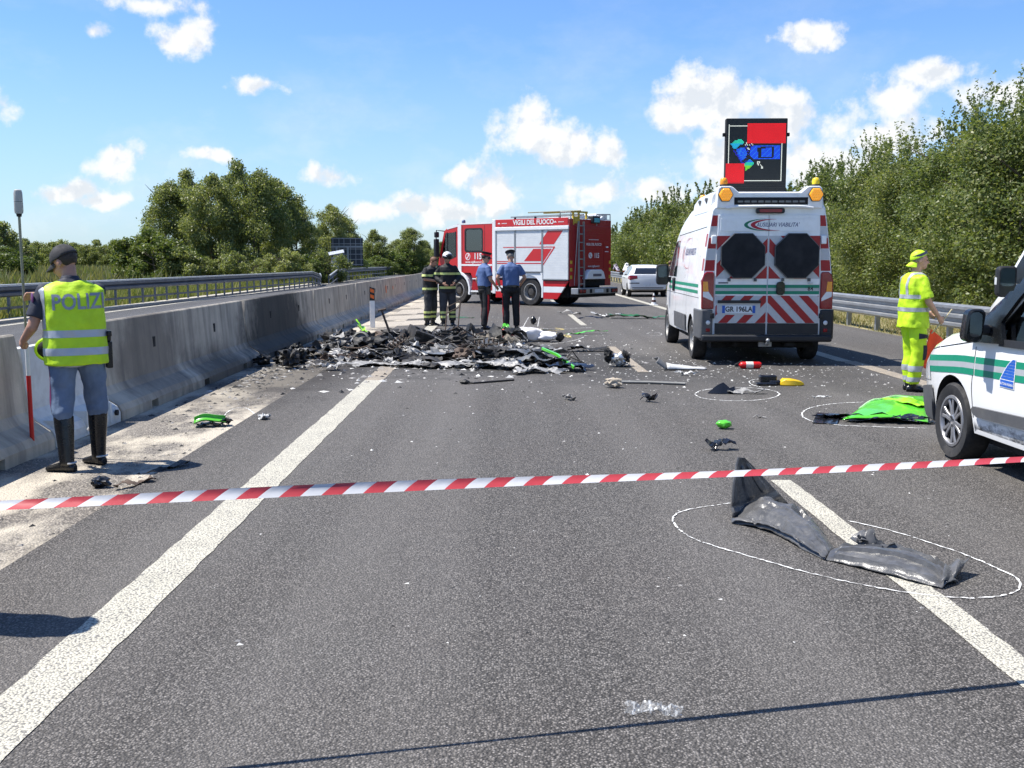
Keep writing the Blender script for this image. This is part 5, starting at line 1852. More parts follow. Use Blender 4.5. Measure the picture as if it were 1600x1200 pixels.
# ------------------------------------------------------------------ the high roof van
def make_van(loc, rz, label, rear=True):
    v = empty('van', loc, rz, label, 'van')
    W = 1.025

    def wf(scale):
        def fn(z):
            b = W * scale
            if z < 0.62: b -= 0.05 * ((0.62 - z) / 0.3) ** 2 * 0.6
            if z > 1.0: b -= 0.17 * ((z - 1.0) / 1.5) ** 1.5
            return b
        return fn

    def lv(bot, top, rc):
        e = top - rc
        return [bot + 0.05, bot + 0.15] + [bot + 0.15 + (e - bot - 0.15) * t for t in (0.18, 0.34, 0.5, 0.66, 0.83, 1.0)]
    S = [(0.0, 0.42, 2.44, wf(0.975), 0.12), (0.03, 0.40, 2.49, wf(0.99), 0.13), (0.12, 0.37, 2.52, wf(1.0), 0.14), (1.0, 0.35, 2.52, wf(1.0), 0.14), (2.0, 0.35, 2.53, wf(1.0), 0.14),
         (2.45, 0.34, 2.50, wf(1.0), 0.15), (2.9, 0.33, 2.41, wf(1.0), 0.16), (3.3, 0.33, 2.28, wf(1.0), 0.17), (3.62, 0.33, 2.12, wf(0.995), 0.17), (3.9, 0.33, 1.87, wf(0.99), 0.12), (4.2, 0.33, 1.57, wf(0.985), 0.10),
         (4.45, 0.33, 1.33, wf(0.975), 0.10), (4.62, 0.33, 1.22, wf(0.965), 0.14), (4.95, 0.31, 1.10, wf(0.93), 0.18), (5.2, 0.29, 0.98, wf(0.86), 0.2), (5.35, 0.29, 0.82, wf(0.77), 0.2), (5.41, 0.32, 0.66, wf(0.66), 0.1)]
    me = body_loft('body', S, lv).mesh('body', 0)
    wl = [(sx * 0.93, y, 0.34) for sx in (-1, 1) for y in (1.015, 4.462)]
    me = arch_cut(me, wl, 0.40, 0.5, 1, (MVW, MUNDER))
    body = obj('body', me, v)
    B = bvh_of(me)
    for sx in (-1, 1):
        wheel(v, sx * 0.895, 1.015, 0.338, 0.215, sx)
        wheel(v, sx * 0.895, 4.462, 0.338, 0.215, sx)
    mb = MB()
    mb.box(-0.8, 0.8, 0.3, 5.0, 0.24, 0.36)
    mb.tube([(-0.75, 1.015, 0.30), (0.75, 1.015, 0.30)], 0.06)
    mb.build('chassis', MUNDER, v)
    # cab side: windows, mirror, door gaps, cladding, handle
    for sx in (-1, 1):
        patch('side_window', [(3.02, 1.32), (4.28, 1.32), (4.20, 1.42), (3.66, 1.93), (3.50, 1.97), (3.06, 1.97)], B, 'x', sx, 0.004, MGLASSD, v)
        patch('lower_cladding', [(1.50, 0.43), (2.95, 0.43), (2.95, 0.70), (1.50, 0.70)], B, 'x', sx, 0.012, MPLASTG, v, thick=0.02)
        for y0 in (1.55, 2.97, 4.12):
            patch('door_gap', [(y0, 0.46), (y0 + 0.008, 0.46), (y0 + 0.008, 2.0 if y0 < 4 else 1.3), (y0, 2.0 if y0 < 4 else 1.3)], B, 'x', sx, 0.002, MSEAM, v, step=0.2)
        patch('side_groove', [(0.15, 1.025), (4.6, 1.025), (4.6, 1.033), (0.15, 1.033)], B, 'x', sx, 0.002, MSEAM, v, step=0.2)
        patch('roof_groove', [(0.12, 2.12), (3.3, 2.06), (3.3, 2.072), (0.12, 2.132)], B, 'x', sx, 0.002, MSEAM, v, step=0.2)
        mb = MB()
        mb.box(sx * 1.0 if sx > 0 else -1.06, 1.06 if sx > 0 else -1.0, 3.12, 3.26, 1.05, 1.30)
        mb.build('door_handle', MPLAST, v, bevel=0.02)
        mir = MB()
        xa, xb = (1.07, 1.27)
        rows = []
        for y, gx, gz in ((3.86, 0.0, 0.0), (3.88, 0.015, 0.02), (3.97, 0.012, 0.015), (4.03, -0.04, -0.06)):
            rows.append([Vector((sx * (p[0]), y, p[1])) for p in rrect(xa - gx, xb + gx, 1.17 - gz, 1.52 + gz, 0.055)])
        mir.loft(rows)
        mo = mir.build('mirror', MPLAST, v, smooth=40)
        MB().prism([(p[0], p[1]) for p in rrect(xa + 0.012, xb - 0.012, 1.29, 1.51, 0.045)], lambda a, b: (sx * a, 3.857, b), lambda a, b: (sx * a, 3.862, b)).build('mirror_glass', M('mirror_dark', (0.05, 0.075, 0.085), 0.08, metal=0.6), mo, smooth=0)
        MB().box(*sorted((sx * 1.262, sx * 1.285)), 3.9, 3.98, 1.30, 1.40).build('indicator', MCLEAR, mo, bevel=0.008)
        MB().box(*sorted((sx * 0.96, sx * 1.10)), 3.92, 4.0, 1.20, 1.30).build('mirror_arm', MPLAST, mo, bevel=0.015)
        patch('wheel_arch_trim', [(4.462 + 0.44 * math.cos(t), 0.34 + 0.44 * math.sin(t)) for t in np.linspace(0.25, PI - 0.1, 14)] + [(4.462 + 0.402 * math.cos(t), 0.34 + 0.402 * math.sin(t)) for t in np.linspace(PI - 0.1, 0.25, 14)], B, 'x', sx, 0.006, MVW, v, step=0.3)
    # windscreen (slanted roofline ahead)
    bm = bmesh.new()
    vs = [bm.verts.new(p) for p in ((-0.72, 3.72, 5), (0.72, 3.72, 5), (0.86, 4.42, 5), (-0.86, 4.42, 5))]
    bm.faces.new(vs)
    gridify(bm, (0, 1), 0.15)
    conform(bm, B, (0, 0, -1), 0.006)
    mw = bpy.data.meshes.new('windscreen')
    bm.to_mesh(mw); bm.free()
    obj('windscreen', mw, v, MGLASSD)
    # green bands from tail to nose
    for z0, z1 in ((1.092, 1.142), (1.188, 1.238)):
        for sx in (-1, 1):
            patch('green_band', [(0.27, z0), (2.95, z0), (2.95, z1), (0.27, z1)], B, 'x', sx, 0.003, MGREEN, v)
            patch('green_band', [(2.99, z0), (4.10, z0), (4.10, z1), (2.99, z1)], B, 'x', sx, 0.003, MGREEN, v)
    if not rear:
        return v
    yb = -0.004

    def rp(name, pts, mat, y0=-0.004, y1=0.03, parent=v, bevel=0):
        return MB().yprism(pts, y0, y1).build(name, mat, parent, smooth=0, bevel=bevel)

    # rear doors: two leaves standing a touch proud of the body
    doors = []
    for sx in (-1, 1):
        xs = sorted((sx * 0.005, sx * 0.80))
        xt = sorted((sx * 0.005, sx * 0.775))
        pts = [(xs[0], 0.47), (xs[1], 0.47), (xt[1] if sx > 0 else xs[1], 2.30), (xt[0] if sx < 0 else xs[0], 2.30)]
        pts = [(0.006 * sx, 0.47), (0.80 * sx, 0.47), (0.80 * sx, 1.5), (0.765 * sx, 2.30), (0.006 * sx, 2.30)]
        d = rp('rear_door', pts, MVW, -0.022, 0.02, bevel=0.006)
        doors.append(d)
        rp('door_foot', [(0.012 * sx, 0.475), (0.795 * sx, 0.475), (0.795 * sx, 0.645), (0.012 * sx, 0.645)], MPLAST, -0.032, -0.021, d)
        rp('window_blank', [(0.012 * sx, 2.05), (0.74 * sx, 2.05), (0.735 * sx, 2.25), (0.012 * sx, 2.25)], MVW, -0.028, -0.02, d, bevel=0.006)

        def stripes(z0, z1, x0, x1, pitch, slope, ph, lst):
            """diagonal red bands clipped to a box; slope: how far x moves per unit height"""
            out = []
            n = int((abs(x1 - x0) + abs(slope) * (z1 - z0)) / pitch) + 4
            for k in range(-n, n):
                bm = bmesh.new()
                a = ph + k * pitch
                q = [(a, z0), (a + pitch / 2, z0), (a + pitch / 2 + slope * (z1 - z0), z1), (a + slope * (z1 - z0), z1)]
                bm.faces.new([bm.verts.new((p[0], 0, p[1])) for p in q])
                for co, no in (((x0, 0, 0), (-1, 0, 0)), ((x1, 0, 0), (1, 0, 0))):
                    bmesh.ops.bisect_plane(bm, geom=bm.verts[:] + bm.edges[:] + bm.faces[:], plane_co=co, plane_no=no, clear_outer=True)
                if bm.faces:
                    f = bm.faces[:][0]
                    out.append([(v_.co.x, v_.co.z) for v_ in f.verts])
                bm.free()
            return out

        # lower hatched plate field, upper chevrons
        rp('reflective_sheet', [(0.012 * sx, 0.648), (0.79 * sx, 0.648), (0.79 * sx, 1.072), (0.012 * sx, 1.072)], MREFW, -0.0245, -0.0215, d)
        x0, x1 = sorted((0.013 * sx, 0.789 * sx))
        for pl in stripes(0.649, 1.071, x0, x1, 0.285, -0.95 * sx, 0.03 if sx > 0 else 0.11, None):
            rp('red_hatch', pl, MREFR, -0.0262, -0.0243, d)
        rp('reflective_sheet', [(0.012 * sx, 1.33), (0.795 * sx, 1.33), (0.78 * sx, 1.985), (0.012 * sx, 1.985)], MREFW, -0.0245, -0.0215, d)
        x0, x1 = sorted((0.013 * sx, 0.785 * sx))
        for pl in stripes(1.331, 1.984, x0, x1, 0.40, -0.95 * sx, 0.0 if sx > 0 else 0.20, None):
            rp('red_hatch', pl, MREFR, -0.0262, -0.0243, d)
        for z0, z1 in ((1.092, 1.142), (1.188, 1.238)):
            rp('green_band', [(0.008 * sx, z0), (0.795 * sx, z0), (0.795 * sx, z1), (0.008 * sx, z1)], MGREEN, -0.0245, -0.0215, d)
        rp('silver_band', [(0.008 * sx, 1.142), (0.795 * sx, 1.142), (0.795 * sx, 1.188), (0.008 * sx, 1.188)], MSILT, -0.0235, -0.0215, d)
        # octagonal board in its frame
        cx = -0.39 if sx < 0 else 0.43
        oc = [(cx + 0.365 * math.cos(R_(22.5 + 45 * k)), 1.68 + 0.372 * math.sin(R_(22.5 + 45 * k))) for k in range(8)]
        oi = [(cx + 0.352 * math.cos(R_(22.5 + 45 * k)), 1.68 + 0.358 * math.sin(R_(22.5 + 45 * k))) for k in range(8)]
        fr = rp('octagon_frame', oc, M('grey_frame', (0.10, 0.10, 0.10), 0.6), -0.075, -0.03, d, bevel=0.004)
        rp('octagon_board', oi, MMATB, -0.082, -0.0752, fr)
        for hx in (-0.2, 0.2):
            rp('hinge_clip', [(cx + hx - 0.02, 1.29), (cx + hx + 0.02, 1.29), (cx + hx + 0.02, 1.34), (cx + hx - 0.02, 1.34)], MPLASTG, -0.06, -0.02, fr)
        mb = MB()
        hx = 0.835 * sx
        mb.box(hx - 0.04, hx + 0.04, -0.06, 0.0, 1.86, 1.99)
        mb.build('door_hinge', MVW, d, bevel=0.012)
        mb = MB()
        mb.box(hx - 0.03, hx + 0.03, -0.05, 0.0, 0.72, 0.80)
        mb.build('door_hinge', MPLAST, d, bevel=0.012)
        # tail lamp
        xl = sorted((sx * 0.815, sx * 1.0))
        out = sx * 1.005
        lp = [(sx * 0.815, 0.865), (out, 0.865), (out, 1.30), (sx * 0.975, 1.40), (sx * 0.93, 1.435), (sx * 0.83, 1.435), (sx * 0.815, 1.40)]
        t = MB().yprism(lp, -0.035, 0.13).build('tail_lamp', MTAIL, v, smooth=0, bevel=0.014)
        rp('reversing_lens', [(sx * 0.83, 0.985), (sx * 0.985, 1.055), (sx * 0.985, 1.13), (sx * 0.90, 1.13), (sx * 0.83, 1.03)], MCLEAR, -0.0395, -0.0345, t)
        rp('turn_lens', [(sx * 0.90, 1.132), (sx * 0.985, 1.06 + 0.072), (sx * 0.985, 1.285), (sx * 0.915, 1.285)], MAMB, -0.0395, -0.0345, t)
        # corner trim red and white towards the roof
        for k in range(5):
            za = 1.45 + k * 0.17
            xe = lambda z: (W * 0.975 - 0.17 * ((z - 1.0) / 1.5) ** 1.5)
            ins = lambda z: 0.80 - 0.035 * (z - 1.5) / 0.8 + 0.012
            zb = za + 0.165
            pts = [(sx * ins(za), za), (sx * (xe(za) - 0.01), za), (sx * (xe(zb) - 0.01), zb), (sx * ins(zb), zb)]
            rp('corner_tape', pts, MREFR if k % 2 == 0 else MREFW, -0.0035, 0.001, v)
        patch('side_tape', [(0.015, 1.45), (0.075, 1.45), (0.075, 1.64), (0.015, 1.64)], B, 'x', sx, 0.004, MREFR, v)
        patch('side_tape', [(0.015, 1.82), (0.075, 1.82), (0.075, 2.02), (0.015, 2.02)], B, 'x', sx, 0.004, MREFR, v)
    # lettering on the doors
    L0 = doors[0]
    fm = lambda u, z: Vector((u, -0.0292, z))
    sickle('logo_sickle', -0.06, 2.15, 0.32, 0.092, 0.055, 85, 285, lambda a, b: Vector((a, -0.0291, b)), MLOGG, L0)
    sickle('logo_sickle', 0.05, 2.15, 0.33, 0.088, 0.07, 80, 290, lambda a, b: Vector((a, -0.0295, b)), MLOGR, L0)
    letters('lettering', 'AUSILIARI VIABILITA\'', 0.088, lambda u, z: Vector((u + 0.13, -0.0293, z + 2.15)), MNAVYL, L0, bold=0.012, shear=0.25, sx=0.80)
    letters('unit_number', '84', 0.085, lambda u, z: Vector((u + 0.66, -0.0262, z + 1.175)), MINK, doors[1], bold=0.02)
    rp('badge', [(-0.75, 1.255), (-0.60, 1.255), (-0.60, 1.278), (-0.75, 1.278)], MGREYL, -0.0265, -0.0245, L0)
    mb = MB()
    mb.ell((0.655, -0.03, 1.265), (0.045, 0.015, 0.018), None, 10)
    mb.build('side_marker', MCLEAR, doors[1], smooth=180)
    # handle, number plate
    mb = MB()
    mb.yprism(rrect(0.135, 0.265, 1.08, 1.285, 0.05), -0.055, -0.022)
    hd = mb.build('rear_handle', MBLKV, doors[1], smooth=30, bevel=0.008)
    rp('plate_recess', rrect(-0.765, -0.10, 0.775, 1.0, 0.05), MREFW, -0.029, -0.0262, L0)
    rp('plate_lamp_bar', [(-0.755, 0.955), (-0.095, 0.955), (-0.095, 1.0), (-0.755, 1.0)], MPLAST, -0.05, -0.029, L0)
    pl = rp('number_plate', [(-0.685, 0.80), (-0.175, 0.80), (-0.175, 0.918), (-0.685, 0.918)], MPLW, -0.034, -0.029, L0)
    for xa in (-0.685, -0.22):
        rp('plate_band', [(xa, 0.8005), (xa + 0.045, 0.8005), (xa + 0.045, 0.9175), (xa, 0.9175)], MPLB, -0.0355, -0.0338, L0)
    letters('plate_letters', 'GR 196LA', 0.108, lambda u, z: Vector((u - 0.43, -0.036, z + 0.859)), MINK, L0, bold=0.028, sx=0.9)
    # bumper, tow ball
    bp = [(-1.02, 0.36), (1.02, 0.36), (1.02, 0.80), (0.825, 0.80), (0.825, 0.47), (-0.825, 0.47), (-0.825, 0.80), (-1.02, 0.80)]
    mb = MB()
    rows = []
    mb.box(-1.0, 1.0, -0.10, 0.30, 0.36, 0.468)
    bo = mb.build('bumper', MPLAST, v, bevel=0.03, seg=3)
    for sx in (-1, 1):
        mb = MB()
        xo = lambda q: sx * q
        mb.zprism([(xo(0.825), -0.03), (xo(1.0), -0.06), (xo(1.035), 0.0), (xo(1.045), 0.55), (xo(0.99), 0.55), (xo(0.825), 0.05)], 0.40, 0.855)
        c = mb.build('bumper_corner', MPLASTG if sx < 0 else MPLAST, v, bevel=0.02, seg=3)
        mb = MB()
        mb.ell((xo(0.90), -0.052, 0.655), (0.035, 0.012, 0.035), None, 12)
        mb.build('round_lens', MCLEAR, c, smooth=180)
        mb = MB()
        mb.box(*sorted((xo(0.87), xo(0.93))), -0.062, -0.03, 0.515, 0.565)
        mb.build('reflector', MTAIL, c, bevel=0.006)
    mb = MB()
    mb.tube([(0, 0.1, 0.33), (0, -0.14, 0.33), (0, -0.17, 0.36)], 0.025, 8).ell((0, -0.175, 0.39), (0.032, 0.032, 0.032), None, 12)
    mb.box(-0.10, 0.10, 0.02, 0.06, 0.28, 0.36)
    mb.build('tow_ball', MSTEELG, v, smooth=50)
    mb = MB()
    mb.box(0.3, 0.45, -0.02, 0.3, 0.29, 0.345).tube([(-0.45, 0.05, 0.31), (-0.45, 0.9, 0.30)], 0.035, 8).box(-0.8, 0.8, 0.25, 0.35, 0.25, 0.33)
    mb.build('exhaust_and_brackets', MUNDER, v)
    # roof equipment: white cap with two raised ears, lamps, light bar, brake light
    cap = empty('roof_equipment', (0, 0, 0), parent=v)
    mb = MB()
    edge = [(-0.80, 2.40), (0.80, 2.40), (0.79, 2.70), (0.75, 2.735), (0.60, 2.735), (0.56, 2.72), (0.47, 2.64), (-0.47, 2.64), (-0.56, 2.72), (-0.60, 2.735), (-0.75, 2.735), (-0.79, 2.70)]
    rows = []
    for y, zs_, xs_ in ((-0.035, 0, 1.0), (0.18, 0.01, 1.005)):
        rows.append([Vector((x * xs_, y, z + zs_)) for x, z in edge])
    mb.loft(rows)
    mb.build('roof_cap', MVW, cap, smooth=30, bevel=0.012)
    mb = MB()
    rows = []
    for y, zt, xt in ((0.15, 2.66, 0.86), (0.5, 2.67, 0.865), (1.7, 2.66, 0.865), (2.1, 2.62, 0.85), (2.5, 2.50, 0.80)):
        rows.append([Vector((s_ * xt * f_, y, z)) for s_, f_, z in ((-1, 1.02, 2.36), (1, 1.02, 2.36), (1, 0.985, zt - 0.06), (1, 0.93, zt), (-1, 0.93, zt), (-1, 0.985, zt - 0.06))])
    mb.loft(rows)
    ro = mb.build('roof_pod', MVW, cap, smooth=30, bevel=0.01)
    for sx in (-1, 1):
        for yy in (0.55, 1.25):
            x_ = sx * 0.878
            mb = MB()
            mb.prism([(yy, 2.50), (yy + 0.20, 2.57), (yy + 0.12, 2.60), (yy - 0.04, 2.585)], lambda a, b: (sx * 0.84, a, b), lambda a, b: (sx * 0.876, a, b))
            mb.build('side_lamp', MPLASTG, ro, smooth=0, bevel=0.006)
    for x in (-0.675, 0.69):
        hexp = [(x + 0.105 * math.cos(R_(60 * k)), 2.605 + 0.105 * math.sin(R_(60 * k))) for k in range(6)]
        rp('amber_lamp', hexp, MAMBL, -0.085, -0.04, cap, bevel=0.012)
        hexo = [(x + 0.118 * math.cos(R_(60 * k)), 2.605 + 0.118 * math.sin(R_(60 * k))) for k in range(6)]
        rp('lamp_rim', hexo, MPLASTG, -0.055, -0.034, cap)
        mb = MB()
        for a in range(-3, 4):
            for b in range(-3, 4):
                px_, pz_ = x + 0.026 * a + 0.013 * (b % 2), 2.605 + 0.0245 * b
                if math.hypot(px_ - x, pz_ - 2.605) < 0.085:
                    mb.ell((px_, -0.0855, pz_), (0.008, 0.005, 0.008), None, 6)
        mb.build('lamp_beads', M('amber_bead', (0.95, 0.55, 0.10), 0.2, coat=0.5), cap, smooth=180)
    rp('light_bar_recess', [(-0.54, 2.455), (0.575, 2.455), (0.575, 2.565), (-0.54, 2.565)], MMATB, -0.04, -0.034, cap)
    for k in range(10):
        xa = -0.49 + 0.104 * k
        rp('light_bar_lamp', rrect(xa, xa + 0.082, 2.487, 2.516, 0.01), M('lamp_grey', (0.13, 0.13, 0.135), 0.25, coat=0.4), -0.052, -0.038, cap)
    mb = MB()
    mb.yprism(rrect(-0.205, 0.225, 2.322, 2.402, 0.03), -0.075, 0.02)
    bl = mb.build('brake_light_housing', MPLAST, cap, bevel=0.01)
    rp('brake_light', rrect(-0.16, 0.18, 2.338, 2.386, 0.015), MTAIL, -0.081, -0.074, cap)
    mb = MB()
    mb.tube([(-0.66, -0.03, 2.405), (-0.5, -0.06, 2.425), (0, -0.07, 2.432), (0.5, -0.06, 2.425), (0.66, -0.03, 2.405)], 0.022, 8)
    mb.build('roof_lip', MVW, cap, smooth=50)
    for x, y, mt in ((-0.69, 0.06, MAMB), (0.71, 0.06, MYEL), (-0.70, 2.05, MAMB)):
        mb = MB()
        z = 2.735 if y < 1 else 2.60
        mb.lathe([(0.062, z), (0.062, z + 0.025), (0.056, z + 0.03)], 18, Matrix.Translation((x, y, 0)))
        bq = mb.build('beacon_base', MPLAST, cap)
        mb = MB()
        mb.lathe([(0.056, z + 0.028), (0.06, z + 0.07), (0.05, z + 0.115), (0.03, z + 0.13), (0.001, z + 0.132)], 18, Matrix.Translation((x, y, 0)))
        mb.build('beacon_dome', mt, cap, smooth=50)
    # side lettering and logo
    sickle('logo_sickle', 1.75, 1.73, -0.62, 0.25, -0.045, 75, 290, lambda a, b: Vector((-3, a, b)), MLOGR, v, B, (1, 0, 0))
    sickle('logo_sickle', 1.80, 1.73, -0.70, 0.27, -0.03, 95, 265, lambda a, b: Vector((-3, a, b)), MGREYL, v, B, (1, 0, 0))
    letters('lettering', 'AUSILIARI VIABILITA\'', 0.16, lambda u, z: Vector((-3, 1.55 - u, z + 1.75)), MNAVYL, v, bold=0.01, shear=0.2, sx=0.85, bvh=B, d=(1, 0, 0), off=0.004)
    # message board on its mast frame
    bd = empty('message_board', (-0.03, 0.95, 2.62), 0, parent=v)
    MB().box(-0.49, 0.49, 0.0, 0.14, 0.0, 1.255).build('board_case', MMATB, bd, smooth=0, bevel=0.012)
    rp('board_face', [(-0.475, 0.02), (0.475, 0.02), (0.475, 1.24), (-0.475, 1.24)], M('board_face_black', (0.012, 0.015, 0.015), 0.5), -0.006, 0.0, bd)
    for k in range(9):
        rp('louvre', [(-0.47, 0.03 + k * 0.026), (0.47, 0.03 + k * 0.026), (0.47, 0.036 + k * 0.026), (-0.47, 0.036 + k * 0.026)], M('louvre_black', (0.03, 0.032, 0.033), 0.5), -0.014, -0.0061, bd)
    for sx in (-1, 1):
        MB().box(*sorted((sx * 0.49, sx * 0.535)), 0.03, 0.09, 0.975, 1.03).build('lug', MMATB, bd, bevel=0.008)
        MB().bar((sx * 0.3, 0.2, 0.05), (sx * 0.3, 0.14, 1.0), 0.05, 0.05).build('mast', MMATB, bd)
    MB().bar((0.42, 0.1, 0.30), (0.60, 0.35, 0.05), 0.03, 0.03).build('stay', MMATB, bd)
    # lit dots
    dots = {}
    u = 0.98 / 860.0                       # metres per unit of the drawing below

    def inpoly(x, y, pl):
        c = False
        for i in range(len(pl)):
            x0, y0 = pl[i]
            x1, y1 = pl[i - 1]
            if (y0 > y) != (y1 > y) and x < (x1 - x0) * (y - y0) / (y1 - y0) + x0: c = not c
        return c
    car1 = [(550, 480), (565, 440), (600, 420), (970, 418), (972, 606), (610, 606), (570, 590), (550, 560)]
    glass = [(650, 440), (880, 436), (884, 585), (660, 588)]
    roof = [(705, 455), (850, 452), (852, 575), (708, 576)]
    car2 = [(352, 470), (440, 440), (475, 455), (508, 530), (470, 610), (420, 632), (385, 570)]
    head = [(272, 395), (330, 350), (405, 322), (440, 345), (462, 385), (400, 410), (335, 470), (300, 440)]
    tail = [(470, 665), (545, 608), (610, 655), (560, 720), (490, 765)]
    rnd = random.Random(2)
    pitch = 14.6
    for i in range(57):
        for j in range(57):
            x, y = 216 + i * pitch, 118 + j * pitch
            if x > 1040 or y > 938: continue
            c = None
            if 505 < x < 1035 and y < 388: c = 'red'
            elif x < 472 and y > 662: c = 'red'
            elif inpoly(x, y, glass) and not inpoly(x, y, roof): c = None
            elif inpoly(x, y, car1): c = 'blue' if (i + j) % 5 else 'azure'
            elif inpoly(x, y, car2): c = 'azure' if rnd.random() < 0.5 else 'blue'
            elif inpoly(x, y, head): c = 'cyan' if y > 385 else 'teal'
            elif inpoly(x, y, tail): c = 'azure' if y < 650 else ('teal' if y < 700 else 'green')
            elif (j == 2 and 240 < x < 505) or (i == 2 and 130 < y < 662) or (j == 54 and x > 472 and x < 990) or (i == 53 and y > 388 and y < 912): c = 'white'
            elif (x, y) and abs((x - 330) * 0.82 - (y - 500) * 0.57) < 10 and 470 < y < 660: c = 'navy'
            elif 440 < x < 590 and 380 < y < 480 and rnd.random() < 0.25: c = 'white'
            elif 640 < x < 740 and 630 < y < 770 and abs(abs(x - 650) * 0.9 - abs(y - 650)) < 26 and rnd.random() < 0.6: c = 'white'
            elif 450 < x < 560 and 390 < y < 700 and rnd.random() < 0.16: c = 'navy'
            if c: dots.setdefault(c, []).append(((x - 635) * u, (1135 - y) * u + 0.0075))
    cols = {'red': (1.0, 0.012, 0.02), 'blue': (0.01, 0.09, 1.0), 'azure': (0.02, 0.22, 1.0), 'cyan': (0.02, 0.55, 0.95), 'teal': (0.03, 0.75, 0.5), 'green': (0.25, 0.9, 0.05), 'white': (0.85, 0.9, 0.8), 'navy': (0.02, 0.02, 0.5)}
    for c, pts in dots.items():
        V = np.zeros((len(pts), 4, 3))
        r = 0.0063
        for k, (x, z) in enumerate(pts):
            V[k] = ((x - r, -0.0085, z - r), (x + r, -0.0085, z - r), (x + r, -0.0085, z + r), (x - r, -0.0085, z + r))
        md = M('led_' + c, tuple(q * 0.4 for q in cols[c]), 0.5, var=0.0, emis=cols[c], estr=0.55)
        o = obj('lit_dots', quads_mesh('lit_dots', V), bd, md)
        o['kind'] = 'stuff'
    return v


make_van((4.08, 16.0, 0.0), R_(-2.3), 'white high roof van with red chevrons and a lit message board on its roof')
make_van((7.16, 8.97, 0.0), R_(-4.5), 'white van on the hard shoulder, hidden except for its black mirror and pillar', rear=False)
# ------------------------------------------------------------------ fire engine, standing across the lanes
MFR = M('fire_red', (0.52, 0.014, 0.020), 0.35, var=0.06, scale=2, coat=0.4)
MFRD = M('fire_red_shaded', (0.34, 0.010, 0.016), 0.4, var=0.06, scale=2, coat=0.3)  # darker copy of the fire red, shade of the rear put into the colour
MFW = M('fire_white', (0.76, 0.77, 0.77), 0.4, var=0.04, scale=3)
MALU = M('shutter_aluminium', (0.66, 0.68, 0.69), 0.45, metal=0.1, var=0.05, scale=3)
MALD = M('aluminium_dull', (0.35, 0.36, 0.37), 0.45, metal=0.6, var=0.1)
MCHECK = M('warning_yellow', (0.62, 0.42, 0.04), 0.5)
fe_th = R_(49)
fe = empty('fire_engine', (3.15, 37.24, 0.0), fe_th, 'red and white fire engine standing across the lanes', 'fire engine')


def fbox(name, x0, x1, y0, y1, z0, z1, mat, parent=None, bev=0.01):
    return MB().box(x0, x1, y0, y1, z0, z1).build(name, mat, parent or fe, smooth=0, bevel=bev)


def lside(name, pts, mat, x=-1.25, d0=0.004, d1=0.03, parent=None, bev=0):
    """panel on the left flank; pts in (y, z)"""
    return MB().xprism(pts, x - d0, x + d1).build(name, mat, parent or fe, smooth=0, bevel=bev)


# chassis and running gear
fbox('chassis', -0.45, 0.45, 0.2, 6.2, 0.55, 0.95, MUNDER)
fbox('tank', -0.95, 0.95, 0.25, 1.1, 0.30, 0.75, MUNDER, bev=0.05)
fbox('battery_box', -1.1, -0.5, 2.65, 3.5, 0.35, 0.85, MUNDER, bev=0.03)
fbox('step_box', -1.15, -0.6, 4.0, 4.5, 0.33, 0.75, MUNDER, bev=0.03)
for sx in (-1, 1):
    wheel(fe, sx * 1.06, 1.8, 0.50, 0.30, sx, rim='truck', rr=0.30)
    wheel(fe, sx * 1.06, 5.37, 0.50, 0.30, sx, rim='truck', rr=0.30)
wheel(fe, 0.72, 1.8, 0.50, 0.28, 1, rim='truck', rr=0.30)
mb = MB()
mb.tube([(-1.0, 1.8, 0.5), (1.0, 1.8, 0.5)], 0.09).tube([(-1.0, 5.37, 0.5), (1.0, 5.37, 0.5)], 0.08)
mb.build('axles', MUNDER, fe)
# body box with wheel cut-outs
mb = MB().box(-1.235, 1.235, 0.0, 3.55, 0.98, 3.08)
body = mb.build('body', MFW, fe, smooth=0, bevel=0.03)
fbox('body_floor', -1.15, 1.15, 2.45, 3.55, 0.5, 0.98, MUNDER)
fbox('rear_pillar', -1.245, 1.245, -0.002, 0.05, 0.95, 3.06, MFRD)
fbox('front_pillar', -1.262, 1.262, 3.42, 3.58, 0.40, 3.12, MFW, bev=0.02)
# title board along the roof edge
lside('title_board', [(0.06, 2.845), (3.40, 2.845), (3.40, 3.105), (0.06, 3.105)], MFR, d0=0.012, bev=0.01)
lside('gutter', [(0.02, 2.70), (3.42, 2.70), (3.42, 2.825), (0.02, 2.825)], MFW, d0=0.04, d1=0.02, bev=0.015)
letters('lettering', 'VIGILI DEL FUOCO', 0.235, lambda u, v: Vector((-1.266, 1.62 - u, 2.972 + v)), MFW, fe, bold=0.03, sx=0.95)
for yy in (3.12, 0.5):
    mb = MB()
    mb.xprism([(yy + 0.19, 2.945), (yy + 0.05, 2.945), (yy + 0.12, 3.0)], -1.2655, -1.26)
    mb.build('maker_mark', MFW, fe, smooth=0)
    for q in range(5): lside('small_print', [(yy - 0.02 - q * 0.05, 2.948), (yy - 0.055 - q * 0.05, 2.948), (yy - 0.055 - q * 0.05, 2.978), (yy - 0.02 - q * 0.05, 2.978)], MFW, x=-1.262, d0=0.004)
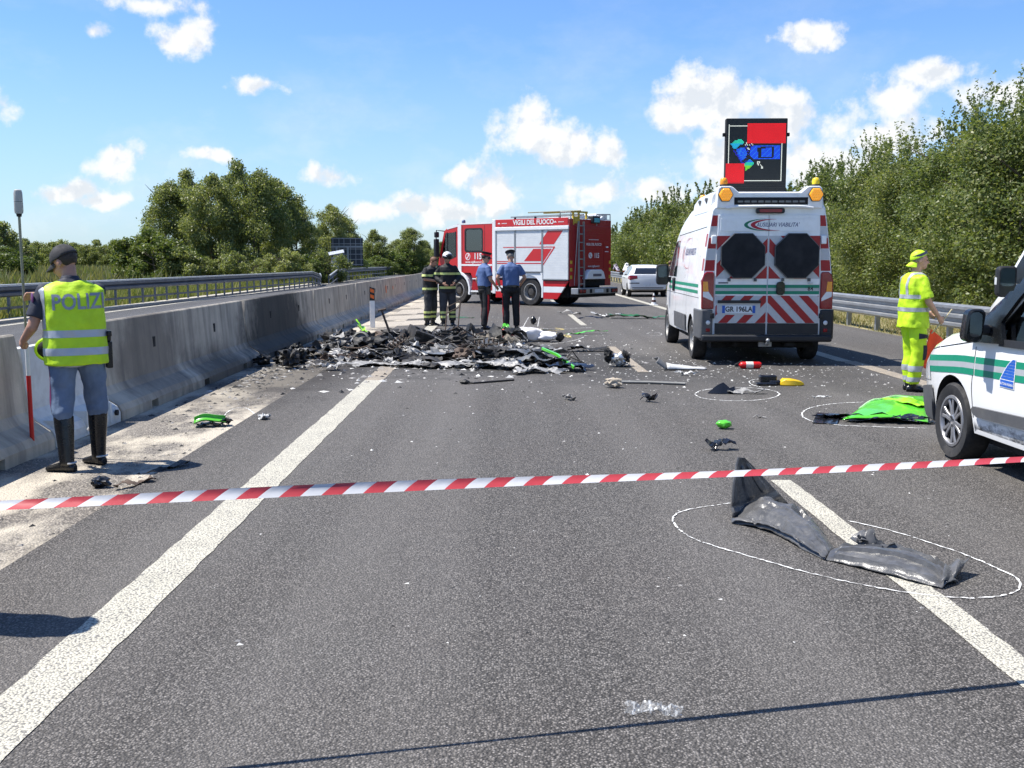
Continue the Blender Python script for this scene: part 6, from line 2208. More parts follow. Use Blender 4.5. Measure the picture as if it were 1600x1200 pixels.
# roller shutters built slat by slat
for k, (y0, y1, z0) in enumerate(((0.06, 1.17, 0.98), (1.25, 2.44, 1.24), (2.52, 3.36, 1.24))):
    sh_ = empty('roller_shutter', (0, 0, 0), parent=fe)
    z = z0
    rows = []
    mb = None
    while z < 2.66:
        zt = min(z + 0.088, 2.67)
        MB().xprism([(y0, z), (y1, z), (y1, zt - 0.004), (y0, zt - 0.004)], -1.252, -1.24).build('slat', MALU, sh_, smooth=0, bevel=0.003, seg=1)
        z = zt
    for ya in (y0 - 0.035, y1 + 0.002):
        MB().xprism([(ya, z0 - 0.02), (ya + 0.032, z0 - 0.02), (ya + 0.032, 2.69), (ya, 2.69)], -1.262, -1.23).build('shutter_guide', MALD, sh_, smooth=0)
    MB().xprism([(y0 - 0.03, z0 - 0.045), (y1 + 0.03, z0 - 0.045), (y1 + 0.03, z0 - 0.002), (y0 - 0.03, z0 - 0.002)], -1.268, -1.23).build('shutter_foot', MALD, sh_, smooth=0, bevel=0.006)
    MB().tube([(-1.275, y0 + 0.05, z0 - 0.055), (-1.275, y1 - 0.05, z0 - 0.055)], 0.013, 8).build('pull_bar', MDARK, sh_)
# red swooshes on the shutters
xs_f = dict(d0=0.0035, d1=-0.0025)
def sw(pts, mat=MFR): lside('red_swoosh', pts, mat, x=-1.2535, d0=0.002, d1=0.001)
sw([(1.18, 2.665), (0.88, 2.665), (0.30, 2.665), (0.62, 2.17), (1.17, 2.17)][1:] if False else [(0.96, 2.665), (0.28, 2.665), (0.68, 2.19), (1.17, 2.19), (1.17, 2.42)])
sw([(1.26, 2.19), (1.26, 2.32), (1.34, 2.19)])
sw([(0.66, 2.08), (3.05, 2.08), (3.05, 2.105), (0.66, 2.105)][0:4] if False else [(1.26, 2.08), (3.05, 2.08), (3.05, 2.11), (1.26, 2.11)])
sw([(0.64, 2.08), (1.17, 2.08), (1.17, 2.11), (0.62, 2.11)])
sw([(0.78, 2.03), (1.17, 2.03), (1.17, 1.56)])
sw([(1.26, 2.03), (1.62, 2.03), (2.05, 1.60), (1.26, 1.60)])
sw([(0.63, 2.08), (0.70, 2.08), (1.17, 1.50), (1.17, 1.44)])
sw([(1.26, 1.50), (3.34, 1.50), (3.34, 1.535), (1.26, 1.535)])
sw([(2.55, 1.57), (3.34, 1.57), (3.34, 1.60), (2.55, 1.60)])
# lower skirts: red, white, red
def skirt(y0, y1, name='skirt', cham=0.0):
    for z0, z1, mt in ((0.70, 0.90, MFR), (0.49, 0.698, MFW), (0.26, 0.488, MFR)):
        a = y0 + (cham * (0.90 - z0) / 0.64 if cham else 0)
        b = y0 + (cham * (0.90 - z1) / 0.64 if cham else 0)
        lside(name, [(a, z0), (y1, z0), (y1, z1), (b, z1)], mt, d0=0.0, d1=0.06, bev=0.006)
skirt(0.03, 1.16, cham=0.5)
skirt(2.50, 3.42)
lside('wheel_arch', [(1.16, 0.30), (1.24, 0.30)] + [(1.80 - 0.575 * math.cos(t), 0.52 + 0.575 * math.sin(t)) for t in np.linspace(0.15, PI - 0.15, 16)] + [(2.40, 0.30), (2.48, 0.30), (2.48, 1.18), (1.16, 1.18)], MFW, d0=0.012, d1=0.05, bev=0.008)
fbox('arch_liner', -1.1, 1.1, 1.2, 2.4, 1.07, 1.1, MUNDER)
lside('locker', [(1.22, 1.13), (3.4, 1.13), (3.4, 1.21), (1.22, 1.21)], MFW, d0=0.01, d1=0.03)
# cab: shell cut open at the windows
prof = [(3.62, 0.98), (4.62, 0.98), (4.70, 1.16), (6.02, 1.16), (6.06, 0.55), (6.38, 0.55), (6.43, 1.35), (6.36, 1.75), (6.08, 2.74), (5.90, 2.86), (5.22, 3.0), (3.62, 3.02)]
me = MB().xprism(prof, -1.22, 1.22).mesh('cab', 0)
wf_ = [(5.46, 1.80), (6.02, 1.60), (6.22, 1.88), (6.01, 2.66), (5.46, 2.70)]
cw = [MB().xprism(wf_, -2, 2).mesh('c', 0),
      MB().xprism(rrect(4.12, 4.96, 1.98, 2.78, 0.08), -2, 2).mesh('c', 0),
      MB().box(-1.16, 1.16, 3.7, 5.95, 1.30, 2.78).mesh('c', 0),
      MB().prism([(-1.12, 1.80), (1.12, 1.80), (1.08, 2.62), (-1.08, 2.62)], lambda u, v: (u, 5.6, v), lambda u, v: (u, 7.0, v)).mesh('c', 0)]
me = boolean_cut(me, cw)
me.materials.clear()
me.materials.append(MFR)
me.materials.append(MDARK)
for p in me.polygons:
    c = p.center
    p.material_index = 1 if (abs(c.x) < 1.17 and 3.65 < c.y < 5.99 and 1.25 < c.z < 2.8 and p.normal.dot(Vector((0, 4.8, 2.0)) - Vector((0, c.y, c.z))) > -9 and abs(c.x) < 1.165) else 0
cab = obj('cab', me, fe)
for sx in (-1, 1):
    x = sx * 1.205
    for nm, pts, mt in (('window_pane', wf_, MGLASS), ('window_pane', rrect(4.12, 4.96, 1.98, 2.78, 0.08), glass_mat('dim_window', (0.32, 0.34, 0.35), 0.10))):
        MB().prism(pts, lambda a, b: (x - 0.003, a, b), lambda a, b: (x + 0.003, a, b)).build(nm, mt, cab, smooth=0)
    for nm, o_, i_ in (('window_seal', rrect(4.07, 5.01, 1.93, 2.83, 0.11), rrect(4.13, 4.95, 1.99, 2.77, 0.07)),):
        bm = bmesh.new()
        a = [bm.verts.new((sx * 1.224, p[0], p[1])) for p in o_]
        b = [bm.verts.new((sx * 1.224, p[0], p[1])) for p in i_]
        for k in range(len(a)): bm.faces.new((a[k], a[(k + 1) % len(a)], b[(k + 1) % len(a)], b[k]))
        m2 = bpy.data.meshes.new(nm)
        bm.to_mesh(m2); bm.free()
        obj(nm, m2, cab, MPLAST)
    MB().xprism([(5.44, 1.78), (5.50, 1.78), (5.50, 2.72), (5.44, 2.72)], *sorted((sx * 1.215, sx * 1.226))).build('window_seal', MPLAST, cab, smooth=0)
    MB().xprism([(5.90, 1.66), (5.94, 1.64), (5.94, 2.69), (5.90, 2.69)], *sorted((sx * 1.20, sx * 1.226))).build('window_post', MPLAST, cab, smooth=0)
    MB().xprism([(5.44, 1.77), (6.03, 1.57), (6.04, 1.62), (5.46, 1.82)], *sorted((sx * 1.215, sx * 1.227))).build('window_seal', MPLAST, cab, smooth=0)
MB().prism([(-1.10, 1.82), (1.10, 1.82), (1.06, 2.60), (-1.06, 2.60)], lambda u, v: (u, 6.385 - (v - 1.75) * 0.283, v), lambda u, v: (u, 6.39 - (v - 1.75) * 0.283, v)).build('windscreen', MGLASS, cab, smooth=0)
for x in (-0.65, 0.65):
    fbox('seat', x - 0.25, x + 0.25, 5.0, 5.45, 1.3, 1.7, MSEAT, cab, 0.05)
    fbox('seat_back', x - 0.25, x + 0.25, 4.98, 5.10, 1.65, 2.35, MSEAT, cab, 0.05)
fbox('dashboard', -1.1, 1.1, 5.75, 6.1, 1.3, 1.78, MDARK, cab, 0.04)
mb = MB()
mb.tube([Vector((-0.65 + 0.22 * math.cos(t), 5.68 + 0.10 * math.sin(t), 1.82 + 0.17 * math.sin(t))) for t in np.linspace(0, 2 * PI, 21)], 0.016, 6)
mb.build('steering_wheel', MDARK, cab)
lside('cab_pillar', [(5.18, 1.18), (5.36, 1.18), (5.36, 2.97), (5.18, 3.0)], MFW, x=-1.222, d0=0.006)
lside('white_line', [(3.62, 1.42), (5.18, 1.42), (5.18, 1.485), (3.62, 1.485)], MFW, x=-1.222, d0=0.005)
lside('white_line', [(3.62, 2.975), (5.2, 2.965), (5.2, 3.02), (3.62, 3.035)], MFW, x=-1.222, d0=0.005)
lside('white_line', [(5.36, 2.90), (5.92, 2.80), (5.92, 2.87), (5.36, 3.0)], MFW, x=-1.222, d0=0.005)
for y0 in (3.98, 5.10):
    lside('door_gap', [(y0, 1.0), (y0 + 0.012, 1.0), (y0 + 0.012, 2.92), (y0, 2.92)], MSEAM, x=-1.222, d0=0.003)
lside('grab_handle', [(5.46, 1.28), (5.72, 1.28), (5.72, 1.38), (5.46, 1.38)], MPLAST, x=-1.222, d0=0.02)
letters('lettering', '115', 0.31, lambda u, v: Vector((-1.228, 4.33 - u, 1.77 + v)), MFW, fe, bold=0.03, sx=0.9)
letters('lettering', 'www.vigilfuoco.it', 0.125, lambda u, v: Vector((-1.228, 4.55 - u, 1.565 + v)), MFW, fe, bold=0.015, sx=0.95)
lside('emblem', [(4.84 + 0.125 * math.cos(t), 1.77 + 0.135 * math.sin(t)) for t in np.linspace(0, 2 * PI, 21)[:-1]], MFW, x=-1.222, d0=0.0045)
lside('emblem_centre', [(4.84 + 0.10 * math.cos(t), 1.77 + 0.108 * math.sin(t)) for t in np.linspace(0, 2 * PI, 21)[:-1]], MFR, x=-1.222, d0=0.006)
lside('handset', [(4.91, 1.70), (4.87, 1.68), (4.77, 1.82), (4.80, 1.86), (4.845, 1.845), (4.825, 1.80), (4.865, 1.745), (4.905, 1.745)], MFW, x=-1.222, d0=0.0075)
# front fender, step, lower cab door
ar = [(5.37 - 0.66 * math.cos(t), 0.52 + 0.70 * math.sin(t)) for t in np.linspace(-0.28, PI - 0.1, 16)] + [(5.37 - 0.58 * math.cos(t), 0.52 + 0.60 * math.sin(t)) for t in np.linspace(PI - 0.1, -0.28, 16)]
lside('fender', ar, MFW, x=-1.245, d0=0.012, d1=0.35, bev=0.006)
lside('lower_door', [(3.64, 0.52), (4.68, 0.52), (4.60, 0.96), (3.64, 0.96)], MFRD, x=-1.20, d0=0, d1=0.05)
lside('step_edge', [(3.62, 0.44), (4.74, 0.44), (4.74, 0.50), (3.62, 0.50)], MFW, x=-1.235, d0=0, d1=0.3)
lside('step_edge', [(3.62, 0.92), (4.62, 0.92), (4.62, 0.96), (3.62, 0.96)], MFW, x=-1.225, d0=0, d1=0.1)
fbox('front_bumper', -1.22, 1.22, 6.05, 6.46, 0.40, 0.86, MFW, bev=0.05)
lside('bumper_side', [(6.0, 0.40), (6.40, 0.42), (6.44, 1.10), (6.02, 1.14)], MFW, x=-1.222, d0=0.005)
for sx in (-1, 1):
    mr = empty('mirror', (0, 0, 0), parent=fe)
    MB().box(*sorted((sx * 1.27, sx * 1.48)), 6.28, 6.42, 1.75, 2.45).build('mirror_housing', MPLAST, mr, bevel=0.04, seg=3)
    MB().box(*sorted((sx * 1.25, sx * 1.45)), 6.30, 6.42, 2.50, 2.72).build('mirror_housing', MPLAST, mr, bevel=0.04, seg=3)
    MB().tube([(sx * 1.15, 6.10, 2.74), (sx * 1.36, 6.36, 2.78), (sx * 1.38, 6.37, 2.2), (sx * 1.2, 6.30, 1.7)], 0.022, 8).build('mirror_arm', MPLAST, mr)
MB().tube([(-0.9, 5.35, 2.98), (-0.9, 5.35, 3.05)], 0.03).build('beacon_base', MDARK, fe)
mb = MB()
mb.lathe([(0.07, 3.03), (0.075, 3.12), (0.05, 3.16), (0.001, 3.17)], 16, Matrix.Translation((-0.9, 5.35, 0)))
mb.build('blue_beacon', M('beacon_blue_grey', (0.10, 0.14, 0.25), 0.2, coat=0.5), fe, smooth=50)
# rear face
def rear(name, pts, mat, d0=0.006, d1=0.0, parent=None, bev=0):
    return MB().yprism(pts, -d0, 0.004 - d1).build(name, mat, parent or fe, smooth=0, bevel=bev)
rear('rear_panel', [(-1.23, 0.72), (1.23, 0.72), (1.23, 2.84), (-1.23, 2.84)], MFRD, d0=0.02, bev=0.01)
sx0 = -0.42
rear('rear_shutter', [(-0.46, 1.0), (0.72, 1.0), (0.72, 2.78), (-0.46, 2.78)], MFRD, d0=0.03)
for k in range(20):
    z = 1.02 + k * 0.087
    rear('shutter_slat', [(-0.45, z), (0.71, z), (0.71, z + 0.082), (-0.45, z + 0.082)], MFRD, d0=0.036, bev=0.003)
rear('cabinet_edge', [(0.76, 1.35), (1.08, 1.35), (1.08, 2.3), (0.76, 2.3)], MFRD, d0=0.028, bev=0.006)
letters('lettering', 'VIGILI DEL FUOCO', 0.125, lambda u, v: Vector((0.14 + u, -0.039, 2.19 + v)), MFW, fe, bold=0.02, sx=0.88)
for q in range(12): rear('small_print', [(-0.16 + q * 0.05, 2.345), (-0.125 + q * 0.05, 2.345), (-0.125 + q * 0.05, 2.37), (-0.16 + q * 0.05, 2.37)], MFW, d0=0.039)
letters('lettering', '115', 0.24, lambda u, v: Vector((0.32 + u, -0.039, 1.79 + v)), MFW, fe, bold=0.03, sx=0.85)
letters('lettering', 'www.vigilfuoco.it', 0.10, lambda u, v: Vector((0.14 + u, -0.039, 1.42 + v)), MFW, fe, bold=0.012)
rear('emblem', [(-0.06 + 0.11 * math.cos(t), 1.80 + 0.105 * math.sin(t)) for t in np.linspace(0, 2 * PI, 21)[:-1]], MFW, d0=0.039)
rear('handset', [(-0.01, 1.75), (-0.03, 1.73), (-0.12, 1.83), (-0.10, 1.87), (-0.06, 1.855), (-0.08, 1.82), (-0.045, 1.775), (-0.01, 1.775)], MFRD, d0=0.041)
rear('badge', [(0.90, 2.08), (1.05, 2.08), (1.05, 2.13), (0.90, 2.13)], MFW, d0=0.031)
rear('badge', [(0.84, 1.93), (1.06, 1.93), (1.06, 1.955), (0.84, 1.955)], MFW, d0=0.031)
for sx in (-1, 1):
    for k in range(5):
        z = 0.98 + k * 0.13
        rear('edge_marker', [(sx * 1.225, z), (sx * 1.11, z), (sx * 1.11, z + 0.115), (sx * 1.225, z + 0.115)], MCHECK if k % 2 == 0 else MFR, d0=0.026)
# hose reel cover and opening under it
rear('reel_opening', [(-0.50, 0.72), (0.85, 0.72), (0.85, 1.02), (-0.50, 1.02)], MUNDER, d0=0.033)
mb = MB()
mb.yprism([(-0.56, 0.96), (0.62, 0.96), (0.50, 1.22), (0.36, 1.30), (-0.30, 1.30), (-0.42, 1.22)], -0.24, -0.03)
hc = mb.build('reel_cover', MFW, fe, smooth=0, bevel=0.03, seg=3)
MB().yprism([(-0.16, 1.06), (0.34, 1.06), (0.34, 1.15), (-0.16, 1.15)], -0.248, -0.239).build('cover_print', MGREYL, hc, smooth=0)
# ladder
ld = empty('ladder', (0, 0, 0), parent=fe)
for x in (-0.86, -0.56):
    MB().bar((x, -0.14, 0.66), (x, -0.10, 2.98), 0.035, 0.06).build('ladder_rail', MALD, ld)
for k in range(8):
    z = 0.80 + k * 0.29
    MB().bar((-0.86, -0.138 + 0.017 * (z - 0.66), z), (-0.56, -0.138 + 0.017 * (z - 0.66), z), 0.035, 0.035).build('rung', MALD, ld)
MB().bar((-0.98, -0.02, 0.75), (-0.94, -0.14, 2.9), 0.02, 0.02).build('hand_rail', MALD, ld)
# rear bumper with lamps and plate
rb = empty('rear_bumper', (0, 0, 0), parent=fe)
MB().box(-1.21, 1.21, -0.36, -0.05, 0.44, 0.66).build('bumper_beam', MALD, rb, smooth=0, bevel=0.02)
MB().box(-1.05, 1.15, -0.3, 0.1, 0.34, 0.44).build('bumper_foot', MUNDER, rb, smooth=0)
for x0, x1 in ((-1.17, -0.76), (0.78, 1.17)):
    MB().box(x0, x1, -0.385, -0.35, 0.48, 0.62).build('lamp_housing', MDARK, rb, smooth=0, bevel=0.01)
    for q in range(2):
        MB().box(x0 + 0.03 + q * 0.2, x0 + 0.18 + q * 0.2, -0.398, -0.38, 0.50, 0.60).build('tail_lamp', MTAIL, rb, smooth=0, bevel=0.008)
MB().box(-0.22, 0.30, -0.368, -0.355, 0.49, 0.61).build('number_plate', MPLW, rb, smooth=0)
for x in (-0.45, 0.55):
    MB().box(x - 0.06, x + 0.06, -0.375, -0.355, 0.48, 0.62).build('bracket', MDARK, rb, smooth=0)
# roof load
fbox('roof_deck', -1.2, 1.2, 0.05, 3.4, 3.07, 3.10, MALD, bev=0)
mb = MB()
for sx in (-1.18, 1.18):
    mb.tube([(sx, 0.0, 3.05), (sx, 0.0, 3.28), (sx, 0.45, 3.30), (sx, 0.5, 3.1)], 0.022, 8)
mb.tube([(0.35, 0.0, 2.86), (0.35, 0.0, 3.26), (1.18, 0.0, 3.28)], 0.022, 8)
mb.build('roof_rail', MALD, fe)
rl = empty('roof_ladder', (0, 0, 0), parent=fe)
for x in (-0.75, -0.40):
    MB().bar((x, 0.0, 3.22), (x, 3.1, 3.20), 0.03, 0.06).build('ladder_rail', MALD, rl)
for k in range(9):
    MB().bar((-0.75, 0.15 + 0.35 * k, 3.21), (-0.40, 0.15 + 0.35 * k, 3.21), 0.025, 0.025).build('rung', MALD, rl)
mb = MB()
mb.tube([(-1.08, -0.35, 3.33), (-1.08, 2.0, 3.33)], 0.02, 8)
mb.build('hook_pole', M('pole_olive', (0.2, 0.19, 0.12), 0.5), fe)
for yy in (0.55, 1.65, 2.6):
    mb = MB()
    mb.tube([(-1.1, yy, 3.09), (-1.1, yy, 3.18)], 0.045, 8)
    mb.build('roof_bollard', MDARK, fe)
yb_ = empty('yellow_frame', (0, 0, 0), parent=fe)
for a, b in (((-1.02, 0.02, 2.86), (-1.02, 0.02, 3.32)), ((-0.70, 0.02, 2.86), (-0.70, 0.02, 3.32)), ((-1.02, 0.02, 3.31), (-0.20, 0.02, 3.31)), ((-1.02, 0.02, 3.12), (-0.70, 0.02, 3.12)), ((-1.05, 0.02, 3.30), (-1.05, 1.3, 3.30)), ((-0.25, 0.02, 3.30), (-0.25, 0.02, 3.08))):
    MB().bar(a, b, 0.06, 0.06).build('frame_bar', M('frame_yellow', (0.62, 0.44, 0.05), 0.5), yb_)
MB().box(-1.04, -0.72, -0.01, 0.2, 2.9, 3.1).build('hose_box', M('frame_yellow', (0.62, 0.44, 0.05), 0.5), yb_, bevel=0.03)
wl_ = empty('work_lamp', (0, 0, 0), parent=fe)
MB().box(0.0, 0.46, -0.10, 0.14, 2.93, 3.20).build('lamp_housing', MPLAST, wl_, bevel=0.04, seg=3)
MB().box(0.07, 0.39, -0.112, -0.098, 2.97, 3.12).build('lamp_lens', M('lamp_lens_cyan', (0.10, 0.42, 0.48), 0.08, coat=0.6), wl_, bevel=0.01)
mb = MB()
mb.tube([(0.5, 0.1, 3.0), (0.75, 0.05, 3.12), (0.8, 0.5, 3.14)], 0.09, 12)
mb.build('hose_roll', MFW, fe)
fbox('roof_box', 0.62, 1.16, 0.1, 1.1, 3.06, 3.30, MFW, bev=0.04)
fbox('roof_box', -0.15, 0.55, 0.4, 1.8, 3.06, 3.24, MFW, bev=0.04)

# ------------------------------------------------------------------ small white van at the right edge (only its front left quarter is in view)
db = empty('van', (4.57, 4.78, 0.0), R_(0.6), 'small white van with green bands and blue sail emblem at the right edge', 'van')


def dfn(W, tz=1.0, tb=0.16):
    def fn(z):
        b = W
        if z < 0.5: b -= 0.10 * ((0.5 - z) / 0.3) ** 2 * 0.5
        if 0.5 <= z < 0.95: b += 0.012 * math.sin((z - 0.5) / 0.45 * PI)
        if z > tz: b -= tb * ((z - tz) / 0.8) ** 1.15
        return b
    return fn


def dlv(bot, top, rc):
    e = top - rc
    base = [bot + 0.04, bot + 0.12]
    return base + [base[-1] + (e - base[-1]) * t for t in (0.16, 0.32, 0.48, 0.62, 0.76, 0.88, 1.0)]


SD = [(0.0, 0.30, 1.80, dfn(0.88), 0.10), (0.05, 0.27, 1.84, dfn(0.90), 0.11), (0.5, 0.25, 1.86, dfn(0.915), 0.12), (1.5, 0.24, 1.86, dfn(0.915), 0.12), (1.95, 0.24, 1.85, dfn(0.915), 0.12),
      (2.15, 0.24, 1.80, dfn(0.915), 0.11), (2.45, 0.24, 1.60, dfn(0.915), 0.09), (2.75, 0.24, 1.38, dfn(0.915), 0.08), (3.0, 0.24, 1.20, dfn(0.912), 0.08), (3.2, 0.235, 1.085, dfn(0.908), 0.11), (3.5, 0.23, 1.055, dfn(0.90), 0.15),
      (3.8, 0.22, 1.01, dfn(0.885), 0.18), (4.05, 0.21, 0.94, dfn(0.85), 0.19), (4.22, 0.20, 0.86, dfn(0.80), 0.18), (4.34, 0.20, 0.74, dfn(0.71), 0.15), (4.40, 0.24, 0.60, dfn(0.60), 0.1)]
me = body_loft('body', SD, dlv).mesh('body', 0)
WIN = [(1.0, 1.06), (2.80, 1.02), (2.78, 1.10), (2.26, 1.56), (2.10, 1.65), (1.0, 1.68)]
cc = [MB().xprism(WIN, -2, 2).mesh('c', 0)]
mi = MB()      # hollow of the cabin
mi.loft([[Vector((x * w, y, z)) for x, z in ((-1, .55), (1, .55), (1, 1.0), (0.90, t - 0.10), (0.80, t), (-0.80, t), (-0.90, t - 0.10), (-1, 1.0))] for y, w, t in ((0.6, 0.86, 1.79), (1.9, 0.86, 1.79), (2.3, 0.85, 1.66), (2.95, 0.85, 1.18), (3.05, 0.84, 1.10))])
cc.append(mi.mesh('c', 0))
ws = MB()      # windscreen opening
ws.prism([(-0.72, 2.24), (0.72, 2.24), (0.80, 3.0), (-0.80, 3.0)], lambda u, v: (u, v, 1.0 + 0.0), lambda u, v: (u, v, 2.6))
cc.append(ws.mesh('c', 0))
me = boolean_cut(me, cc)
wld = [(sx * 0.84, y, 0.315) for sx in (-1, 1) for y in (0.735, 3.49)]
me = arch_cut(me, wld, 0.375, 0.42, 1, (MVW2, MUNDER))
for p in me.polygons:
    c = p.center
    if 0.55 < c.y < 3.08 and abs(c.x) < 0.865 and 0.54 < c.z < 1.8 and p.normal.dot(Vector((0, 1.8, 1.1)) - c) > 0 and abs(c.x) < 0.862: p.material_index = 1
dbody = obj('body', me, db)
BD = bvh_of(me)
wheel(db, -0.805, 3.49, 0.315, 0.20, -1, rim='cap', rr=0.205)
wheel(db, 0.805, 3.49, 0.315, 0.20, 1, rim='cap', rr=0.205)
wheel(db, -0.805, 0.735, 0.315, 0.20, -1, rim='cap', rr=0.205)
wheel(db, 0.805, 0.735, 0.315, 0.20, 1, rim='cap', rr=0.205)
MB().box(-0.72, 0.72, 0.3, 4.1, 0.18, 0.30).build('chassis', MUNDER, db)
solid = body_loft('s', SD, dlv).mesh('s', 0)
BS = bvh_of(solid)
for sx in (-1, 1):
    patch('side_window', WIN, BS, 'x', sx, -0.012, glass_mat('van_window', (0.62, 0.68, 0.68), 0.06), db)
    # black A pillar, window surround and the corner piece carrying the mirror
    patch('pillar_trim', [(2.62, 1.005), (3.17, 0.985), (3.12, 1.06), (2.92, 1.245), (2.30, 1.745), (2.02, 1.83), (1.98, 1.76), (2.20, 1.63), (2.54, 1.33), (2.70, 1.16), (2.66, 1.08)], BS, 'x', sx, 0.010, MBLKV, db, step=0.06, thick=0.03)
    patch('belt_trim', [(1.0, 1.015), (2.70, 0.985), (2.70, 1.035), (1.0, 1.07)], BS, 'x', sx, 0.008, MPLAST, db, step=0.1, thick=0.02)
    patch('window_divider', [(1.52, 1.04), (1.60, 1.04), (1.60, 1.68), (1.52, 1.68)], BS, 'x', sx, 0.006, MPLAST, db, step=0.08, thick=0.02)
    patch('door_trim', [(0.35, 0.50), (2.96, 0.425), (3.03, 0.445), (3.05, 0.475), (3.02, 0.50), (0.35, 0.60)], BS, 'x', sx, 0.018, MPLASTG, db, step=0.1, thick=0.025)
    patch('sill', [(1.15, 0.215), (3.06, 0.225), (3.06, 0.262), (1.15, 0.252)], BS, 'x', sx, 0.012, MVW2, db, step=0.1, thick=0.03)
    for pts in ([(3.085, 0.30), (3.095, 0.30), (3.135, 0.62), (3.10, 0.95), (3.09, 0.95), (3.125, 0.62)], [(1.60, 0.28), (1.608, 0.28), (1.608, 1.02), (1.60, 1.02)], [(3.16, 0.985), (3.18, 0.985), (4.05, 0.86), (4.05, 0.85), (3.18, 0.975)]):
        patch('door_gap', pts, BD, 'x', sx, 0.002, MSEAM, db, step=0.08)
    # bands along the flank, rising to the rear
    def band(z0, z1, mt, nm):
        for ya, yb2 in ((0.1, 1.595), (1.613, 3.085), (3.10, 4.18)):
            sl = lambda y: (3.0 - y) * 0.035 - max(0, y - 3.35) * 0.05
            n = 6
            top = [(ya + (yb2 - ya) * i / n, z1 + sl(ya + (yb2 - ya) * i / n)) for i in range(n + 1)]
            bot = [(ya + (yb2 - ya) * i / n, z0 + sl(ya + (yb2 - ya) * i / n)) for i in range(n + 1)]
            patch(nm, bot + top[::-1], BS, 'x', sx, 0.003, mt, db, step=0.08)
    band(0.826, 0.876, MGREEN, 'green_band')
    band(0.782, 0.826, MSILT, 'silver_band')
    band(0.733, 0.782, MGREEN, 'green_band')
    # mirror
    m_ = empty('mirror', (0, 0, 0), parent=db)
    mb = MB()
    rows = []
    for y, g_ in ((2.80, 0.0), (2.815, 0.012), (2.90, 0.008), (2.955, -0.05)):
        q = rrect(1.02 - g_, 1.13 + g_, 1.015 - g_, 1.238 + g_, 0.045)
        rows.append([Vector((sx * (p[0] - (0.02 if p[1] > 1.15 else 0)), y, p[1])) for p in q])
    mb.loft(rows)
    mb.build('mirror_housing', MBLKV, m_, smooth=40)
    MB().prism(rrect(1.03, 1.12, 1.045, 1.228, 0.036), lambda a, b: (sx * (a - 0.01), 2.797, b), lambda a, b: (sx * (a - 0.01), 2.802, b)).build('mirror_glass', MMIRR, m_, smooth=0)
    MB().box(*sorted((sx * 0.86, sx * 1.03)), 2.84, 2.92, 1.055, 1.13).build('mirror_foot', MPLAST, m_, bevel=0.02)
    MB().box(*sorted((sx * 0.925, sx * 0.945)), 1.72, 1.88, 0.88, 0.93).build('door_handle', MPLAST, db, bevel=0.008)
    # front lamp
    patch('headlamp', [(3.72, 0.62), (4.22, 0.60), (4.15, 0.80), (3.78, 0.86)] if sx > 0 else [(3.98, 0.60), (4.26, 0.58), (4.22, 0.74), (4.04, 0.80)], BS, 'x', sx, 0.006, MCLEAR, db, step=0.05)
    patch('bumper_corner', [(3.90, 0.22), (4.36, 0.24), (4.36, 0.50), (3.92, 0.56), (3.86, 0.42)], BS, 'x', sx, 0.012, MPLASTG, db, step=0.05, thick=0.02)
# black scuff above the sill, left by a tyre
def scuff_mat():
    m = bpy.data.materials.new('black_scuff')
    m.use_nodes = True
    w = NT(m.node_tree)
    tc = w.n('ShaderNodeTexCoord').outputs['Object']
    s = w.n('ShaderNodeSeparateXYZ', {0: tc})
    n = w.noise(w.vmath('MULTIPLY', tc, (1, 1, 2.5)), 7, 8, 0.72)
    n2 = w.noise(tc, 40, 4, 0.7)
    env = w.math('SUBTRACT', 1.0, w.math('ABSOLUTE', w.math('MULTIPLY', w.math('SUBTRACT', s.outputs[2], 0.325), 9.0)))
    k = w.mr(w.math('ADD', w.math('MULTIPLY', env, 0.22), w.math('ADD', w.math('MULTIPLY', n, 0.75), w.math('MULTIPLY', n2, 0.25))), 0.58, 0.78)
    c = w.mix(k, (0.80, 0.80, 0.79), (0.04, 0.045, 0.05))
    p = w.n('ShaderNodeBsdfPrincipled', {'Base Color': c, 'Roughness': 0.4})
    w.n('ShaderNodeOutputMaterial', {0: p.outputs[0]})
    return m
patch('scuffed_panel', [(1.62, 0.275), (3.07, 0.275), (3.09, 0.31), (3.11, 0.40), (1.62, 0.43)], BS, 'x', -1, 0.003, scuff_mat(), db, step=0.06)
# emblem: sail of blue strips with the owner's name
sx = -1
sl = []
yc0, yc1 = 2.47, 2.67
for k in range(8):
    z0 = 0.735 + 0.0215 * k if k else 0.70
    z1 = 0.7325 + 0.0215 * (k + 1) if k else 0.75
    w_ = lambda z: max(0.015, 0.195 * max(0.0, 1 - max(0, (z - 0.75)) / 0.165) ** 0.6)
    patch('emblem', [(yc0, z0), (yc0 + w_(z0), z0), (yc0 + w_(z1), z1), (yc0, z1)], BS, 'x', -1, 0.006, MPLB, db, step=0.05)
zz = [0.695 + 0.22 * i / 8 for i in range(9)]
patch('emblem_ground', [(yc0 - 0.008, 0.695)] + [(yc0 + w_(z) + 0.01, z) for z in zz] + [(yc0 - 0.008, 0.915)], BS, 'x', -1, 0.0045, MFW, db, step=0.05)
letters('lettering', 'AUTOVIA PADANA', 0.027, lambda u, v: Vector((-3, yc0 + 0.095 - u, 0.722 + v)), MFW, db, bold=0.008, sx=0.8, bvh=BS, d=(1, 0, 0), off=0.008)
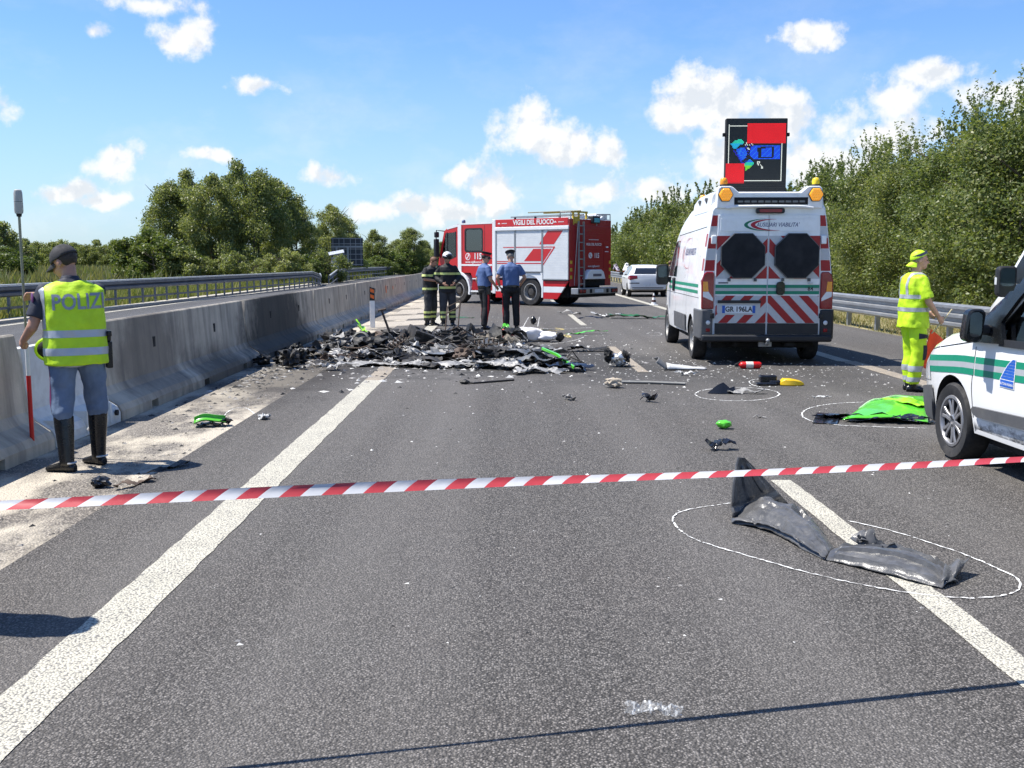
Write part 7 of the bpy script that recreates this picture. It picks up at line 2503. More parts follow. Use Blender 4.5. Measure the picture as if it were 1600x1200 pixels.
# cabin
for x in (-0.4, 0.4):
    st = MB()
    st.box(x - 0.24, x + 0.24, 1.62, 2.10, 0.56, 0.82)
    st.build('seat', MSEAT, db, bevel=0.05)
    MB().box(x - 0.23, x + 0.23, 1.50, 1.64, 0.80, 1.40).build('seat_back', MSEAT, db, bevel=0.05)
    MB().box(x - 0.13, x + 0.13, 1.50, 1.60, 1.42, 1.58).build('head_rest', MSEAT, db, bevel=0.04)
MB().box(-0.83, 0.83, 2.50, 3.02, 0.70, 1.02).build('dashboard', MPLAST, db, bevel=0.05)
mb = MB()
mb.tube([Vector((-0.40 + 0.185 * math.cos(t), 2.36 + 0.07 * math.sin(t), 0.99 + 0.17 * math.sin(t))) for t in np.linspace(0, 2 * PI, 25)], 0.016, 8)
mb.build('steering_wheel', MDARK, db)
ws_ = bmesh.new()
ws_.faces.new([ws_.verts.new(p) for p in ((-0.76, 2.16, 5), (0.76, 2.16, 5), (0.82, 3.10, 5), (-0.82, 3.10, 5))])
gridify(ws_, (0, 1), 0.12)
conform(ws_, BS, (0, 0, -1), -0.006)
mw = bpy.data.meshes.new('windscreen')
ws_.to_mesh(mw); ws_.free()
obj('windscreen', mw, db, glass_mat('van_screen', (0.72, 0.80, 0.78), 0.08))
MB().tube([(0.5, 3.0, 1.16), (-0.1, 2.98, 1.19), (-0.6, 2.96, 1.20)], 0.012, 6).build('wiper', MDARK, db)
cl = MB()
cl.ell((0.55, 2.35, 1.22), (0.05, 0.16, 0.10), Euler((0.6, 0, 0.3)).to_matrix(), 12)
cl.ell((0.62, 2.2, 1.34), (0.05, 0.10, 0.10), Euler((0.6, 0, 0.3)).to_matrix(), 12)
cl.build('red_bag', MRED, db, smooth=180)

# ------------------------------------------------------------------ white hatchback beyond
hb = empty('car', (6.5, 46.4, 0.0), R_(-1.0), 'white hatchback parked on the hard shoulder seen from behind', 'car')


def hfn(W, tb=0.30):
    def fn(z):
        b = W
        if z < 0.5: b -= 0.06 * ((0.5 - z) / 0.25) ** 2
        if z > 0.9: b -= tb * ((z - 0.9) / 0.5) ** 1.1
        return b
    return fn


SH = [(0.0, 0.36, 0.85, hfn(0.78), 0.06), (0.03, 0.32, 0.98, hfn(0.83), 0.06), (0.10, 0.30, 1.05, hfn(0.85), 0.06), (0.30, 0.28, 1.21, hfn(0.86), 0.07), (0.55, 0.27, 1.34, hfn(0.865), 0.08), (0.95, 0.26, 1.41, hfn(0.87), 0.09), (1.7, 0.26, 1.43, hfn(0.87), 0.09),
      (2.2, 0.26, 1.37, hfn(0.87), 0.08), (2.6, 0.26, 1.22, hfn(0.87), 0.07), (2.95, 0.26, 1.02, hfn(0.865), 0.07), (3.3, 0.25, 0.93, hfn(0.85), 0.1), (3.7, 0.24, 0.82, hfn(0.78), 0.12), (3.95, 0.26, 0.66, hfn(0.62), 0.1)]
me = body_loft('body', SH, dlv).mesh('body', 0)
me = arch_cut(me, [(sx * 0.82, y, 0.30) for sx in (-1, 1) for y in (0.66, 3.12)], 0.345, 0.4, 1, (MVW2, MUNDER))
obj('body', me, hb)
BH = bvh_of(me)
for sx in (-1, 1):
    for y in (0.66, 3.12): wheel(hb, sx * 0.775, y, 0.30, 0.19, sx, rim='steel')
    patch('side_window', [(0.62, 0.98), (1.62, 0.96), (1.62, 1.38), (0.95, 1.37), (0.70, 1.22)], BH, 'x', sx, 0.004, MGLASSD, hb)
    patch('side_window', [(1.68, 0.96), (2.72, 0.95), (2.35, 1.24), (2.02, 1.37), (1.68, 1.38)], BH, 'x', sx, 0.004, MGLASSD, hb)
    patch('door_gap', [(1.645, 0.36), (1.66, 0.36), (1.66, 1.38), (1.645, 1.38)], BH, 'x', sx, 0.002, MSEAM, hb)
    MB().box(*sorted((sx * 0.86, sx * 1.04)), 2.42, 2.54, 0.95, 1.10).build('mirror', MPLAST, hb, bevel=0.03)
    MB().box(*sorted((sx * 0.872, sx * 0.89)), 1.75, 1.92, 0.84, 0.87).build('door_handle', MPLAST, hb, bevel=0.006)
    patch('tail_lamp', [(sx * 0.46, 0.82), (sx * 0.80, 0.76), (sx * 0.86, 0.84), (sx * 0.80, 0.96), (sx * 0.48, 0.95)], BH, 'y', -1, 0.010, MTAIL, hb, step=0.06)
    patch('tail_lamp', [(0.02, 0.78), (0.30, 0.86), (0.26, 0.96), (0.03, 0.95)], BH, 'x', sx, 0.008, MTAIL, hb, step=0.06)
    patch('bumper_strip', [(sx * 0.38, 0.60), (sx * 0.82, 0.60), (sx * 0.82, 0.64), (sx * 0.38, 0.64)], BH, 'y', -1, 0.010, MPLAST, hb, step=0.08)
bm = bmesh.new()
bm.faces.new([bm.verts.new(p) for p in ((-0.62, -5, 1.02), (0.62, -5, 1.02), (0.50, -5, 1.29), (-0.50, -5, 1.29))])
gridify(bm, (0, 2), 0.08)
conform(bm, BH, (0, 1, 0), 0.006)
mw = bpy.data.meshes.new('rear_window')
bm.to_mesh(mw); bm.free()
obj('rear_window', mw, hb, MGLASSD)
npl = patch('number_plate', [(-0.20, 0.50), (0.30, 0.50), (0.30, 0.60), (-0.20, 0.60)], BH, 'y', -1, 0.012, MPLW, hb)
patch('bumper_foot', [(-0.70, 0.33), (0.70, 0.33), (0.70, 0.43), (-0.70, 0.43)], BH, 'y', -1, 0.010, MPLAST, hb, step=0.1)
MB().tube([(0.0, 0.62, 1.48), (0.10, 0.35, 1.66)], 0.008, 6).build('aerial', MDARK, hb)
MB().box(-0.7, 0.7, 0.3, 3.6, 0.2, 0.3).build('chassis', MUNDER, hb)
# ================================================================== wreckage and litter on the road
MBURN = M('burnt_metal', (0.022, 0.020, 0.019), 0.7, var=0.5, scale=5, bump=0.5, bscale=30, dirt=((0.16, 0.15, 0.14), 0.6, 11))
MASH = M('ashen_sheet', (0.30, 0.295, 0.285), 0.7, metal=0.1, var=0.5, scale=9, bump=0.5, bscale=30, dirt=((0.022, 0.02, 0.019), 0.97, 8))
MALF = M('molten_aluminium', (0.36, 0.355, 0.345), 0.55, metal=0.2, var=0.35, scale=9, bump=0.5, bscale=40, dirt=((0.03, 0.028, 0.026), 0.97, 9))
MCHAR = M('charred_black', (0.008, 0.008, 0.008), 0.6, var=0.6, scale=8, bump=0.6, bscale=40)
MRUST = M('heat_brown', (0.085, 0.06, 0.045), 0.8, var=0.5, scale=8, bump=0.4)
MSHEET = M('scorched_grey_panel', (0.17, 0.17, 0.165), 0.4, metal=0.35, var=0.4, scale=3, bump=0.1, dirt=((0.025, 0.025, 0.025), 0.95, 2.2))
MLIME = M('lime_green_paint', (0.095, 0.50, 0.03), 0.35, var=0.14, scale=4, coat=0.5)
MLIMEY = M('yellow_green_paint', (0.30, 0.70, 0.02), 0.35, var=0.1, scale=5, coat=0.4)
MBLKP = M('glossy_black_plastic', (0.012, 0.013, 0.016), 0.22, var=0.2, scale=8, coat=0.3)
MLINER = M('wheel_liner_plastic', (0.085, 0.085, 0.086), 0.28, var=0.35, scale=9, bump=0.25, bscale=70, dirt=((0.13, 0.125, 0.12), 0.6, 9))
MYELP = M('yellow_plastic', (0.75, 0.48, 0.01), 0.35, coat=0.3)
MCHALK = M('chalk', (0.72, 0.72, 0.70), 0.95, var=0.1, scale=30)
MCHALKY = M('yellow_chalk', (0.62, 0.50, 0.18), 0.95, var=0.15, scale=30)
MBUMP = M('pale_bumper_plastic', (0.55, 0.55, 0.54), 0.45, var=0.15, scale=6, dirt=((0.1, 0.1, 0.1), 0.5, 5))
MSILV = M('bright_scrap', (0.55, 0.56, 0.57), 0.3, metal=0.7, var=0.2, scale=10)
MBEIGE = M('beige_foam', (0.42, 0.36, 0.28), 0.9, var=0.25, scale=12, bump=0.5)


def crumple_mesh(name, w, l, amp, seed, mat, n=11, fold=1.0, tear=0.25, thick=0.004, crease=3.0):
    """torn, folded sheet lying with its lowest point at z = 0"""
    rn = random.Random(seed)
    bm = bmesh.new()
    o = Vector((rn.uniform(0, 99), rn.uniform(0, 99), rn.uniform(0, 99)))
    m = max(4, int(n * min(2.2, max(0.5, l / w))))
    V = {}
    for i in range(n + 1):
        for j in range(m + 1):
            u, v = (i / n - 0.5), (j / m - 0.5)
            e = 1 + tear * noise.noise(Vector((u * 4, v * 4, seed))) * (1.6 if max(abs(u), abs(v)) > 0.38 else 0.6)
            p = Vector((u * w * e, v * l * e, 0))
            q = Vector((p.x, p.y, 0)) * (crease / max(w, l)) + o
            z = noise.noise(q) * 1.2 + abs(noise.noise(q * 2.1)) * 0.8 - abs(noise.noise(q * 3.7 + o)) * 0.5
            p.z = z * amp
            p.x += noise.noise(q * 1.3 + o) * amp * fold
            p.y += noise.noise(q * 1.1 - o) * amp * fold
            V[i, j] = bm.verts.new(p)
    for i in range(n):
        for j in range(m):
            edge = i in (0, n - 1) or j in (0, m - 1)
            if edge and rn.random() < tear: continue
            bm.faces.new((V[i, j], V[i + 1, j], V[i + 1, j + 1], V[i, j + 1]))
    bmesh.ops.delete(bm, geom=[v for v in bm.verts if not v.link_faces], context='VERTS')
    z0 = min(v.co.z for v in bm.verts)
    for v in bm.verts: v.co.z -= z0
    bm.normal_update()
    r = bmesh.ops.extrude_face_region(bm, geom=bm.faces[:])
    for v in [g for g in r['geom'] if isinstance(g, bmesh.types.BMVert)]: v.co -= v.normal * thick
    bmesh.ops.recalc_face_normals(bm, faces=bm.faces)
    z0 = min(v.co.z for v in bm.verts)
    for v in bm.verts: v.co.z -= z0
    me = bpy.data.meshes.new(name)
    bm.to_mesh(me)
    bm.free()
    for p in me.polygons: p.use_smooth = True
    me.set_sharp_from_angle(angle=R_(38))
    me.materials.append(mat)
    return me


def lump_mesh(name, r, seed, mat, sub=3, rough=0.5, freq=2.0):
    bm = bmesh.new()
    bmesh.ops.create_icosphere(bm, subdivisions=sub, radius=1.0)
    o = Vector((seed * 1.7, seed * 0.3, seed * 2.1))
    for v in bm.verts:
        k = 1 + rough * (noise.noise(v.co * freq + o) + 0.5 * noise.noise(v.co * freq * 2.3 + o))
        v.co = Vector((v.co.x * r[0], v.co.y * r[1], v.co.z * r[2])) * k
    z0 = min(v.co.z for v in bm.verts)
    for v in bm.verts: v.co.z -= z0
    me = bpy.data.meshes.new(name)
    bm.to_mesh(me)
    bm.free()
    for p in me.polygons: p.use_smooth = True
    me.set_sharp_from_angle(angle=R_(40))
    me.materials.append(mat)
    return me


def put(name, me, px, py, label, cat, rz=0.0, tilt=(0, 0), dz=0.0, group=None, s=1.0):
    p = G(px, py)
    o = obj(name, me)
    o.location = (p.x, p.y, dz)
    o.rotation_euler = (tilt[0], tilt[1], rz)
    o.scale = (s, s, s)
    return tag(o, label, cat, group)


# ---------------------------------------------------------------- the burnt wreck
wr = empty('burnt_wreck', (-1.6, 18.2, 0), 0, 'burnt out car wreckage heaped on the road against the blackened barrier', 'wreckage')
rn = random.Random(21)


def wput(name, me, x, y, z, rot=(0, 0, 0), s=1.0):
    o = obj(name, me, wr)
    o.location = (x + 1.6, y - 18.2, z)
    o.rotation_euler = rot
    o.scale = (s, s, s)
    return o


sheets = [crumple_mesh('crumpled_panel', rn.uniform(0.5, 0.9), rn.uniform(0.8, 1.4), rn.uniform(0.14, 0.26), 500 + k, (MBURN, MASH, MBURN, MALF, MCHAR, MASH, MBURN, MRUST)[k % 8], n=14, fold=1.1, tear=0.3, crease=4.5) for k in range(16)]
lumps = [lump_mesh('charred_lump', (rn.uniform(.12, .25), rn.uniform(.12, .28), rn.uniform(.08, .16)), 40 + k, (MCHAR, MBURN, MRUST, MCHAR)[k % 4], rough=0.7, freq=2.6) for k in range(8)]
small = [crumple_mesh('torn_piece', rn.uniform(0.15, 0.32), rn.uniform(0.2, 0.5), rn.uniform(0.05, 0.11), 600 + k, (MALF, MASH, MBURN, MALF, MASH, MCHAR)[k % 6], n=7, fold=1.2, tear=0.4, crease=3.5) for k in range(14)]


def heap_h(x, y):
    a = 0.29 * math.exp(-((x + 1.25) / 1.0) ** 2 - ((y - 18.6) / 1.7) ** 2)
    b = 0.15 * math.exp(-((x + 2.95) / 0.7) ** 2 - ((y - 18.8) / 1.9) ** 2)
    c = 0.13 * math.exp(-((x + 0.1) / 1.0) ** 2 - ((y - 16.9) / 1.0) ** 2)
    return max(a, b, c)


k = 0
while k < 46:
    x, y = rn.uniform(-3.3, 0.3), rn.uniform(16.0, 21.0)
    h = heap_h(x, y)
    if rn.random() > h / 0.40 + 0.05: continue
    z = max(0, h * rn.uniform(0.15, 0.75) - 0.08)
    o_ = wput('crumpled_panel', sheets[k % 16], x, y, z, (rn.uniform(-.5, .5) if h > .2 else rn.uniform(-.12, .12), rn.uniform(-.5, .5) if h > .2 else rn.uniform(-.12, .12), rn.uniform(0, 6.3)), rn.uniform(0.35, 0.85))
    o_.scale = (o_.scale.x * rn.uniform(0.35, 0.8), o_.scale.y * rn.uniform(0.9, 1.4), o_.scale.z * 0.6)
    k += 1
k = 0
while k < 24:
    x, y = rn.uniform(-3.5, 0.2), rn.uniform(15.6, 21.0)
    h = heap_h(x, y)
    if rn.random() > h / 0.35 + 0.08: continue
    wput('charred_lump', lumps[k % 8], x, y, max(0, h * rn.uniform(0.0, 0.8) - 0.06), (0, 0, rn.uniform(0, 6.3)), rn.uniform(0.5, 1.1))
    k += 1
k = 0
while k < 170:
    x, y = rn.uniform(-3.5, 0.9), rn.uniform(14.8, 21.3)
    h = heap_h(x, y)
    if rn.random() > h / 0.25 + 0.12: continue
    wput('torn_piece', small[k % 14], x, y, max(0, h * rn.uniform(0.5, 1.0) - 0.03), (rn.uniform(-.8, .8) * (h > .1), rn.uniform(-.8, .8) * (h > .1), rn.uniform(0, 6.3)), rn.uniform(0.5, 1.2))
    k += 1
for k in range(30):
    x, y = rn.uniform(-2.8, -0.1), rn.uniform(17.0, 19.8)
    h = heap_h(x, y)
    a, L = rn.uniform(0, 6.3), rn.uniform(0.4, 1.1)
    mb = MB()
    pts = [Vector((math.cos(a) * L * t + rn.uniform(-.05, .05), math.sin(a) * L * t + rn.uniform(-.05, .05), rn.uniform(-.06, .16) * t)) for t in (-0.5, -0.2, 0.1, 0.3, 0.5)]
    mb.tube(pts, rn.uniform(0.007, 0.022), 6)
    me = mb.mesh('bent_bar', 40)
    me.materials.append((MCHAR, MBURN, MRUST)[k % 3])
    wput('bent_bar', me, x, y, h * 0.85 + 0.08)
for k in range(36):                         # stripped wiring hanging in loops
    x, y = rn.uniform(-3.1, 0.4), rn.uniform(16.2, 19.8)
    h = heap_h(x, y)
    q = Vector((0, 0, 0))
    pts = [q.copy()]
    a = rn.uniform(0, 6.3)
    for t in range(7):
        a += rn.uniform(-.8, .8)
        q = q + Vector((0.11 * math.cos(a), 0.11 * math.sin(a), rn.uniform(-.06, .06)))
        pts.append(q.copy())
    me = MB().tube(pts, rn.uniform(0.004, 0.009), 5).mesh('wire', 60)
    me.materials.append((MCHAR, MRUST, MASH)[k % 3])
    wput('wire', me, x, y, h * 0.9 + 0.06)
for k, (x, y, z, rr_, nn) in enumerate(((-1.9, 17.3, 0.16, 0.055, 6), (-0.5, 17.6, 0.2, 0.05, 5))):       # coil springs
    me = MB().tube([Vector((rr_ * math.cos(t), rr_ * math.sin(t), 0.045 * t / PI)) for t in np.linspace(0, 2 * PI * nn, nn * 12)], 0.009, 6).mesh('coil_spring', 60)
    me.materials.append(MRUST)
    wput('coil_spring', me, x, y, z, (1.1, 0.3 + k, 0.6))
mb = MB()                                   # cracked engine block
mb.box(-.26, .26, -.2, .2, 0, .3)
for q in range(4): mb.tube([(-.19 + .125 * q, 0, .29), (-.19 + .125 * q, 0, .33)], .045, 10)
for q in range(5): mb.box(-.28, .28, -.215, -.195, .04 + .055 * q, .065 + .055 * q)
mb.tube([(-.3, .1, .12), (-.36, .1, .12)], .08, 12)
me = mb.mesh('engine_block', 30)
me.materials.append(MBURN)
wput('engine_block', me, -1.45, 18.1, 0.10, (0.25, 0.35, 0.5))
mb = MB()                                   # seat frame
for x_ in (-.22, .22): mb.tube([(x_, -.2, 0), (x_, .2, .02), (x_, .26, .3), (x_, .3, .5)], .014, 6)
for y_, z_ in ((-.2, 0), (0, .01), (.2, .02), (.28, .38), (.3, .5)): mb.tube([(-.22, y_, z_), (.22, y_, z_)], .01, 6)
me = mb.mesh('seat_frame', 50)
me.materials.append(MRUST)
wput('seat_frame', me, -0.75, 18.5, 0.28, (0.5, 0.3, 2.2))
for k in range(15):                         # black heap against the barrier
    x, y = rn.uniform(-3.72, -2.75), rn.uniform(15.6, 20.6)
    wput('charred_lump', lumps[(0, 3, 4, 7)[k % 4]], x, y, 0.0, (0, 0, rn.uniform(0, 6.3)), rn.uniform(0.3, 0.75))
# the bare hub ring, a standing strut, the coiled spring
p = G(566, 545)
mb = MB()
T = Matrix.Rotation(R_(74), 4, 'X')
mb.lathe([(0.085, -0.05), (0.16, -0.05), (0.165, 0.0), (0.16, 0.05), (0.13, 0.06), (0.12, 0.02), (0.05, 0.025), (0.035, 0.055), (0.001, 0.055)], 30, T)
me = mb.mesh('hub_ring', 35)
me.materials.append(M('ashen_hub', (0.15, 0.15, 0.135), 0.6, metal=0.3, var=0.3, scale=10))
wput('hub_ring', me, p.x, p.y - 0.1, 0.16, (0, 0, -0.25))
p = G(640, 513)
mb = MB()
mb.tube([(0.08, 0, 0), (0.0, 0, 0.22), (-0.06, 0, 0.40)], 0.022, 8).tube([(-0.13, 0, 0.39), (0.02, 0, 0.42)], 0.02, 8)
me = mb.mesh('strut', 40)
me.materials.append(MRUST)
wput('strut', me, p.x + 0.05, 19.2, 0.30)
p = G(820, 500)
me = crumple_mesh('lime_scrap', 0.25, 0.5, 0.08, 77, MLIMEY, n=9, crease=2.5)
q = G(515, 520)
wput('lime_scrap', me, -2.75, 20.3, 0.22, (0.3, 0.35, 0.5))
# large pieces of the outer skin in front of the heap
for (px, py, w, l, amp, sd, mt, rz, sc_) in ((700, 560, 0.8, 1.5, 0.20, 701, MALF, 1.5, 0.9), (690, 573, 0.5, 1.3, 0.08, 702, MASH, 1.55, 1.0), (655, 566, 0.6, 1.1, 0.13, 703, MBURN, 1.2, 1.0), (735, 574, 0.5, 1.2, 0.12, 704, MALF, 1.6, .9),
                                               (790, 577, 0.4, 1.1, 0.15, 705, MALF, 1.1, .9), (610, 571, 0.5, 1.2, 0.06, 706, MASH, 1.6, 1.0), (720, 548, 0.7, 1.1, 0.22, 707, MBURN, 0.6, 1.0), (525, 552, 0.5, 0.9, 0.14, 708, MALF, 1.3, .8), (838, 583, 0.35, 0.8, 0.10, 709, MALF, 1.9, .9)):
    p = G(px, py)
    wput('torn_skin', crumple_mesh('torn_skin', w, l, amp, sd, mt, n=16, fold=1.1, tear=0.3, crease=4.5), p.x, p.y, 0.0, (0, 0, rz), sc_).scale.z *= 0.6
# fine ash and crumbs
def chips(name, n, pos, size, mats, seed, kind='stuff', flat=0.45, parent=None):
    rg = np.random.default_rng(seed)
    P = np.array([pos(rg) for _ in range(n)])
    s = size[0] + (size[1] - size[0]) * rg.random(n) ** 2.5
    V = []
    base = np.array([[0, 0, 1], [1, 0, 0], [-.5, .8, 0], [-.5, -.8, 0]], float)
    a = rg.random(n) * 2 * PI
    T = np.zeros((n, 4, 3))
    for k in range(4):
        j = 0.6 + 0.8 * rg.random((n, 2))
        x, y = base[k][0] * j[:, 0], base[k][1] * j[:, 1]
        T[:, k, 0] = P[:, 0] + s * (np.cos(a) * x - np.sin(a) * y)
        T[:, k, 1] = P[:, 1] + s * (np.sin(a) * x + np.cos(a) * y)
        T[:, k, 2] = P[:, 2] + s * flat * base[k][2] * (0.4 + rg.random(n))
    F_ = np.stack([T[:, [0, 1, 2]], T[:, [0, 2, 3]], T[:, [0, 3, 1]]], 1).reshape(-1, 3, 3)
    me = quads_mesh(name, F_)
    for m in mats: me.materials.append(m)
    mi_ = np.repeat(rg.integers(0, len(mats), n), 3).astype(np.int32)
    me.polygons.foreach_set('material_index', mi_)
    o = obj(name, me, parent)
    if kind: o['kind'] = kind
    return o


def around(cx, cy, sx, sy, z=0.001):
    def f(rg):
        while True:
            x, y = rg.normal(cx, sx), rg.normal(cy, sy)
            if -3.7 < x < 8.3 and 7 < y < 40: break
        return (x, y, z if x > -2.62 else z - 0.014)
    return f


MCRW = M('pale_crumb', (0.60, 0.59, 0.56), 0.8, var=0.2, scale=40)
MCRG = M('grey_crumb', (0.26, 0.25, 0.24), 0.8, var=0.3, scale=40)
MCRK = M('dark_crumb', (0.03, 0.03, 0.03), 0.7, var=0.4, scale=40)
chips('ash_debris', 3000, around(-1.4, 18.0, 1.4, 2.0), (0.008, 0.07), (MCRG, MCRK, MCRW, MCRK), 1)
chips('soot_debris', 900, around(-3.35, 15.8, 0.25, 2.2, 0.0), (0.008, 0.055), (MCRK, MCRK, MCRG), 2, flat=0.4)
chips('crumb_debris', 1000, around(1.8, 17.5, 2.2, 4.0), (0.005, 0.026), (MCRW, MCRG, MCRW, MCRK), 3)
chips('glass_debris', 900, around(3.4, 15.2, 1.4, 1.2), (0.005, 0.028), (MCRW, MCRG, MCRG), 4)
def lane(rg): 
    y = 4.2 + 26 * rg.random() ** 1.3
    x = -1.5 + 6.5 * rg.random()
    return (x, y, 0.001)
chips('grit_debris', 700, lane, (0.004, 0.02), (MCRW, MCRG, MCRK), 5)
def lane2(rg): return (-3.4 + 0.75 * rg.random(), 3 + 16 * rg.random(), -0.013)
chips('shoulder_grit', 420, lane2, (0.005, 0.03), (MCRK, MCRG, MCRK), 6)

# ---------------------------------------------------------------- chalk on the road
def chalk(name, pts, w, label, mat=MCHALK, gap=0.07, seed=0, closed=False, cat='chalk mark'):
    """crumbly line drawn along spots of the ground"""
    rn = random.Random(seed)
    P = [Vector((p.x, p.y, 0)) for p in pts]
    if closed: P.append(P[0])
    # smooth the drawn line
    for _ in range(0 if name == 'chalk_box' else 2):
        Q = [P[0]]
        for a, b in zip(P[:-1], P[1:]): Q += [a * 0.75 + b * 0.25, a * 0.25 + b * 0.75]
        Q.append(P[-1])
        P = Q
    D = [P[0]]
    for a, b in zip(P[:-1], P[1:]):
        n = max(1, int((b - a).length / 0.02))
        D += [a.lerp(b, (k + 1) / n) for k in range(n)]
    bm = bmesh.new()
    prev = None
    for i, c in enumerate(D):
        d = (D[min(i + 1, len(D) - 1)] - D[max(i - 1, 0)]).normalized()
        nx = Vector((-d.y, d.x, 0))
        z = Vector((0, 0, 0.0062 if c.x > -2.62 else -0.008))
        ww, sh_ = w * rn.uniform(0.03, 0.36), rn.uniform(-.25, .25) * w
        cur = (bm.verts.new(c + nx * (sh_ - ww) + z), bm.verts.new(c + nx * (sh_ + ww) + z))
        if prev and rn.random() > gap * 0.5: bm.faces.new((prev[0], prev[1], cur[1], cur[0]))
        prev = cur
    bmesh.ops.delete(bm, geom=[v for v in bm.verts if not v.link_faces], context='VERTS')
    me = bpy.data.meshes.new(name)
    bm.to_mesh(me)
    bm.free()
    return tag(obj(name, me, None, mat), label, None, None, 'structure')


def arc_px(cx, cy, rx, ry, a0=0, a1=360, n=28, rot=0.0):
    """ellipse on the ground, given by its picture extent"""
    c, r_, t_ = G(cx, cy), G(cx + rx, cy), G(cx, cy - ry)
    X, Y = (r_ - c), (t_ - c)
    return [c + X * math.cos(R_(a0 + (a1 - a0) * k / n)) + Y * math.sin(R_(a0 + (a1 - a0) * k / n)) for k in range(n + 1)]


chalk('chalk_outline', [G(*q) for q in ((1142, 787), (1098, 793), (1062, 800), (1050, 810), (1052, 820), (1072, 838), (1110, 853), (1180, 873), (1260, 896), (1330, 912), (1400, 925), (1470, 934), (1530, 937), (1580, 930), (1597, 918), (1590, 905), (1560, 890), (1510, 868), (1450, 848), (1400, 832), (1350, 820), (1325, 815))], 0.022,
      'large chalk loop drawn round the torn wheel arch liner', seed=1)
chalk('chalk_outline', arc_px(1152, 616, 66, 10), 0.03, 'chalk oval round the small black fragment on the right lane', seed=2)
chalk('chalk_outline', [G(*q) for q in ((1448, 670), (1380, 668), (1300, 665), (1262, 658), (1250, 648), (1262, 638), (1300, 631), (1350, 629))], 0.028, 'chalk loop round the big lime green panel', seed=3)
chalk('chalk_outline', [G(*q) for q in ((1190, 606), (1172, 601), (1170, 595), (1190, 592), (1215, 593))], 0.03, 'short chalk arc beside the yellow and black part', seed=4)
chalk('chalk_outline', [G(*q) for q in ((345, 655), (352, 645), (362, 638), (375, 635), (388, 637), (397, 645))], 0.022, 'chalk arc curling over the green scrap on the shoulder', seed=5)
chalk('chalk_box', [G(*q) for q in ((818, 510), (826, 496), (843, 496), (840, 511))], 0.035, 'chalk rectangle right of the carabiniere seen from behind', seed=6, closed=True, gap=0.35)
chalk('chalk_mark', [G(*q) for q in ((840, 513), (870, 515), (905, 513), (925, 512))], 0.06, 'white chalk streak beyond the red and white cloth', seed=7)
chalk('chalk_mark', [G(*q) for q in ((842, 514), (860, 517), (885, 515), (868, 513))], 0.12, 'yellow chalk smear left of the yellow chalk cross', MCHALKY, seed=8)
chalk('chalk_mark', [G(*q) for q in ((868, 520), (880, 525), (895, 529), (884, 522), (872, 529))], 0.10, 'yellow chalk scrawl near the green curved strip', MCHALKY, seed=9)
chalk('chalk_outline', [G(*q) for q in ((912, 527), (900, 532), (870, 537), (845, 539))], 0.035, 'chalk curve from the green strip to the red and white cloth', seed=10)
chalk('chalk_outline', [G(*q) for q in ((1010, 522), (1016, 520), (1030, 520), (1036, 523), (1025, 525), (1012, 524))], 0.03, 'small chalk loop left of the white van', seed=11, gap=0.3)

# ---------------------------------------------------------------- torn wheel arch liner in the foreground
wl = empty('wheel_arch_liner', tuple(G(1300, 860)), 0, 'torn dark grey wheel arch liner lying across the lane dash', 'car part')
O = G(1300, 860)


def LG(px, py): return G(px, py) - O


def strip(name, line_a, line_b, prof, ribs, thick=0.0035, n=64, m=44, mat=MLINER, noise_amp=0.011, seed=0):
    """curved shell between two ground lines; prof(u, v) gives the height"""
    def pl(L, t):
        s = t * (len(L) - 1)
        i = min(int(s), len(L) - 2)
        return L[i].lerp(L[i + 1], s - i)
    rows = []
    for i in range(n + 1):
        u = i / n
        a, b = pl(line_a, u), pl(line_b, u)
        r = []
        for j in range(m + 1):
            v = j / m
            p = a.lerp(b, v)
            q = noise.noise(p * 9 + Vector((seed, 0, 0))) + 0.6 * noise.noise(p * 21 + Vector((0, seed, 0)))
            p = p + Vector((0, 0, max(0.0, prof(u, v)) + ribs(u, v) + noise_amp * q))
            p.z = max(p.z, 0.006)
            r.append(p)
        rows.append(r)
    mb = MB()
    mb.loft(rows, closed=False)
    o = mb.build(name, mat, wl, smooth=32)
    md = o.modifiers.new('t', 'SOLIDIFY')
    md.thickness = thick
    return o


def sq(x, t):
    return max(0.0, min(1.0, (x - t) / 0.35))


def bell(x, a, b):
    return max(0.0, min(1.0, (x - a) / 0.06)) * max(0.0, min(1.0, (b - x) / 0.06))


# first half: an arch lying on its side, front rim down, ridge in the middle
fa = [LG(1143, 818), LG(1180, 826), LG(1215, 838), LG(1250, 858), LG(1288, 876)]
fb = [LG(1165, 800), LG(1200, 806), LG(1240, 812), LG(1275, 824), LG(1306, 862)]
strip('arch_shell', fa, fb, lambda u, v: (0.02 + 0.14 * math.sin(PI * min(1, max(0, u * 0.92 + 0.04))) ** 0.8) * math.sin(PI * (0.02 + 0.9 * v)) ** 0.8 * (1 - 0.35 * u),
      lambda u, v: 0.011 * sq(math.sin(v * 26 + 5.0 * u), 0.3) * bell(v, 0.06, 0.55) * bell(u, 0.2, 1.0) + 0.020 * sq(math.sin(u * 21 - 6 * v), 0.5) * bell(v, 0.5, 0.98) * bell(u, 0.1, 0.75)
      - 0.035 * bell(u, 0.55, 0.75) * bell(v, 0.45, 0.8) + 0.012 * sq(math.sin(u * 5 + 1), 0.2) * bell(v, 0.3, 0.9), seed=1)
# flange along its lower rim
strip('rim_flange', [p + Vector((0, -0.012, 0)) for p in fa], [p + Vector((0, 0.03, 0)) for p in fa], lambda u, v: 0.018 + 0.028 * math.sin(PI * u) + 0.012 * v - 0.008 * (abs(math.sin(u * 13)) < 0.25), lambda u, v: 0, m=4, seed=2)
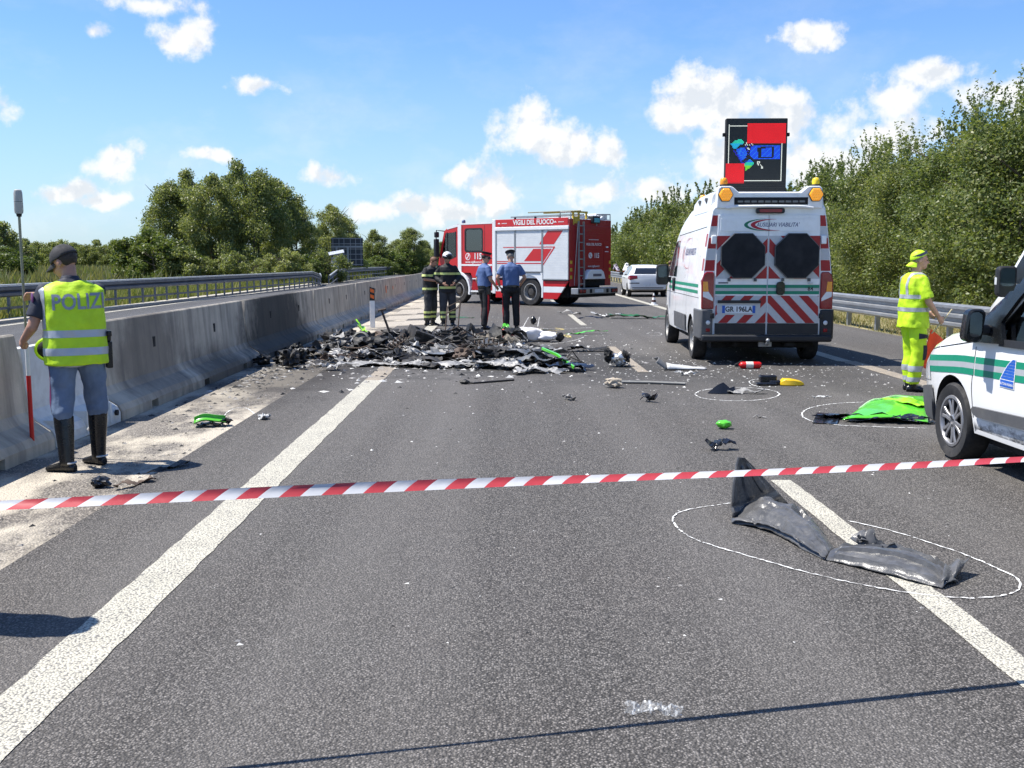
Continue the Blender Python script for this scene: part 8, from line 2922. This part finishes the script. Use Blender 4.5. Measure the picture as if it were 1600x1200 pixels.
# second half: long ribbed tongue
ga = [LG(1290, 876), LG(1330, 886), LG(1380, 899), LG(1430, 913), LG(1472, 921)]
gb = [LG(1306, 862), LG(1352, 866), LG(1408, 868), LG(1462, 880), LG(1498, 912)]
strip('arch_tongue', ga, gb, lambda u, v: (0.012 + 0.060 * math.sin(PI * (0.05 + 0.9 * u)) ** 0.7) * math.sin(PI * (0.03 + 0.94 * v)) ** 0.7,
      lambda u, v: 0.021 * sq(math.sin(v * 21 - 1.2), 0.15) * bell(u, 0.04, 0.96) + 0.01 * sq(math.sin(u * 16), 0.5) * bell(v, 0.6, 0.95), seed=3)
# ragged tail turned up at the end
ha = [LG(1470, 921), LG(1486, 914), LG(1497, 908)]
hb_ = [LG(1478, 893), LG(1496, 893), LG(1516, 897)]
strip('torn_tail', ha, hb_, lambda u, v: 0.03 + 0.05 * u * v + 0.03 * math.sin(3 * v), lambda u, v: 0.012 * math.sin(9 * u + 4 * v), n=10, m=8, seed=4)
# clip housing standing behind the joint
o = obj('clip_housing', crumple_mesh('clip_housing', 0.12, 0.22, 0.06, 812, MLINER, n=9, fold=0.9, tear=0.2, crease=3), wl)
o.location = LG(1362, 868) + Vector((0, 0, 0.03))
o.rotation_euler = (0.2, 0.1, 1.0)
mb = MB()
mb.tube([Vector((0.022 * math.cos(t), 0.0, 0.022 * math.sin(t))) for t in np.linspace(0, 2 * PI, 15)], 0.007, 6)
o = mb.build('clip_ring', MLINER, wl)
o.location = LG(1345, 868) + Vector((0, 0, 0.085))
# the end that stands up like a fin
rows = []
b0, b1 = LG(1146, 815), LG(1232, 790)
tp = LG(1146, 800)
up = Vector((0, 0, 1))
for i in range(41):
    v = i / 40                       # up the fin
    lft = b0.lerp(b0 + Vector((0.045, 0.10, 0.375)), v) + Vector((-0.022 * math.sin(PI * v), 0, 0))
    rgt = b1.lerp(b0 + Vector((0.085, 0.12, 0.37)), v ** 0.72)
    r = []
    for j in range(41):
        u = j / 40
        p = lft.lerp(rgt, u)
        rib = 0.016 * sq(math.sin(u * 17 + 0.6), 0.1) * bell(v, 0.22, 0.85) + 0.022 * bell(v, 0.05, 0.19)
        p = p + Vector((0.0, -rib - 0.03 * math.sin(PI * u) * (1 - v), 0.01))
        p += Vector((0, 0.004 * noise.noise(p * 14), 0.004 * noise.noise(p * 11)))
        r.append(p)
    rows.append(r)
mb = MB()
mb.loft(rows, closed=False)
o = mb.build('upright_fin', MLINER, wl, smooth=45)
md = o.modifiers.new('t', 'SOLIDIFY')
md.thickness = 0.004
mb = MB()
mb.tube([rows[i][0] + Vector((0, -0.006, 0)) for i in range(41)], 0.009, 6)
mb.build('fin_edge', MLINER, wl)
o = obj('torn_web', crumple_mesh('torn_web', 0.16, 0.24, 0.045, 815, MLINER, n=9, tear=0.35), wl)
o.location = LG(1212, 800)
o.rotation_euler = (0.3, 0.35, 0.7)

# ---------------------------------------------------------------- other pieces
# lime panel by the small van
gp = empty('panel_wreckage', tuple(G(1370, 645)), 0, 'big lime green car panel with torn black rim in a chalk loop', 'car part')
O2 = G(1370, 645)
rows = []
far = [(1335, 652), (1362, 634), (1400, 624), (1447, 624)]
nea = [(1316, 660), (1340, 660), (1400, 660), (1450, 664)]
def pl2(L, t):
    s = t * (len(L) - 1)
    i = min(int(s), len(L) - 2)
    a, b = G(*L[i]), G(*L[i + 1])
    return a.lerp(b, s - i) - O2
for i in range(21):
    u = i / 20
    r = []
    for j in range(13):
        v = j / 12
        p = pl2(nea, u).lerp(pl2(far, u), v)
        p.z = 0.012 + 0.085 * math.sin(PI * (0.1 + 0.75 * u)) * math.sin(PI * (0.12 + 0.72 * v)) ** 0.8 + 0.012 * noise.noise(p * 4)
        r.append(p)
    rows.append(r)
mb = MB()
mb.loft(rows, closed=False)
o = mb.build('panel_skin', MLIME, gp, smooth=60)
md = o.modifiers.new('t', 'SOLIDIFY'); md.thickness = 0.004
mb = MB()
pts = [pl2(nea, 0.25).lerp(pl2(far, 0.25), t) for t in (0.8,)]
ridge = [rows[k][9] + Vector((0, 0, 0.006)) for k in range(3, 18)]
mb.tube(ridge, 0.012, 6)
mb.build('pale_crease', M('pale_lime', (0.45, 0.75, 0.35), 0.3), gp)
o = obj('yellow_corner', crumple_mesh('yellow_corner', 0.42, 0.5, 0.03, 821, MLIMEY, n=10, tear=0.2), gp)
o.location = pl2(nea, 0.86).lerp(pl2(far, 0.86), 0.55) + Vector((0, 0, 0.055))
o.rotation_euler = (0.06, 0.06, 0.4)
for (px, py, w, l, amp, sd, rz, mt) in ((1330, 655, 0.20, 0.62, 0.05, 822, 1.5, MBLKP), (1385, 660, 0.16, 0.7, 0.06, 823, 1.6, MBLKP), (1430, 662, 0.12, 0.4, 0.04, 824, 1.5, MBLKP)):
    o = obj('black_rim', crumple_mesh('black_rim', w, l, amp, sd, mt, n=9, tear=0.3), gp)
    o.location = G(px, py) - O2
    o.rotation_euler = (0, 0, rz)
mb = MB()
mb.poly([G(1270, 662) - O2 + Vector((0, 0, .012)), G(1308, 664) - O2 + Vector((0, 0, .012)), G(1312, 651) - O2 + Vector((0, 0, .03)), G(1276, 649) - O2 + Vector((0, 0, .03))])
o = mb.build('black_plate', MBLKP, gp, smooth=0)
md = o.modifiers.new('t', 'SOLIDIFY'); md.thickness = 0.008

# green scrap on the shoulder
gs = empty('green_scrap', tuple(G(328, 664)), 0.25, 'bent green scrap with black underside on the pale shoulder', 'car part')
rows = []
for i in range(13):
    u = i / 12
    rows.append([Vector(((u - 0.5) * 0.30, 0.085 * math.sin(a) , 0.012 + 0.085 * (1 - math.cos(a)) * 0.5 + 0.03 * math.sin(PI * u) + 0.008 * math.sin(7 * u))) for a in np.linspace(-1.0, 2.0, 9)])
mb = MB()
mb.loft(rows, closed=False)
o = mb.build('skin', M('mid_green_paint', (0.09, 0.42, 0.04), 0.35, var=0.1, coat=0.3), gs, smooth=60)
md = o.modifiers.new('t', 'SOLIDIFY'); md.thickness = 0.005
o = obj('torn_backing', crumple_mesh('torn_backing', 0.14, 0.26, 0.04, 831, MBLKP, n=8), gs)
o.location = (0.02, -0.03, -0.014); o.rotation_euler = (0, 0, 1.5)
o = obj('black_end', crumple_mesh('black_end', 0.08, 0.14, 0.05, 832, MBLKP, n=7), gs)
o.location = (0.16, 0.0, -0.012)

put('dark_debris', lump_mesh('dark_debris', (0.07, 0.045, 0.035), 3, MBLKP, rough=0.5), 157, 759, 'small black lump on the shoulder below the policeman', 'debris', dz=-0.016)
put('dark_strip', crumple_mesh('dark_strip', 0.05, 0.42, 0.03, 840, MCHAR, n=6, tear=0.3), 262, 733, 'thin black strip along the paving edge before the policeman', 'debris', rz=-0.55, dz=-0.006)
put('dark_strip', crumple_mesh('dark_strip', 0.06, 0.30, 0.04, 841, MRUST, n=6, tear=0.3), 210, 757, 'brown torn strip on the paving edge near the tape', 'debris', rz=-0.6, dz=-0.012)
put('white_chip', crumple_mesh('white_chip', 0.08, 0.14, 0.04, 842, MBUMP, n=7), 414, 655, 'small pale crushed chip right of the green scrap', 'debris', rz=0.3)
put('panel_wreckage', crumple_mesh('panel_wreckage', 0.35, 1.6, 0.12, 850, M('dark_green_paint', (0.025, 0.12, 0.02), 0.35, coat=0.4), n=9, fold=0.4, tear=0.15, crease=2.0), 995, 498, 'long dark green curved panel beside the white van front', 'car part', rz=1.45)
put('panel_wreckage', crumple_mesh('panel_wreckage', 0.14, 0.9, 0.06, 851, MLIME, n=7, fold=0.4, tear=0.2, crease=2.0), 918, 522, 'bright green curved strip at the chalk curve', 'car part', rz=1.75)
put('dark_piece', crumple_mesh('dark_piece', 0.10, 0.75, 0.05, 852, MBLKP, n=6, tear=0.25), 925, 498, 'flat black piece beyond the lane dash', 'debris', rz=1.6)
put('white_piece', crumple_mesh('white_piece', 0.16, 0.85, 0.12, 853, MBUMP, n=7, tear=0.4, crease=3), 948, 496, 'white torn piece next to the dark green panel', 'debris', rz=1.4)
put('grey_piece', crumple_mesh('grey_piece', 0.16, 0.7, 0.09, 854, MASH, n=7, tear=0.4, crease=3), 890, 491, 'grey torn piece near the far lane dash', 'debris', rz=1.3)
put('green_sliver', crumple_mesh('green_sliver', 0.10, 0.7, 0.03, 855, M('dark_green_paint', (0.025, 0.12, 0.02), 0.35), n=6, tear=0.2), 722, 497, 'thin dark green sliver between the firefighters and the policeman in blue', 'debris', rz=1.2)
put('black_cone', lump_mesh('black_cone', (0.07, 0.07, 0.10), 9, MBLKP, rough=0.4), 833, 507, 'little black lump inside the chalk rectangle', 'debris')
# red and white cloth with charred lining
cl_ = empty('cloth_bundle', tuple(G(822, 534)), 0, 'red and white padded cloth bundle with charred end on the road', 'cloth')
for (dx, dy, r, sd, mt, nm, tl) in ((-0.42, 0.0, (0.20, 0.16, 0.13), 51, MREDST, 'red_part', 0), (0.02, 0.02, (0.34, 0.17, 0.14), 52, MWHITEC, 'white_part', 0), (0.42, -0.02, (0.24, 0.15, 0.09), 53, MWHITEC, 'white_tail', 0),
                                (0.66, -0.03, (0.10, 0.10, 0.09), 54, MCHAR, 'charred_tip', 0)):
    o = obj(nm, lump_mesh(nm, r, sd, mt, rough=0.28, freq=1.8), cl_)
    o.location = (dx, dy, 0)
put('charred_bundle', crumple_mesh('charred_bundle', 0.5, 1.2, 0.22, 860, MCHAR, n=13, tear=0.35, crease=4), 770, 537, 'charred padding heap left of the red and white cloth', 'debris', rz=1.45)
put('charred_bundle', crumple_mesh('charred_bundle', 0.4, 0.9, 0.14, 861, M('scorched_foam', (0.22, 0.19, 0.15), 0.9, var=0.5, scale=14, dirt=((0.02, 0.02, 0.02), 1.0, 9)), n=13, tear=0.35, crease=5), 762, 541, 'speckled scorched foam sheet before the charred padding', 'debris', rz=1.6)
put('green_tuft', crumple_mesh('green_tuft', 0.12, 0.3, 0.08, 862, MLIME, n=7, tear=0.3), 785, 527, 'green scrap between charred padding and red cloth', 'debris', rz=1.2, dz=0.12)
# scorched bonnet-like sheet and the green-edged one
put('panel_wreckage', crumple_mesh('panel_wreckage', 1.0, 2.0, 0.17, 870, MSHEET, n=20, fold=0.5, tear=0.12, crease=2.6), 770, 563, 'large scorched grey car panel in front of the burnt heap', 'car part', rz=1.52)
ge = empty('panel_wreckage', tuple(G(868, 578)), 0, 'black scorched panel with a lime green edge at the right of the burnt heap', 'car part')
o = obj('panel', crumple_mesh('panel', 0.5, 1.0, 0.10, 871, MBLKP, n=12, fold=0.4, tear=0.15, crease=2.2), ge)
o.rotation_euler = (0, 0.12, 1.15)
a, b = G(846, 566) - G(868, 578), G(896, 583) - G(868, 578)
mb = MB()
mb.loft([[p + Vector((0, 0, z)) + Vector((0.02, 0.04, 0)) * k for k, z in ((0, zz), (1, zz + .015), (1, zz + .04), (0, zz + .035))] for p, zz in ((a, 0.20), (a.lerp(b, .5), 0.17), (b, 0.06))])
mb.build('green_edge', MLIME, ge)
o = obj('grey_skin', crumple_mesh('grey_skin', 0.5, 0.9, 0.12, 872, MSHEET, n=11, fold=0.4), ge)
o.location = (-0.25, 0.2, 0.02); o.rotation_euler = (0, 0.1, 1.4)
# rods, frames, bumper
def bar_thing(name, pts, r, mat, label, cat='debris', n=8):
    O_ = pts[0]
    mb = MB()
    mb.tube([p - Vector((O_.x, O_.y, 0)) for p in pts], r, n)
    o = mb.build(name, mat)
    o.location = (O_.x, O_.y, 0)
    return tag(o, label, cat)
U = lambda p, z: p + Vector((0, 0, z))
bar_thing('grey_rod', [U(G(962, 599), .02), U(G(1015, 600), .022), U(G(1071, 602), .02)], 0.02, M('grey_rod', (0.20, 0.20, 0.19), 0.5, metal=0.3), 'long straight grey rod lying across the right lane')
bar_thing('black_stick', [U(G(722, 598), .015), U(G(740, 600), .013), U(G(765, 598), .013), U(G(803, 595), .012)], 0.012, MCHAR, 'thin black stick in front of the burnt heap')
put('stick_end', lump_mesh('stick_end', (0.07, 0.05, 0.03), 13, MCHAR, sub=2), 726, 600, 'small charred knob at the end of the black stick', 'debris')
wf = empty('wire_frame', tuple(G(892, 568)), 0, 'little bent black wire frame beside the green edged panel', 'debris')
mb = MB()
mb.tube([(-.12, 0, .015), (0.02, 0.03, .20), (0.16, 0, .015)], .012, 6).tube([(-.1, 0, .02), (0.0, 0.0, .10), (0.2, -0.05, .02)], .012, 6).tube([(-.14, -.03, .015), (0.18, -.04, .03)], .014, 6)
mb.build('wire', MCHAR, wf)
ms = empty('mechanical_scrap', tuple(G(966, 573)), 0.2, 'tangled silver and black mechanical scrap at the dusty lane dash', 'debris')
for k in range(5):
    o = obj('scrap_piece', (small[k] if k % 2 else lumps[k]), ms)
    o.location = (rn.uniform(-.16, .16), rn.uniform(-.1, .1), 0.0 + 0.05 * (k > 2))
    o.scale = (0.5, 0.5, 0.7)
o = obj('bright_core', lump_mesh('bright_core', (0.10, 0.08, 0.09), 61, MSILV, rough=0.6), ms)
bp_ = empty('bumper_piece', tuple(G(1062, 578)), 0, 'pale broken bumper piece with raised dark end on the right lane', 'car part')
mb = MB()
rows = []
for i in range(15):
    u = i / 14
    x = -0.20 + 0.60 * u
    rows.append([Vector((x, 0.10 * (1 - 2 * v) + 0.10 * u * u, 0.008 + (0.10 - 0.05 * u) * math.sin(PI * v * 0.9 + 0.1) * (1 - 0.5 * u) + 0.01 * noise.noise(Vector((u * 5, v * 3, 2))))) for v in np.linspace(0, 1, 8)])
mb.loft(rows, closed=False)
o = mb.build('pale_shell', MBUMP, bp_, smooth=60)
md = o.modifiers.new('t', 'SOLIDIFY'); md.thickness = 0.005
rows = []
for i in range(11):
    u = i / 10
    rows.append([Vector((-0.22 - 0.16 * u + 0.06 * math.sin(3 * v), 0.08 * (1 - 2 * v), 0.01 + 0.16 * u * (1 - 0.3 * v) + 0.04 * math.sin(PI * v))) for v in np.linspace(0, 1, 7)])
mb = MB()
mb.loft(rows, closed=False)
o = mb.build('raised_end', M('grey_bumper_end', (0.16, 0.16, 0.16), 0.4, var=0.3), bp_, smooth=60)
md = o.modifiers.new('t', 'SOLIDIFY'); md.thickness = 0.005
put('pale_chip', crumple_mesh('pale_chip', 0.09, 0.30, 0.05, 880, MBUMP, n=7, tear=.4), 1072, 587, 'pale chips with pink streaks before the bumper piece', 'debris', rz=1.3)
put('beige_lump', lump_mesh('beige_lump', (0.11, 0.08, 0.06), 71, MBEIGE, rough=0.5), 960, 606, 'beige foam lump at the left end of the grey rod', 'debris')
put('dark_bit', crumple_mesh('dark_bit', 0.10, 0.16, 0.06, 881, MBLKP, n=7), 1015, 628, 'little black piece in the middle of the right lane', 'debris', rz=1.0)
put('dark_bit', crumple_mesh('dark_bit', 0.08, 0.14, 0.04, 882, MCRG, n=7), 889, 625, 'little grey piece left of the black piece', 'debris', rz=0.4)
put('dark_bit', crumple_mesh('dark_bit', 0.10, 0.24, 0.05, 883, MBLKP, n=8), 1124, 703, 'small black piece beyond the upright fin', 'debris', rz=1.75)
put('dark_bit', crumple_mesh('dark_bit', 0.25, 0.75, 0.07, 884, MCHAR, n=8), 918, 549, 'flat dark piece behind the dusty lane dash', 'debris', rz=1.6)
put('green_scrap', lump_mesh('green_scrap', (0.075, 0.06, 0.04), 81, MLIME, rough=0.2), 1131, 670, 'small bright green cap alone on the lane', 'debris')
put('paper_scrap', crumple_mesh('paper_scrap', 0.025, 0.05, 0.01, 885, MWHITEC, n=5), 917, 744, 'tiny white scrap just behind the tape', 'debris')
put('pale_splinter', crumple_mesh('pale_splinter', 0.03, 0.20, 0.02, 886, MBUMP, n=5), 1283, 622, 'thin pale splinter left of the lime panel', 'debris', rz=1.3)
put('pale_splinter', crumple_mesh('pale_splinter', 0.03, 0.14, 0.02, 887, MCRG, n=5), 1187, 653, 'short grey splinter near the green cap', 'debris', rz=1.5)
# fragment in the chalk oval
fo = empty('black_fragment', tuple(G(1140, 615)), 0, 'jagged black fragment with silver tail inside the chalk oval', 'debris')
mb = MB()
mb.loft([[Vector((x, y0, 0.005)), Vector((x, 0.0, h)), Vector((x, y1, 0.005))] for x, y0, y1, h in ((-.27, -.01, .01, .01), (-.16, -.05, .05, .10), (-.08, -.06, .06, .14), (0.0, -.05, .05, .07), (0.06, -.04, .04, .09))])
mb.build('jagged_head', MBLKP, fo, smooth=30)
o = obj('silver_tail', crumple_mesh('silver_tail', 0.10, 0.42, 0.05, 890, MASH, n=7), fo)
o.location = (0.18, -0.02, 0); o.rotation_euler = (0, 0, 1.5)
# yellow and black part
yb = empty('yellow_black_part', tuple(G(1218, 602)), 0, 'yellow and black plastic part at the short chalk arc', 'car part')
mb = MB()
mb.loft([[Vector((x, -w, 0.004)), Vector((x, -w * .9, h)), Vector((x, w * .8, h * 1.05)), Vector((x, w, 0.004))] for x, w, h in ((0.0, .05, .05), (.05, .09, .085), (.16, .10, .08), (.26, .08, .06), (.31, .04, .03))])
mb.build('yellow_shell', MYELP, yb, smooth=40, bevel=0.01)
for (x, y, w, l, h, z) in ((-.13, .10, .11, .06, .09, 0.03), (-.18, -.02, .13, .05, .04, 0.0), (-.05, .03, .08, .06, .06, 0.0)):
    MB().box(x - w, x + w, y - l, y + l, z, z + h).build('black_block', MBLKP, yb, smooth=0, bevel=0.015)
# fire extinguisher on its side
ex = empty('fire_extinguisher', tuple(G(1170, 576)), 0, 'small red fire extinguisher with white label lying behind the van', 'fire extinguisher')
mb = MB()
mb.lathe([(0.001, -.165), (0.04, -.16), (0.052, -.135), (0.052, .12), (0.04, .15), (0.02, .165), (0.02, .18)], 20, Matrix.Translation((0.02, 0, 0.053)) @ Matrix.Rotation(-PI / 2, 4, 'Y'))
mb.build('cylinder', MRED, ex, smooth=50)
mb = MB()
mb.lathe([(0.0528, -.04), (0.0528, .07)], 20, Matrix.Translation((0.02, 0, 0.053)) @ Matrix.Rotation(-PI / 2, 4, 'Y'))
mb.build('label', M('label_white', (0.65, 0.62, 0.55), 0.5, var=0.2, scale=30), ex, smooth=50)
MB().box(-0.21, -0.155, -0.02, 0.02, 0.03, 0.075).build('valve', MDARK, ex, bevel=0.006)
MB().bar((-0.19, 0, 0.07), (-0.10, 0.02, 0.115), 0.02, 0.01).build('lever', MDARK, ex)
# clear film in the foreground
def film_mat():
    m = bpy.data.materials.new('clear_film')
    m.use_nodes = True
    w = NT(m.node_tree)
    tc = w.n('ShaderNodeTexCoord').outputs['Object']
    n = w.noise(w.vmath('MULTIPLY', tc, (1, 3, 1)), 30, 6, 0.7)
    p = w.n('ShaderNodeBsdfPrincipled', {'Base Color': (0.75, 0.78, 0.80, 1), 'Roughness': 0.18, 'Alpha': 0.5})
    w.nt.links.new(w.mr(n, 0.5, 0.75, 0.05, 0.55), p.inputs['Alpha'])
    w.n('ShaderNodeOutputMaterial', {0: p.outputs[0]})
    return m
put('plastic_film', crumple_mesh('plastic_film', 0.075, 0.20, 0.022, 895, film_mat(), n=14, fold=0.6, tear=0.25, thick=0.0005, crease=6), 1022, 1115, 'crumpled clear plastic film on the near asphalt', 'litter', rz=1.45)

# ---------------------------------------------------------------- post with reflectors, cone
dp = empty('delineator_post', (-3.17, 25.3, -0.014), 0.15, 'white marker post with black top and two orange reflectors', 'marker post')
q = [(-0.06, -0.03), (0.06, -0.03), (0.06, 0.02), (0.0, 0.05), (-0.06, 0.02)]
MB().zprism(q, 0.0, 0.66).build('white_shaft', MWHITE, dp, smooth=0, bevel=0.008)
mb = MB()
mb.prism(q, lambda u, v: (u * 1.03, v * 1.05, 0.66), lambda u, v: (u * 1.03, v * 1.05, 1.0 - (u + .06) * 0.35))
mb.build('black_head', MBLKP, dp, smooth=0)
for z in (0.70, 0.84):
    mb = MB()
    mb.yprism([(-0.045, z + 0.035), (0.045, z), (0.045, z + 0.085), (-0.045, z + 0.115)], -0.040, -0.031)
    mb.build('reflector', M('orange_reflector', (0.80, 0.14, 0.015), 0.35, coat=0.3), dp, smooth=0)
cn = empty('traffic_cone', (5.49, 37.6, 0.004), 0, 'small dark and white banded traffic cone on the right edge line', 'traffic cone')
MB().box(-0.14, 0.14, -0.14, 0.14, 0.0, 0.03).build('foot', MWHITE, cn, bevel=0.01)
prev = 0.11
for k, (z0, z1, mt) in enumerate(((0.03, 0.12, MWHITE), (0.12, 0.20, M('cone_dark', (0.06, 0.02, 0.02), 0.6)), (0.20, 0.29, MWHITE), (0.29, 0.36, M('cone_dark', (0.06, 0.02, 0.02), 0.6)), (0.36, 0.44, MWHITE))):
    r = lambda z: 0.105 - 0.185 * z
    mb = MB()
    mb.lathe([(r(z0), z0), (r(z1), z1)] + ([(0.001, z1)] if k == 4 else []), 18)
    mb.build('cone_band', mt, cn, smooth=60)

# ---------------------------------------------------------------- barrier tape
A_, B2 = Vector((-3.98, 2.58, 0.882)), Vector((4.28, 4.44, 0.83))
tp_ = empty('barrier_tape', (-3.98, 2.58, 0.882), 0, 'red and white striped barrier tape stretched across the road', 'barrier tape')
MTW = M('tape_white', (0.50, 0.50, 0.51), 0.3, var=0.05, scale=10)
MTR = M('tape_red', (0.40, 0.045, 0.052), 0.3, var=0.08, scale=10)


def tape_frame(s):
    d = (B2 - A_)
    L = d.length
    t = s / L
    c = A_.lerp(B2, t) - A_
    c.z -= 0.010 * 4 * t * (1 - t) - 0.004 * math.sin(s * 2.1)
    tw = 1.2 + 0.34 * math.sin(s * 1.3 + 0.4) + 0.16 * math.sin(s * 3.1)
    n = Vector((-d.y, d.x, 0)).normalized()
    up = Vector((0, 0, 1)) * math.cos(tw * 0.8) + n * math.sin(tw * 0.8)
    return c, up, n


Lt = (B2 - A_).length
for mt, off, nm in ((MTW, 0.0, 'white_stripe'), (MTR, 0.068, 'red_stripe')):
    bm = bmesh.new()
    k = 0
    while k * 0.136 < Lt - 0.1:
        s0 = k * 0.136 + off
        cols_ = []
        for i in range(4):
            for_row = []
            for j in range(4):
                v = j / 3
                s = min(Lt, s0 + 0.068 * i / 3 + 0.05 * v)
                c, up, n = tape_frame(s)
                cup = 0.006 * math.sin(PI * v)
                for_row.append(bm.verts.new(c + up * (v - 0.5) * 0.039 + n * cup))
            cols_.append(for_row)
        for i in range(3):
            for j in range(3):
                bm.faces.new((cols_[i][j], cols_[i + 1][j], cols_[i + 1][j + 1], cols_[i][j + 1]))
        k += 1
    bmesh.ops.remove_doubles(bm, verts=bm.verts, dist=1e-5)
    me = bpy.data.meshes.new(nm)
    bm.to_mesh(me)
    bm.free()
    for p in me.polygons: p.use_smooth = True
    obj(nm, me, tp_, mt)
bpy.data.scenes.remove(WS)
